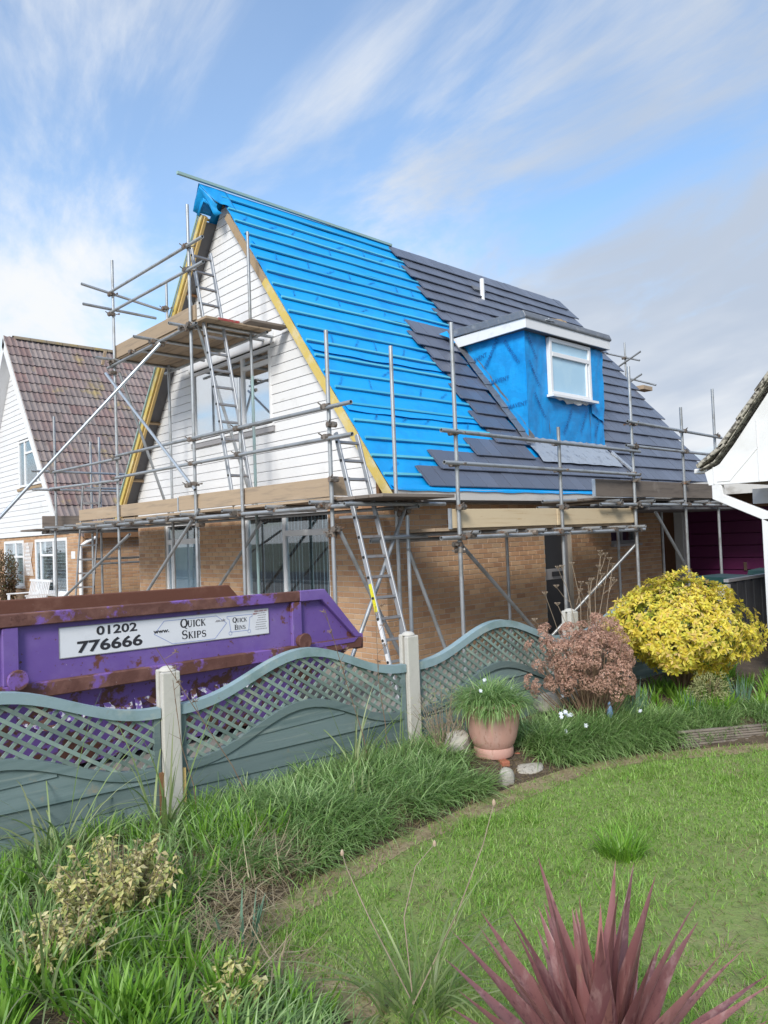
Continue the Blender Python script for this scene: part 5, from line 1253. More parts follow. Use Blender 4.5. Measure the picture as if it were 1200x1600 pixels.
# ================================================================== NEIGHBOUR ON THE LEFT
nl = thing('neighbour_house', 'older white boarded house with a weathered purple brown pantile roof on the left', 'house', (-.29, 15.12, 0))
NX, NYR, NZR, NYE, NZE = .04, 15.20, 7.75, 11.42, 2.50; NL = 9.0
nsl = math.hypot(NYR-NYE, NZR-NZE); nsy, nsz = (NYR-NYE)/nsl, (NZR-NZE)/nsl; NRN = Vector((0, -nsz, nsy)); nuv = Vector((0, nsy, nsz))
def NP(x, s, off=0.0, side=1):
    y = NYR-nsy*s-nsz*off; z = NZR-nsz*s+nsy*off; return Vector((x, y if side > 0 else 2*NYR-y, z))
nroof = MB()
for sd_ in (1, -1):
    P = [NP(x, s, o, sd_) for o in (-.12, -.01) for x, s in ((NX-.30, .0), (NX+NL, .0), (NX+NL, nsl), (NX-.30, nsl))]
    f = [(0, 1, 2, 3), (7, 6, 5, 4), (0, 4, 5, 1), (1, 5, 6, 2), (2, 6, 7, 3), (3, 7, 4, 0)]; nroof.add(P, f if sd_ > 0 else [tuple(reversed(q)) for q in f])
nroof = nroof.build('roof', MT['soffit'], nl)
def pantile():
    mb = MB(); n = 12; w = .30; L_ = .42; V = []
    def hz(t): return .020*max(0, math.cos(2*PI*(t*2)-.6))**1.5+.006*math.sin(2*PI*t*2)
    for yy, oz in ((0, 0), (.0, .020), (L_, .018)):
        for i in range(n+1):
            t = i/n; V.append((-w/2+w*t, yy, hz(t)+oz))
    F = []
    for r in range(2):
        for i in range(n): a = r*(n+1)+i; F.append((a, a+1, a+n+2, a+n+1))
    F += [(0, n+1, 2*n+2), (n, 3*n+2, 2*n+1)]
    return mb.add(V, F).mesh('roof_tile', MT['old_tile'])
PT = pantile()
NC = 18; ng = nsl/NC; sp = []
for k in range(NC):
    x = NX-.31+.15
    while x < NX+NL-.1: sp.append((x, (k+1)*ng)); x += .30
sp.sort(key=lambda q: (NP(q[0], q[1])-CAM).length); tb = MB()
for i, (x, s) in enumerate(sp):
    a = .075+rnd.uniform(-.01, .01); v = nuv*math.cos(a)-NRN*math.sin(a); M = frame3(NP(x, s-.0+rnd.uniform(-.006, .006), .045+rnd.uniform(-.003, .003)), (1, 0, rnd.uniform(-.006, .006)), v)
    if i < 300: inst('roof_tile', PT, nroof, M)
    else: tb.add([M @ v_.co for v_ in PT.vertices], [tuple(p.vertices) for p in PT.polygons])
tb.build('tile_courses', MT['old_tile'], nroof, kind='stuff')
rt = MB(); x = NX-.06
rdg = mat('old_ridge', (0.24, 0.19, 0.13), 0.9, layers=[((0.30, 0.22, 0.08), 3, .48, .66), ((0.15, 0.13, 0.11), 7, .55, .75)], bump=[(40, .5, .006)])
while x < NX+NL:
    mb = MB(); n = 8; V = []
    for xx in (x, x+.44):
        for i in range(n+1): a = PI*(i/n)*.9+.05*PI; V.append((xx, NYR+.13*math.cos(a), NZR-.02+.13*math.sin(a)))
    mb.add(V, [(i, i+1, n+2+i, n+1+i) for i in range(n)]); mb.build('ridge_tile', rdg, nroof); x += .45
# white barge boards, boarded gable, brick below
for sd_ in (1, -1):
    P = [NP(NX-.32, -.02, -.0, sd_), NP(NX-.32, nsl+.05, .0, sd_), NP(NX-.32, nsl+.02, -.20, sd_), NP(NX-.32, .12, -.22, sd_)]
    MB().prism(P, (.035, 0, 0)).build('barge_board', MT['white_paint'], nroof)
    P = [NP(x, s, o, sd_) for o in (-.22, -.205) for x, s in ((NX-.285, .1), (NX, .1), (NX, nsl), (NX-.285, nsl))]; f = [(0, 1, 2, 3), (7, 6, 5, 4), (0, 4, 5, 1), (1, 5, 6, 2), (2, 6, 7, 3), (3, 7, 4, 0)]
    MB().add(P, f if sd_ > 0 else [tuple(reversed(q)) for q in f]).build('soffit_board', MT['white_paint'], nroof)
UWN = (13.06, 15.03, 3.50, 4.80); z = 2.13
MB().add([(NX+.03, NYE+.1, 2.1), (NX+.03, 2*NYR-NYE-.1, 2.1), (NX+.03, NYR, 7.3)], [(0, 2, 1)]).build('sheathing', MT['dark_void'], nl)
while z < 7.35:
    hw = min((NYR-NYE)*(NZR-.30-z)/(NZR-NZE), 3.75); hw1 = min((NYR-NYE)*(NZR-.30-z-.15)/(NZR-NZE), 3.75)
    if hw < .06: break
    sp_ = [((NYR-hw, NYR-max(hw1, .01)), (NYR+hw, NYR+max(hw1, .01)))]
    if z+.15 > UWN[2]+.02 and z < UWN[3]-.02: sp_ = [((NYR-hw, NYR-hw1), (UWN[0], UWN[0])), ((UWN[1], UWN[1]), (NYR+hw, NYR+hw1))]
    for s, e in sp_:
        prof = [(0, z), (-.026, z), (-.026, z+.132), (-.006, z+.141), (0, z+.15)]; n = 5
        L0 = [(NX+x, s[0]+(s[1]-s[0])*(zz-z)/.15, zz) for x, zz in prof]; R0 = [(NX+x, e[0]+(e[1]-e[0])*(zz-z)/.15, zz) for x, zz in prof]
        MB().add(L0+R0, [tuple(range(n)), tuple(n+i for i in reversed(range(n)))]+[(i, n+i, n+(i+1) % n, (i+1) % n) for i in range(n)]).build('cladding_board', MT['white_board'], nl)
    z += .15
wn = window(nl, 'window', NX-.03, *UWN, [(13.50, .07, 0, 9), (14.52, .07, 0, 9)], [(4.42, .06, 13.50, 14.52)], .06, .08)
MB().box(NX+.045, UWN[0]+.02, UWN[2]+.02, NX+.06, UWN[1]-.02, UWN[3]-.02).build('roller_blind', MT['cream_blind'], wn)
MB().box(NX-.06, UWN[0]-.08, UWN[2]-.10, NX-.028, UWN[1]+.08, UWN[2]-.03).build('sill', MT['old_timber'], wn)
NW = [(11.60, 13.92, .62, 2.02), (14.85, 16.6, .75, 2.02)]
nwb = MB(); wall_panel(nwb, NX+.02, 10.62, 19.0, -.05, 2.125, NW, .22); nwb.box(NX+.24, 10.62, -.05, NX+NL, 10.84, 2.12); nwall = nwb.build('wall', MT['mortar'], nl)
lay_bricks(nwall, [(brick_spots((NX+.02, 10.62, 0), (0, 1, 0), 8.4, .02, 2.11, [(h[0]-10.62, h[1]-10.62, h[2], h[3]) for h in NW], None), (0, 1, 0), (-1, 0, 0)), (brick_spots((NX+.02, 10.62, 0), (1, 0, 0), 6.5, .02, 2.11, [], None), (1, 0, 0), (0, -1, 0))], MT['brick'], 0)
for j, h in enumerate(NW):
    w_ = window(nl, 'window', NX+.0, *h, [(h[0]+.95, .07, 0, 9), (h[1]-.42, .07, 0, 9)] if j == 0 else [(h[0]+.7, .07, 0, 9)], [(h[3]-.42, .06, h[0]+.95, h[1]-.42)] if j == 0 else [(h[3]-.45, .06, 0, 99)], .07, .09)
    MB().box(NX+.30, h[0], h[2], NX+.33, h[1], h[3]).build('room_behind', MT['room'], w_)
    gb_ = MB(); y = h[0]+.08
    while y < h[1]-.05: gb_.box(NX+.048, y, h[2]+.07, NX+.052, y+.008, h[3]-.07); y += .085
    z = h[2]+.1
    while z < h[3]-.05: gb_.box(NX+.0525, h[0]+.07, z, NX+.056, h[1]-.07, z+.008); z += .085
    gb_.build('lead_lattice', MT['upvc'], w_)
    MB().box(NX-.06, h[0]-.05, h[2]-.06, NX+.05, h[1]+.05, h[2]-.002).build('sill', MT['upvc'], w_)
# low lean to roof, gutter and downpipe on the shaded side
MB().prism([(NX-.05, 10.45, 2.10), (NX-.05, 11.6, 2.55), (NX-.05, 11.6, 2.45), (NX-.05, 10.45, 2.02)], (8.5, 0, 0)).build('lean_to_roof', MT['old_tile'], nl)
MB().box(NX+.0, 10.40, 1.98, NX+8, 10.447, 2.10).build('gutter', MT['brown_timber'], nl)
MB().polytube([(.30, 10.42, 2.0), (.12, 10.48, 1.90), (-.02, 10.55, 1.80), (-.02, 10.56, 0)], .045, 10).build('downpipe', MT['upvc'], nl, smooth=True)
MB().box(NX+.005, 11.08, 1.50, NX+.015, 11.32, 1.68).build('house_plaque', MT['upvc'], nl)
# trellis on the wall
tr = thing('wall_trellis', 'small white diamond trellis fixed to the brick wall between the neighbour windows', 'trellis', (NX-.02, 14.4, 1.0))
for k in range(6):
    MB().bar((NX-.015, 14.02+.09*k, 1.95), (NX-.015, 14.02+.09*k+.40, 1.05), .03, .008, (1, 0, 0)).build('slat', MT['white_paint'], tr); MB().bar((NX-.026, 14.02+.09*k+.40, 1.95), (NX-.026, 14.02+.09*k, 1.05), .03, .008, (1, 0, 0)).build('slat', MT['white_paint'], tr)
# bench below the window
bn = thing('garden_bench', 'white slatted bench under the neighbour ground floor window', 'bench', (NX-.6, 12.9, 0))
for k in range(12): MB().bar((NX-.35, 12.1+.12*k, .45), (NX-.25, 12.1+.12*k, .95), .045, .018, (1, 0, 0)).build('slat', MT['white_paint'], bn)
MB().bar((NX-.24, 12.0, .96), (NX-.24, 13.55, .96), .05, .06).build('top_rail', MT['white_paint'], bn)
for k in range(4): MB().bar((NX-.8+.12*k, 12.0, .44), (NX-.8+.12*k, 13.55, .44), .09, .022).build('seat_slat', MT['white_paint'], bn)
for y in (12.05, 13.5):
    for x in (NX-.8, NX-.36): MB().bar((x, y, 0), (x, y, .62 if x < NX-.5 else .44), .05, .05, (1, 0, 0)).build('leg', MT['white_paint'], bn)
    MB().bar((NX-.85, y, .64), (NX-.3, y, .64), .05, .03).build('armrest', MT['white_paint'], bn)
# shrub in front of it
def leaf_ball(c, r, n, squash=(1, 1, 1), lump=.25, seed=0, shell=(.55, 1.05)):
    g = np.random.default_rng(seed); d = g.normal(size=(n, 3)); d /= np.linalg.norm(d, axis=1)[:, None]
    k = g.normal(size=(9, 3))*2.4; ph = g.uniform(0, 6, 9)
    bump_ = 1+lump*np.mean(np.sin(d@k.T+ph), axis=1)*1.8
    rr = g.uniform(*shell, n)**.6*bump_*r
    p = d*rr[:, None]*np.array(squash)+np.array(c); return p, d, g
sh = thing('climbing_shrub', 'reddish green scrubby shrub against the neighbour front wall at the far left', 'shrub', (NX-.5, 14.6, 0))
p, d, g = leaf_ball((NX-.55, 14.75, .85), .75, 2600, (.6, .9, 1.15), .5, 5, (.3, 1.1)); p[:, 2] = np.maximum(p[:, 2], .02)
dd = d+g.normal(size=d.shape)*.6; dd /= np.linalg.norm(dd, axis=1)[:, None]
leaves('foliage', p, dd, g.normal(size=d.shape), g.uniform(.05, .10, len(p)), g.uniform(.03, .05, len(p)), MT['shrub_red'], sh)
mb = MB()
for i in range(14):
    q = Vector((NX-.5, 14.7, 0)); t = Vector((NX-.55+rnd.uniform(-.4, .3), 14.75+rnd.uniform(-.6, .6), rnd.uniform(.8, 1.7))); mb.polytube([q, (q+t)/2+Vector((rnd.uniform(-.1, .1),)*3), t], [.018, .012, .005], 5)
mb.build('stems', MT['stem'], sh)

# ================================================================== GARDEN GROUND
LAWN = [(-5.16, -5.34), (-5.20, -4.95), (-5.20, -4.60), (-4.93, -4.42), (-4.50, -4.34), (-4.01, -4.30), (-2.90, -4.25), (-2.26, -4.32), (-1.75, -4.53), (-1.31, -4.80), (-.89, -5.10), (.2, -5.8), (2.0, -7.0), (3, -12), (-3, -14), (-6.2, -9), (-5.9, -6.5), (-5.45, -5.7)]
LP = np.array(LAWN)
def in_poly(x, y, poly=LP):
    c = np.zeros(len(x), bool); n = len(poly)
    for i in range(n):
        (xi, yi), (xj, yj) = poly[i], poly[i-1]
        with np.errstate(divide='ignore', invalid='ignore'):
            c ^= ((yi > y) != (yj > y)) & (x < (xj-xi)*(y-yi)/(yj-yi+1e-12)+xi)
    return c
def edge_dist(x, y, poly=LP, last=11):
    d = np.full(len(x), 9.0)
    for i in range(1, last):
        a, b = np.array(poly[i-1]), np.array(poly[i]); ab = b-a
        t = np.clip(((x-a[0])*ab[0]+(y-a[1])*ab[1])/(ab@ab), 0, 1); d = np.minimum(d, np.hypot(x-a[0]-t*ab[0], y-a[1]-t*ab[1]))
    return d
def sm(v, a, b): t = np.clip((v-a)/(b-a), 0, 1); return t*t*(3-2*t)
def bed_h(x, y):
    x = np.asarray(x, float); y = np.asarray(y, float); d = np.where(in_poly(x, y), 0, edge_dist(x, y))
    h = .085+.075*sm(d, .02, .35)+.018*np.sin(5*x+2*y)*np.sin(4.3*y-x)*sm(d, 0, .2)
    h += .07*sm(x, -1.7, -.7)*sm(d, .0, .10)
    return h
gx = np.linspace(-9.0, 4.0, 150); gy = np.linspace(-14, -3.0, 150)
X, Y = np.meshgrid(gx, gy); Z = bed_h(X.ravel(), Y.ravel()).reshape(X.shape)
yf = -3.15-.0695*(X+4.74)-.03
Z = np.where(Y > yf+.08, -.02, Z)
V = np.stack([X.ravel(), Y.ravel(), Z.ravel()], 1); nx_ = len(gx)
q = np.array([[j*nx_+i, j*nx_+i+1, (j+1)*nx_+i+1, (j+1)*nx_+i] for j in range(len(gy)-1) for i in range(nx_-1)])
fb = np_mesh('flower_bed', V, q.ravel(), np.arange(len(q))*4, np.full(len(q), 4), MT['soil']); tag(fb, kind='structure')
lw = MB().add([(x, y, .094) for x, y in LAWN], [tuple(range(len(LAWN)))]).build('lawn', MT['lawn_base']); tag(lw, kind='structure')

we = MB(); V = []; inn = []
for i in range(0, 11):
    a = Vector(LAWN[max(i-1, 0)]); b = Vector(LAWN[min(i+1, 10)]); d = (b-a).normalized(); nr_ = Vector((d.y, -d.x)); p = Vector(LAWN[i])
    if not in_poly(np.array([p.x+nr_.x*.1]), np.array([p.y+nr_.y*.1]))[0]: nr_ = -nr_
    wd = .17+.04*math.sin(i*2.3); V += [(p.x, p.y, .0965), (p.x+nr_.x*wd, p.y+nr_.y*wd, .0965)]
we.add(V, [(2*i, 2*i+1, 2*i+3, 2*i+2) for i in range(10)]).build('worn_lawn_edge', mat('worn_edge', (0.30, 0.24, 0.14), .95, layers=[((0.19, 0.145, 0.09), 8, .5, .72), ((0.19, 0.22, 0.075), 5, .48, .66)], bump=[(60, .8, .01)]))
tag(bpy.data.objects['worn_lawn_edge'], kind='structure')
# visibility cone for scattering small growth (what the photograph could see, with a margin)
def seen(x, y, z=.15, mx=1.35):
    d = np.stack([x-CAM.x, y-CAM.y, np.full(len(x), z-CAM.z) if np.isscalar(z) else z-CAM.z], 1)
    w = d@np.array(fw); u = (d@np.array(cr))/np.maximum(w, 1e-3); v = (d@np.array(cu))/np.maximum(w, 1e-3)
    return (w > .6) & (np.abs(u) < .512*mx) & (np.abs(v) < .682*mx)
def scatter(n, x0, x1, y0, y1):
    x = rng.uniform(x0, x1, n); y = rng.uniform(y0, y1, n); return x, y
def fbm(x, y, s, seed):
    g = np.random.default_rng(seed); r = np.zeros(len(x))
    for k in range(7):
        a = g.uniform(0, 2*PI); f = s*1.7**(k % 4); r += np.sin((x*math.cos(a)+y*math.sin(a))*f+g.uniform(0, 6))/(1+.5*(k % 4))
    return r/3.2
# lawn blades: fine, uneven, worn and thatchy along the edge
x, y = scatter(520000, -6.2, 3.0, -9.0, -4.1)
ok = in_poly(x, y) & seen(x, y, .15, 2.0); x, y = x[ok], y[ok]
dist = np.hypot(x-CAM.x, y-CAM.y); ed = edge_dist(x, y)
dens = (.60+.5*fbm(x, y, 2.6, 3))*np.clip(1.25-.09*dist, .35, 1); dens *= np.where(ed < .13+.05*np.sin(9*x)+.05*np.sin(23*x+5*y), .22+.25*rng.random(len(x)), 1)
ok = rng.random(len(x)) < dens; x, y, ed, dist = x[ok], y[ok], ed[ok], dist[ok]
tuft = sm(fbm(x, y, 7, 8), .25, .8); n = len(x)
L_ = rng.uniform(.022, .045, n)*(1+1.0*tuft)*(.75+.5*(fbm(x, y, 1.8, 5)+.5).clip(0, 1))
blades('lawn_grass', np.stack([x, y, np.full(n, .09)], 1), rng.uniform(0, 2*PI, n), rng.uniform(.1, .8, n), rng.uniform(.2, 1.3, n), L_, rng.uniform(.0025, .0045, n)*(1+.08*dist), MT['lawn'], seg=2)
tag(bpy.data.objects['lawn_grass'], kind='stuff')
x, y = scatter(130000, -6.2, 3.0, -9.0, -4.1); ok = in_poly(x, y) & seen(x, y); x, y = x[ok], y[ok]; ed = edge_dist(x, y)
ok = rng.random(len(x)) < np.where(ed < .20, .8, .07+.35*sm(-fbm(x, y, 2.6, 3), .15, .7)); x, y = x[ok], y[ok]; n = len(x)
blades('dead_grass', np.stack([x, y, rng.uniform(.088, .10, n)], 1), rng.uniform(0, 2*PI, n), rng.uniform(1.0, 1.5, n), rng.uniform(-.2, .4, n), rng.uniform(.03, .075, n), rng.uniform(.002, .004, n), MT['thatch'], seg=2)
tag(bpy.data.objects['dead_grass'], kind='stuff')
# a few coarse tufts standing in the lawn
def clump_blades(cx, cy, n, spread, lean, L0, L1, w0, w1, curl=(.4, 1.4), h=None, bias=None):
    r = spread*np.sqrt(rng.random(n)); a = rng.uniform(0, 2*PI, n); bx, by = cx+r*np.cos(a), cy+r*np.sin(a)
    z = bed_h(bx, by)-.01 if h is None else np.full(n, h)
    hd = a+rng.normal(0, .7, n)
    if bias is not None:
        k = rng.random(n) < .65; hd = np.where(k, bias+rng.normal(0, .55, n), hd)
    return np.stack([bx, by, z], 1), hd, rng.uniform(.05, lean, n), rng.uniform(*curl, n), rng.uniform(L0, L1, n), rng.uniform(w0, w1, n)
def cat_blades(name, lst, m, parent=None, seg=4, shape='grass'):
    A = [np.concatenate([c[i] for c in lst]) for i in range(6)]; return blades(name, *A, m, parent, seg, shape=shape)
lst = []
for i in range(150):
    cx, cy = rnd.uniform(-5.0, .5), rnd.uniform(-7.5, -4.2); A, B = np.array([cx]), np.array([cy])
    if in_poly(A, B)[0] and seen(A, B)[0] and edge_dist(A, B)[0] > .06: lst.append(clump_blades(cx, cy, rnd.randint(14, 40), .05, .7, .04, .10, .003, .0055, h=.09))
o = cat_blades('lawn_tufts', lst, MT['lawn'], None, 3); tag(o, kind='stuff')
tf_ = thing('grass_tuft', 'coarse bright green grass tuft standing alone in the lawn', 'grass tuft', (-3.37, -5.3, .09))
cat_blades('blades', [clump_blades(-3.37, -5.30, 230, .10, .5, .09, .19, .005, .009, h=.09)], MT['brightleaf'], tf_, 3)

# ---- spring starflower foliage: low arching mats spilling over the lawn edge
lst = []
def mat_zone(cond, count, x0, x1, y0, y1, L0, L1, nb, w=(.003, .0052), lean=.9, emin=.13):
    k = 0; tries = 0
    while k < count and tries < count*40:
        tries += 1; cx, cy = rnd.uniform(x0, x1), rnd.uniform(y0, y1); A = np.array([cx]); B = np.array([cy])
        if in_poly(A, B)[0] or cy > FY(cx)-.06 or not cond(cx, cy) or not seen(A, B)[0] or edge_dist(A, B)[0] < emin or min(math.hypot(cx+5.16, cy+4.62), math.hypot(cx+5.0, cy+4.32)) < .2: continue
        # fall towards the lawn near the edge
        d = edge_dist(A, B)[0]; bias = None
        if d < .55:
            e = .05; gxn = edge_dist(np.array([cx+e]), B)[0]-d; gyn = edge_dist(A, np.array([cy+e]))[0]-d; bias = math.atan2(-gyn, -gxn)
        lst.append(clump_blades(cx, cy, nb, .10, lean, L0, L1, *w, curl=(.6, 2.0), bias=bias)); k += 1
pot_c = (-2.62, -3.88)
clear = lambda x, y: math.hypot(x-pot_c[0], y-pot_c[1]) > .33
mat_zone(lambda x, y: clear(x, y) and -4.35 < x < -2.5 and math.sin(7*x+3*y) > -.75, 190, -4.4, -2.5, -4.2, -3.2, .13, .28, 54, (.006, .011))
mat_zone(lambda x, y: x < -4.2 and y > -4.35, 100, -6.0, -4.2, -4.3, -3.1, .10, .25, 52, (.005, .010))
mat_zone(lambda x, y: x < -5.0 and y < -4.0, 60, -6.6, -5.0, -5.6, -4.0, .08, .19, 52, (.005, .009))
mat_zone(lambda x, y: clear(x, y) and -2.3 < x < -1.22 and edge_dist(np.array([x]), np.array([y]))[0] < .62, 170, -2.3, -1.2, -4.9, -3.6, .16, .32, 60, (.0065, .0115), 1.0)
mat_zone(lambda x, y: x > -1.22 and .12 < edge_dist(np.array([x]), np.array([y]))[0] < .6, 70, -1.25, .9, -5.7, -4.2, .10, .19, 54, (.0055, .010), .7)
o = cat_blades('starflower_foliage', lst, MT['starleaf'], None, 5); tag(o, kind='stuff')
lst = []
mat_zone(lambda x, y: clear(x, y) and edge_dist(np.array([x]), np.array([y]))[0] < .35 and x < -3.1 and math.sin(8*x+1) > -.2, 48, -5.0, -3.0, -4.4, -3.6, .08, .18, 18, (.0022, .004), 1.3, .0)
mat_zone(lambda x, y: x < -4.35 and -4.3 < y < -3.6, 16, -5.2, -4.5, -4.3, -3.7, .10, .24, 22, (.0022, .004), 1.4)
o = cat_blades('dead_stalks', lst, MT['straw'], None, 4); tag(o, kind='stuff')
# broad bright leaves of bulbs
lst = []
def bulbs(cond, count, x0, x1, y0, y1, L0, L1, nb, w):
    k = tries = 0
    while k < count and tries < count*60:
        tries += 1; cx, cy = rnd.uniform(x0, x1), rnd.uniform(y0, y1); A = np.array([cx]); B = np.array([cy])
        if in_poly(A, B)[0] or cy > FY(cx)-.08 or not cond(cx, cy) or not seen(A, B)[0] or min(math.hypot(cx+5.14, cy+4.62), math.hypot(cx+5.0, cy+4.32)) < .2: continue
        lst.append(clump_blades(cx, cy, nb, .075, .55, L0, L1, *w, curl=(.1, .8))); k += 1
bulbs(lambda x, y: edge_dist(np.array([x]), np.array([y]))[0] > .40, 46, -1.3, .9, -5.2, -3.7, .12, .20, 34, (.010, .017))
bulbs(lambda x, y: x < -5.0 and y < -4.05, 52, -6.3, -5.05, -5.4, -4.0, .10, .19, 30, (.009, .016))
bulbs(lambda x, y: y > -4.1 and x < -4.5, 24, -5.9, -4.4, -4.1, -3.3, .12, .20, 30, (.008, .013))
o = cat_blades('bulb_leaves', lst, MT['brightleaf'], None, 4, 'leaf'); tag(o, kind='stuff')
# heap of dead cut stems by the lawn corner
n = 760; kk = rng.integers(0, 5, n); cx = np.array([-4.98, -5.16, -5.24, -5.28, -4.72])[kk]+rng.normal(0, .09, n); cy = np.array([-4.34, -4.48, -4.68, -4.92, -4.18])[kk]+rng.normal(0, .10, n)
ok = ~in_poly(cx, cy) | (edge_dist(cx, cy) < .07); cx, cy = cx[ok], cy[ok]; n = len(cx)
o = blades('dead_stem_tangle', np.stack([cx, cy, bed_h(cx, cy)+rng.uniform(0, .10, n)], 1), rng.uniform(0, 2*PI, n), rng.uniform(1.0, 1.75, n), rng.uniform(-.7, .8, n), rng.uniform(.08, .28, n), rng.uniform(.0025, .006, n), MT['straw'], seg=5); tag(o, kind='stuff')
x, y = scatter(30000, -6.6, 1.0, -5.8, -3.2); ok = ~in_poly(x, y) & seen(x, y) & (y < -3.15-.0695*(x+4.74)-.05); x, y = x[ok], y[ok]; n = len(x)
o = blades('leaf_litter', np.stack([x, y, bed_h(x, y)+.004], 1), rng.uniform(0, 2*PI, n), rng.uniform(1.1, 1.57, n), rng.uniform(-.3, .3, n), rng.uniform(.02, .07, n), rng.uniform(.003, .008, n), MT['thatch'], seg=2); tag(o, kind='stuff')

# ---- timber edging of the raised bed on the right: grooved boards on edge
eg = thing('timber_edging', 'weathered grooved timber edging holding the raised bed beside the lawn', 'edging', (-1.0, -4.95, .1))
e0, e1 = Vector((-1.42, -4.66, 0)), Vector((.9, -6.15, 0)); ed_ = (e1-e0).normalized(); en = Vector((ed_.y, -ed_.x, 0))
if en.y > 0: en = -en
for k in range(7):
    a = e0+ed_*(.015*k if k % 2 else 0); o = MB().bar(a+Vector((0, 0, .100+.0185*k))+en*(.004*(k % 2)), e1+Vector((0, 0, .100+.0185*k))+en*(.004*(k % 2)), .03, .0155).build('board', MT['edging'] if 'edging' in MT else MT['scaf_board_grey'], eg); bevel(o, .003)

# ---- stones
def stone(label, c, r, sq, seed, m='stone', rot=0.0, tilt=0.0):
    bm = MB(); g = np.random.default_rng(seed); nu, nv = 16, 10; k = g.normal(size=(6, 3))*1.9; ph = g.uniform(0, 6, 6); pl = g.normal(size=(7, 3)); pl /= np.linalg.norm(pl, axis=1)[:, None]; V = []
    R_ = Matrix.Rotation(rot, 3, 'Z') @ Matrix.Rotation(tilt, 3, 'Y')
    for i in range(nv+1):
        for j in range(nu):
            th = PI*i/nv; p_ = 2*PI*j/nu; d = np.array([math.sin(th)*math.cos(p_), math.sin(th)*math.sin(p_), math.cos(th)])
            rr = 1+.10*np.mean(np.sin(k@d*1.5+ph))
            for q_ in pl:                      # flat facets
                t = q_@d
                if t > .2: rr = min(rr, .80/t)
            v = Vector(d*rr*r*np.array(sq)); V.append(tuple(R_ @ v+Vector(c)))
    F = [(i*nu+j, i*nu+(j+1) % nu, (i+1)*nu+(j+1) % nu, (i+1)*nu+j) for i in range(nv) for j in range(nu)]
    F = [tuple(reversed(f)) for f in F]
    me = bm.add(V, F).mesh('stone', MT[m], Vector(c), 'all'); me.set_sharp_from_angle(angle=math.radians(28)); o = link('stone', me, None, c); return tag(o, label, 'stone', 'stones in the flower bed')
stone('pale grey slab of stone leaning against the fence left of the terracotta pot', (-2.80, -3.70, .22), .16, (.8, .62, 1.05), 3, 'stone', .6, -.45)
stone('small pale stone at the lawn edge in front of the pot', (-2.86, -4.17, .12), .08, (.9, .7, .9), 5, 'stone')
stone('flat grey stone half buried under the pot', (-2.56, -4.12, .10), .12, (1.2, .8, .35), 6, 'stone')
stone('yellowish crumbly stone sunk in the green foliage below the wavy fence', (-4.12, -3.72, .15), .10, (1.2, .8, .6), 8, 'stone_yellow')
stone('rounded mossy stone between the pot and the brown hydrangea', (-1.55, -3.60, .30), .13, (1.1, .9, .75), 9, 'stone')

# ---- pot on brick feet
for i, (a, lab) in enumerate(((-2.0, 'red brick pot foot showing under the front of the terracotta pot'), (-.55, 'red brick pot foot showing under the right of the terracotta pot'), (1.7, 'red brick pot foot at the back of the terracotta pot'))):
    c = Vector((pot_c[0]+.13*math.cos(a), pot_c[1]+.13*math.sin(a), .135)); d = Vector((math.cos(a), math.sin(a), 0))
    o = MB().bar(c-d*.06, c+d*.06, .06, .075).build('pot_foot', MT['clay']); bevel(o, .008, 2); tag(o, lab, 'pot foot', 'brick feet under the pot')
pt = thing('plant_pot', 'large mottled terracotta coloured plant pot standing on red brick feet', 'plant pot', (pot_c[0], pot_c[1], .172))
prof = [(.0, .0), (.150, .0), (.158, .012), (.158, .055), (.150, .068), (.166, .085), (.186, .13), (.202, .19), (.212, .25), (.217, .283), (.221, .288), (.221, .296), (.218, .300), (.222, .325), (.226, .330), (.241, .334), (.247, .345), (.247, .372), (.241, .382), (.226, .384), (.215, .378), (.205, .345), (.19, .335), (.0, .335)]
prof = [(r*.89, z) for r, z in prof]
MB().lathe(prof, (pot_c[0], pot_c[1], .172), 48).build('pot', MT['pot'], pt, smooth=True)
pp = thing('potted_starflower', 'grassy tuft of starflower leaves with white flowers overflowing the terracotta pot', 'plant', (pot_c[0], pot_c[1], .51))
MB().lathe([(.20, 0), (.17, .03), (.09, .06), (0, .075)], (pot_c[0], pot_c[1], .505), 20).build('root_mound', MT['soil'], pp)
lst = []
for i in range(56):
    r = .19*math.sqrt(rnd.random()); a = rnd.uniform(0, 2*PI); c = clump_blades(pot_c[0]+r*math.cos(a), pot_c[1]+r*math.sin(a), 44, .05, .9+2.4*r, .12, .25, .0055, .010, curl=(.8, 2.8), h=.52+.05*(1-r/.2), bias=a); lst.append(c)
cat_blades('foliage', lst, MT['starleaf'], pp, 5)
def star_mesh():
    mb = MB()
    for k in range(6):
        a = k*PI/3; d = Vector((math.cos(a), math.sin(a), .25)); s = Vector((-math.sin(a), math.cos(a), 0))
        mb.add([(0, 0, 0), d*.009+s*.0055, d*.019+Vector((0, 0, -.001)), d*.009-s*.0055], [(0, 1, 2, 3)])
    return mb.mesh('flower', MT['petal'])
STAR = star_mesh()
def flower(parent, p, s=1.0):
    d = (CAM-Vector(p)).normalized()+Vector((rnd.uniform(-.4, .4), rnd.uniform(-.4, .4), rnd.uniform(0, .6)))
    M = d.to_track_quat('Z', 'Y').to_matrix().to_4x4(); M = M @ Matrix.Scale(s, 4); M.translation = Vector(p); return inst('flower', STAR, parent, M)
for (dx, dy, dz) in ((-.19, -.06, .66-.51+.0), (.05, .10, .17), (.16, .02, .12), (.20, -.03, .10), (.18, -.08, .06), (.12, -.12, .03)): flower(pp, (pot_c[0]+dx, pot_c[1]+dy, .51+dz), .9)
wf = thing('starflower_clump', 'little white star flowers opening among the arching leaves right of the pot', 'flowers', (-1.95, -4.1, .3))
ctr = np.array([[-1.98, -4.02, .36]])
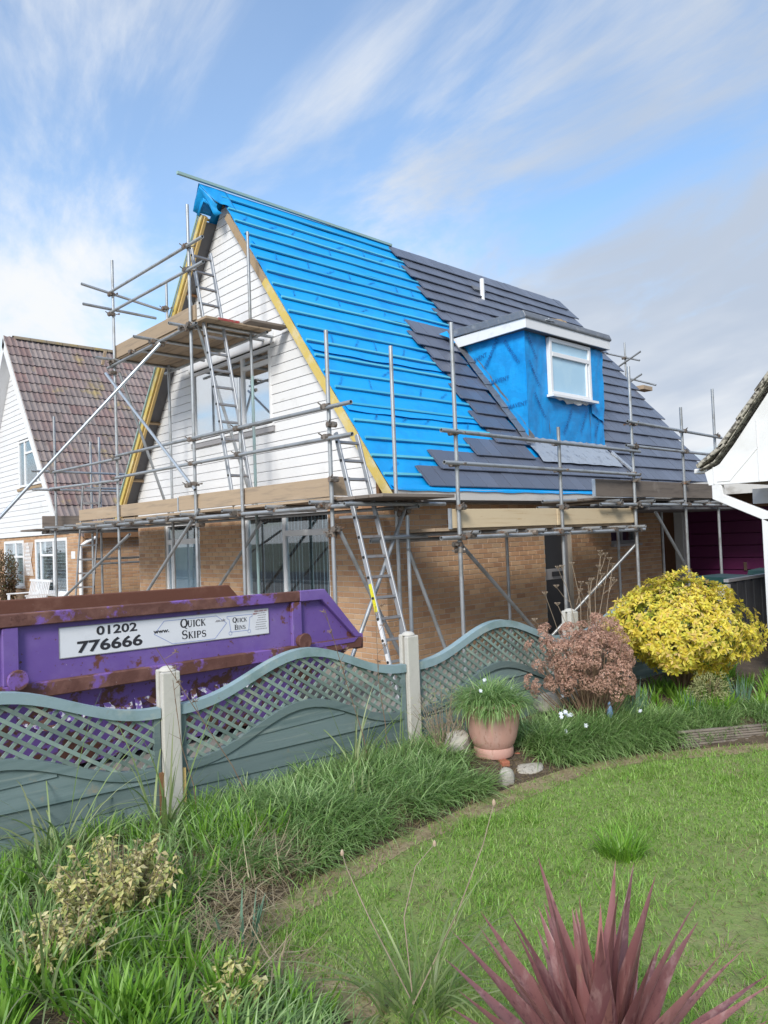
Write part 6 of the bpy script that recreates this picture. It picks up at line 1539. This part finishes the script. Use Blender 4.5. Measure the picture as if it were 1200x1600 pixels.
for (dx, dy, dz) in ((0, 0, 0), (.03, -.02, .012), (-.04, -.03, -.01), (.06, .0, -.005), (.09, -.03, -.02), (.13, .02, -.04), (-.12, -.12, -.09), (.02, -.20, -.06), (.55, -.35, -.03), (.62, .2, .03), (.35, .22, .04), (1.55, -.05, .10), (.8, .1, .05)): flower(wf, (-1.98+dx, -4.02+dy, .36+dz), 1.05)
MB().polytube([(-1.98, -4.02, .2), (-1.97, -4.0, .35)], .003, 5).build('stem', MT['longleaf'], wf)

# ---- yellow bush
yb_ = thing('yellow_bush', 'rounded golden yellow leafed bush in front of the fence on the right', 'shrub', (-.28, -4.22, .2))
yc = np.array([-.36, -4.17, .84]); yr = np.array([.55, .52, .41])
def blob_points(n, seed, lo, hi, lump=.16):
    g = np.random.default_rng(seed); d = g.normal(size=(n*2, 3)); d /= np.linalg.norm(d, axis=1)[:, None]; d = d[d[:, 2] > -.95][:n]
    k = np.random.default_rng(90).normal(size=(14, 3))*3.6; ph = np.random.default_rng(91).uniform(0, 6, 14); b = 1+lump*np.sin(d@k.T+ph).mean(1)*5.0
    r = g.uniform(lo, hi, len(d))*b; return yc+d*yr*r[:, None], d, g
def rosettes(P, D, g, per, l0, l1, w0, w1, m, name, parent, droop=.25):
    n = len(P); pos = np.repeat(P, per, 0); ax = np.repeat(D, per, 0); ax = ax+g.normal(size=ax.shape)*.12; ax[:, 2] += .25; ax /= np.linalg.norm(ax, axis=1)[:, None]
    t = np.cross(ax, np.array([.3, .5, .8])); t /= np.linalg.norm(t, axis=1)[:, None]+1e-9; b = np.cross(ax, t)
    a = np.tile(np.arange(per)*2*PI/per, n)+np.repeat(g.uniform(0, 6, n), per)+g.normal(size=n*per)*.25
    el = g.uniform(-.15, .9, n*per); d = (t*np.cos(a)[:, None]+b*np.sin(a)[:, None])*np.cos(el)[:, None]+ax*np.sin(el)[:, None]; d[:, 2] -= droop*.4; d /= np.linalg.norm(d, axis=1)[:, None]
    return leaves(name, pos+d*.004, d, ax, g.uniform(l0, l1, n*per), g.uniform(w0, w1, n*per), m, parent)
P, D, g = blob_points(1650, 31, .88, 1.10); rosettes(P, D, g, 7, .034, .062, .016, .026, MT['yellowleaf'], 'foliage', yb_)
P, D, g = blob_points(700, 32, .72, .92); rosettes(P, D, g, 6, .035, .06, .016, .026, MT['innerleaf'], 'inner_foliage', yb_)
mb = MB()
for i in range(26):
    a = rnd.uniform(0, 2*PI); e = rnd.uniform(.2, 1.3); t = Vector(yc)+Vector((math.cos(a)*math.cos(e)*.5, math.sin(a)*math.cos(e)*.48, math.sin(e)*.42)); b = Vector((-.28+rnd.uniform(-.06, .06), -4.2+rnd.uniform(-.06, .06), .15)); mb.polytube([b, b*.5+t*.5+Vector((0, 0, .08)), t], [.014, .010, .004], 5)
mb.build('branches', MT['stem'], yb_)

# ---- hydrangea with last year's brown heads
hy = thing('hydrangea', 'leafless hydrangea covered in dry pinkish brown flower heads', 'shrub', (-1.5, -3.98, .15))
def head_mesh(seed):
    g = np.random.default_rng(seed); n = 85; d = g.normal(size=(n*2, 3)); d /= np.linalg.norm(d, axis=1)[:, None]; d = d[d[:, 2] > -.25][:n]; p = d*np.array([1, 1, .72])*g.uniform(.85, 1.1, (len(d), 1)); V = []; F = []
    for i in range(len(d)):
        ax = d[i]+g.normal(size=3)*.3; ax /= np.linalg.norm(ax); t = np.cross(ax, [.2, .9, .4]); t /= np.linalg.norm(t); b = np.cross(ax, t); a0 = g.uniform(0, 6); s = g.uniform(.13, .24)
        for k in range(3):
            a = a0+k*2*PI/3; u = t*math.cos(a)+b*math.sin(a); v = np.cross(ax, u); j = len(V); c = p[i]
            V += [tuple(c), tuple(c+u*s*.6+v*s*.45+ax*s*.35), tuple(c+u*s+ax*s*.15), tuple(c+u*s*.6-v*s*.45+ax*s*.30)]; F.append((j, j+1, j+2, j+3))
    return MB().add(V, F).mesh('flower_head', MT['hydrangea'])
HM = [head_mesh(k) for k in range(4)]
hst = MB(); hb = Vector((-1.48, -3.98, .16)); g = np.random.default_rng(12)
heads = []
tries = 0
while len(heads) < 128 and tries < 9000:
    tries += 1
    d = g.normal(size=3); d /= np.linalg.norm(d)
    if d[2] < -.62: continue
    r = g.uniform(.60, 1.0); c = np.array([-1.50, -3.98, .67])+d*np.array([.45, .41, .36])*r*(1+.22*math.sin(3*math.atan2(d[1], d[0])+1))
    if c[1] > FY(c[0])-.05 or c[2] < .33: continue
    if all(np.linalg.norm(c-h) > .062 for h in heads): heads.append(c)
for c in heads:
    dv = Vector(c)-Vector((-1.5, -3.98, .45)); M = dv.to_track_quat('Z', 'Y').to_matrix().to_4x4() @ Matrix.Rotation(rnd.uniform(0, 6), 4, 'Z') @ Matrix.Scale(rnd.uniform(.045, .068), 4); M.translation = Vector(c); inst('flower_head', rnd.choice(HM), hy, M)
    b = hb+Vector((rnd.uniform(-.09, .09), rnd.uniform(-.08, .08), 0)); m_ = b*.4+Vector(c)*.6+Vector((0, 0, -.06)); hst.polytube([b, m_, Vector(c)], [.007, .005, .0035], 5)
hst.build('stems', MT['stem'], hy)

# ---- tall dry stalks by the third post
ds = thing('dried_stalks', 'tall bare dried flower stalks with flat seed heads rising behind the hydrangea', 'dried plant', (-.85, -3.55, .15))
st = MB()
def umbel(c, s=1.0):
    c = Vector(c); umb = MB()
    for k in range(9):
        a = k*2*PI/9; q = c+Vector((math.cos(a)*.022*s, math.sin(a)*.022*s, .012*s)); umb.polytube([c-Vector((0, 0, .012)), q], [.0012, .0022], 4); umb.lathe([(.0, 0), (.005*s, .003), (.0, .008)], q, 5)
    umb.build('seed_head', MT['drystem'], ds)
base = Vector((-.92, -3.62, .15))
def stalk(pts, heads_=True, r=.0045):
    P = [Vector(p) for p in pts]; st.polytube(P, [r*(1-.5*i/(len(P)-1)) for i in range(len(P))], 5)
    if heads_: umbel(P[-1])
for tx, ty, tz, br in ((-1.10, -3.50, 1.42, 2), (-1.02, -3.55, 1.44, 1), (-.62, -3.60, 1.50, 3), (-.50, -3.62, 1.46, 2), (-.42, -3.60, 1.40, 1), (-.85, -3.60, 1.25, 1), (-.75, -3.55, 1.16, 1), (-1.55, -3.62, 1.22, 0), (-1.42, -3.65, 1.12, 0), (-1.75, -3.65, 1.02, 0), (-.95, -3.7, 1.30, 1)):
    b = base+Vector((rnd.uniform(-.06, .06), rnd.uniform(-.03, .03), 0)); t = Vector((tx, ty, tz)); m1 = b.lerp(t, .35)+Vector((rnd.uniform(-.04, .04), 0, .06)); m2 = b.lerp(t, .72)+Vector((rnd.uniform(-.05, .05), rnd.uniform(-.03, .03), .03)); stalk([b, m1, m2, t])
    for k in range(br):
        f = rnd.uniform(.5, .85); s_ = m1.lerp(t, f); e_ = s_+Vector((rnd.uniform(-.16, .16), rnd.uniform(-.06, .06), rnd.uniform(.08, .20))); stalk([s_, s_.lerp(e_, .5)+Vector((0, 0, -.015)), e_], True, .003)
st.build('stems', MT['drystem'], ds)

# ---- small shrubs and daffodil clumps behind the edging
vg = thing('variegated_shrub', 'small grey green variegated shrub below the yellow bush', 'shrub', (-.62, -4.55, .25))
p, d, g = leaf_ball((-.62, -4.55, .38), .19, 1500, (1.1, .9, .8), .3, 21, (.25, 1.05)); dd = d+g.normal(size=d.shape)*.5; dd /= np.linalg.norm(dd, axis=1)[:, None]
leaves('foliage', p, dd, g.normal(size=d.shape), g.uniform(.018, .034, len(p)), g.uniform(.006, .011, len(p)), MT['variegated'], vg)
mb = MB()
for i in range(12): mb.polytube([(-.62, -4.55, .22), (-.62+rnd.uniform(-.14, .14), -4.55+rnd.uniform(-.12, .12), rnd.uniform(.35, .52))], [.004, .002], 4)
mb.build('twigs', MT['stem'], vg)
for i, (x_, y_, lab, nb, Lh) in enumerate(((-1.15, -4.18, 'blue green daffodil leaves standing between the hydrangea and the yellow bush', 40, .34), (-.42, -4.72, 'blue green daffodil leaves right of the small variegated shrub', 38, .32), (-.10, -4.95, 'blue green daffodil leaves at the far right edge of the bed', 34, .28), (-.85, -4.50, 'short blue green daffodil leaves left of the variegated shrub', 22, .20), (-1.35, -4.25, 'blue green daffodil leaves at the right foot of the hydrangea', 26, .28))):
    t = thing('daffodil_clump', lab, 'daffodil leaves', (x_, y_, .2), 'daffodil clumps in the raised bed'); cat_blades('leaves', [clump_blades(x_, y_, nb, .075, .28, Lh*.7, Lh, .008, .013, curl=(.0, .35))], MT['bluegreen'], t, 4)
bt_ = MB().lathe([(.0, 0), (.020, .0), (.024, .03), (.018, .07), (.010, .085), (.014, .10), (.0, .118)], (-1.62, -4.22, .30), 14).build('garden_ornament', MT['blue_thing'], smooth=True); tag(bt_, 'small pale blue ornament standing among the hydrangea stems', 'ornament')

# ---- strap leaved plants along the bed and in the foreground
def strap(label, cx, cy, n, L0, L1, w0, w1, lean, curl, m, seed_heads=(), name='strap_leaf_plant', cat='plant', spread=.07, bias=None):
    t = thing(name, label, cat, (cx, cy, float(bed_h([cx], [cy])[0])), 'strap leaved plants in the bed'); cat_blades('leaves', [clump_blades(cx, cy, n, spread, lean, L0, L1, w0, w1, curl=curl, bias=bias)], m, t, 9)
    for i, (tip, via) in enumerate(seed_heads):
        b = Vector((cx, cy, .12)); mb = MB(); tip = Vector(tip); mb.polytube([b, b.lerp(tip, .4)+Vector(via), b.lerp(tip, .75)+Vector(via)*.8, tip], [.0026, .0024, .002, .0014], 5); mb.build('flower_stalk', MT['drystem'], t)
        MB().lathe([(.0, -.010), (.006, -.007), (.008, 0), (.006, .008), (.002, .015), (.0, .016)], tip, 10).build('seed_pod', MT['seed'], t, smooth=True)
    return t
strap('tall strap leaves rising in front of the left concrete post', -4.92, -3.42, 20, .42, .80, .010, .017, .45, (.1, 1.2), MT['longleaf'])
strap('loose spray of long arching leaves at the left edge of the fence', -5.45, -3.36, 36, .45, .95, .007, .013, .75, (.5, 2.3), MT['longleaf'])
strap('pale long leaves arching across the bed at the far left', -5.62, -3.75, 18, .5, .95, .008, .014, .7, (.8, 2.2), MT['longleaf'])
strap('upright strap leaves with dry tips against the middle of the wavy fence panel', -3.62, -3.52, 26, .35, .72, .009, .016, .55, (.1, 1.3), MT['longleaf'])
strap('narrow strap leaves left of the bare twiggy plant', -3.22, -3.55, 20, .25, .58, .006, .011, .6, (.1, 1.4), MT['longleaf'])
strap('short fan of stiff leaves growing out of the foliage by the lawn', -3.95, -3.95, 12, .18, .30, .012, .018, .3, (.0, .4), MT['longleaf'])
strap('pale strap leaved clump with bare seed heads at the lower middle of the picture', -4.98, -5.42, 62, .30, .62, .008, .014, .85, (.3, 2.0), MT['longleaf'], (((-4.62, -5.52, .74), (.0, -.05, .04)), ((-4.72, -5.30, .56), (-.06, .03, .08)), ((-5.0, -5.08, .55), (-.05, .02, .10))), spread=.11)
strap('blue green stubby leaves in the dead stem heap', -5.18, -4.62, 12, .16, .27, .016, .024, .3, (0, .4), MT['bluegreen'])
strap('long arching leaves bending into the picture at the lower left', -5.92, -4.55, 22, .35, .7, .007, .012, .8, (.6, 2.2), MT['longleaf'])
# thin dead stems leaning up in front of the skip and the fence
for i, (b, t, lab) in enumerate((((-3.55, -3.62, .15), (-3.88, -3.60, 1.30), 'thin dry stem with a brown seed head standing in front of the skip sign'), ((-4.35, -3.45, .15), (-4.92, -3.40, 1.18), 'thin dry stem leaning in front of the skip telephone number'), ((-3.3, -3.5, .15), (-3.38, -3.52, 1.28), 'thin dry stem with a seed head in front of the sloping end of the skip'), ((-4.70, -3.42, .15), (-4.80, -3.35, .98), 'dark bare twig running up the left concrete post'))):
    t_ = thing('dry_stem', lab, 'dry stem', b, 'dead stems standing in the bed'); b, t = Vector(b), Vector(t); mb = MB(); m_ = b.lerp(t, .55)+Vector((rnd.uniform(-.03, .03), .01, 0)); mb.polytube([b, b.lerp(m_, .5)+Vector((.02, 0, 0)), m_, t], [.0035, .003, .0026, .0018], 5)
    for k in range(4):
        s_ = m_.lerp(t, .25*k+.1); e_ = s_+Vector((rnd.uniform(-.07, .07), rnd.uniform(-.03, .03), rnd.uniform(.03, .09))); mb.polytube([s_, e_], [.0018, .0012], 4)
        if i < 3:
            for q in range(10): mb.polytube([e_, e_+Vector((rnd.uniform(-.02, .02), rnd.uniform(-.02, .02), rnd.uniform(-.005, .02)))], [.001, .0028], 4)
    mb.build('stem', MT['stem'], t_)
# bare twiggy plant at the middle post
tw = thing('twiggy_plant', 'grey green bare twiggy plant in front of the middle concrete post', 'shrub', (-2.85, -3.62, .15)); mb = MB()
for i in range(46):
    a = rnd.uniform(0, 2*PI); e = rnd.uniform(.75, 1.45); L_ = rnd.uniform(.25, .58); b = Vector((-2.85+rnd.uniform(-.07, .07), -3.62+rnd.uniform(-.05, .05), .15)); d = Vector((math.cos(a)*math.cos(e), math.sin(a)*math.cos(e), math.sin(e))); t = b+d*L_; mb.polytube([b, b.lerp(t, .5)+Vector((rnd.uniform(-.02, .02),)*3), t], [.0032, .0026, .0014], 4)
    for k in range(2):
        s_ = b.lerp(t, rnd.uniform(.4, .9)); mb.polytube([s_, s_+Vector((rnd.uniform(-.06, .06), rnd.uniform(-.06, .06), rnd.uniform(.03, .11)))], [.0018, .0010], 4)
mb.build('twigs', MT['drystem'], tw)
g = np.random.default_rng(44); n = 420; p = np.stack([-2.85+g.normal(0, .12, n), -3.62+g.normal(0, .08, n), g.uniform(.2, .66, n)], 1); d = g.normal(size=(n, 3)); d[:, 2] = abs(d[:, 2]); d /= np.linalg.norm(d, axis=1)[:, None]
leaves('leaves', p, d, g.normal(size=(n, 3)), g.uniform(.02, .045, n), g.uniform(.003, .006, n), MT['variegated'], tw)

# ---- wilted sage like shrubs in the lower left
def sage(label, cx, cy, ns, H, spread, seed):
    t = thing('wilted_shrub', label, 'shrub', (cx, cy, .13), 'wilting leafy shrubs in the lower left bed'); g = np.random.default_rng(seed); mb = MB(); PP = []; DD = []; LL = []
    for i in range(ns):
        a = g.uniform(0, 2*PI); r = spread*math.sqrt(g.random()); b = np.array([cx+.35*r*math.cos(a), cy+.35*r*math.sin(a), .12]); tp = np.array([cx+r*math.cos(a), cy+r*math.sin(a), .12+H*g.uniform(.6, 1.05)*(1-.35*r/spread)])
        md = (b+tp)/2+g.normal(size=3)*.015; mb.polytube([b, md, tp], [.0032, .0026, .0016], 4)
        for q in range(32):
            f = g.uniform(.22, 1.0); c = (b*(1-f)**2+2*md*f*(1-f)+tp*f*f); an = g.uniform(0, 2*PI); d = np.array([math.cos(an), math.sin(an), g.uniform(-1.1, .5)]); d /= np.linalg.norm(d); PP.append(c); DD.append(d); LL.append(g.uniform(.022, .050)*(1.1-.3*f))
    mb.build('stems', MT['drystem'], t); n = len(PP); leaves('leaves', np.array(PP), np.array(DD), g.normal(size=(n, 3))*.5+np.array([0, 0, 1]), np.array(LL), np.array(LL)*g.uniform(.35, .6, n), MT['wilted'], t, .35)
sage('large wilted yellow green leafy shrub in the lower left of the bed', -5.48, -4.10, 74, .42, .29, 61)
sage('smaller wilted leafy shrub at the left, lower than its larger neighbour', -5.78, -4.36, 44, .30, .20, 62)
sage('low pale leafy sprigs at the bottom edge of the picture', -5.42, -4.98, 20, .17, .13, 63)

# ---- purple cordyline in the foreground
co = thing('cordyline', 'spiky dark red purple sword leaved cordyline in the right foreground', 'cordyline', (-4.97, -6.15, .09))
MB().lathe([(.05, 0), (.045, .08), (.03, .16), (.0, .17)], (-4.97, -6.15, .08), 12).build('trunk', MT['stem'], co, smooth=True)
g = np.random.default_rng(77)
for i in range(56):
    a = i*2.39996+g.uniform(-.25, .25); f = (i+.5)/56; lean = .04+1.12*f**.95+g.uniform(-.06, .06); L_ = g.uniform(.46, .63)*(1.0+.06*f); w = g.uniform(.068, .090); curl = g.uniform(-.02, .22)+.12*f
    hd = np.array([math.cos(a), math.sin(a), 0]); sd = np.array([-math.sin(a), math.cos(a), 0]); P_ = np.array([-4.97, -6.15, .08+.10*(1-f)])+hd*.018; V = []; n = 8; roll_ = g.uniform(-.25, .25)
    for k in range(n+1):
        t_ = k/n; th = lean+curl*t_*t_; up_ = np.array([0, 0, 1])*math.cos(th)+hd*math.sin(th); nn = hd*math.cos(th)-np.array([0, 0, 1])*math.sin(th)
        ww = w*(.55+.45*math.sin(PI*min(1, t_*1.15+.1)))*(1-max(0, (t_-.45)/.55)**1.35) if t_ < 1 else .0008
        s2 = sd*math.cos(roll_)+nn*math.sin(roll_); V += [tuple(P_-s2*ww/2-nn*ww*.16), tuple(P_), tuple(P_+s2*ww/2-nn*ww*.16)]; P_ = P_+up_*L_/n
    F = [(3*k+j, 3*k+j+1, 3*k+4+j, 3*k+3+j) for k in range(n) for j in (0, 1)]
    MB().add(V, F).build('leaf', MT['cordyline'], co, smooth='all')
    if i in (39, 50): bpy.data.objects[co.children[-1].name].data.materials[0] = MT['straw']
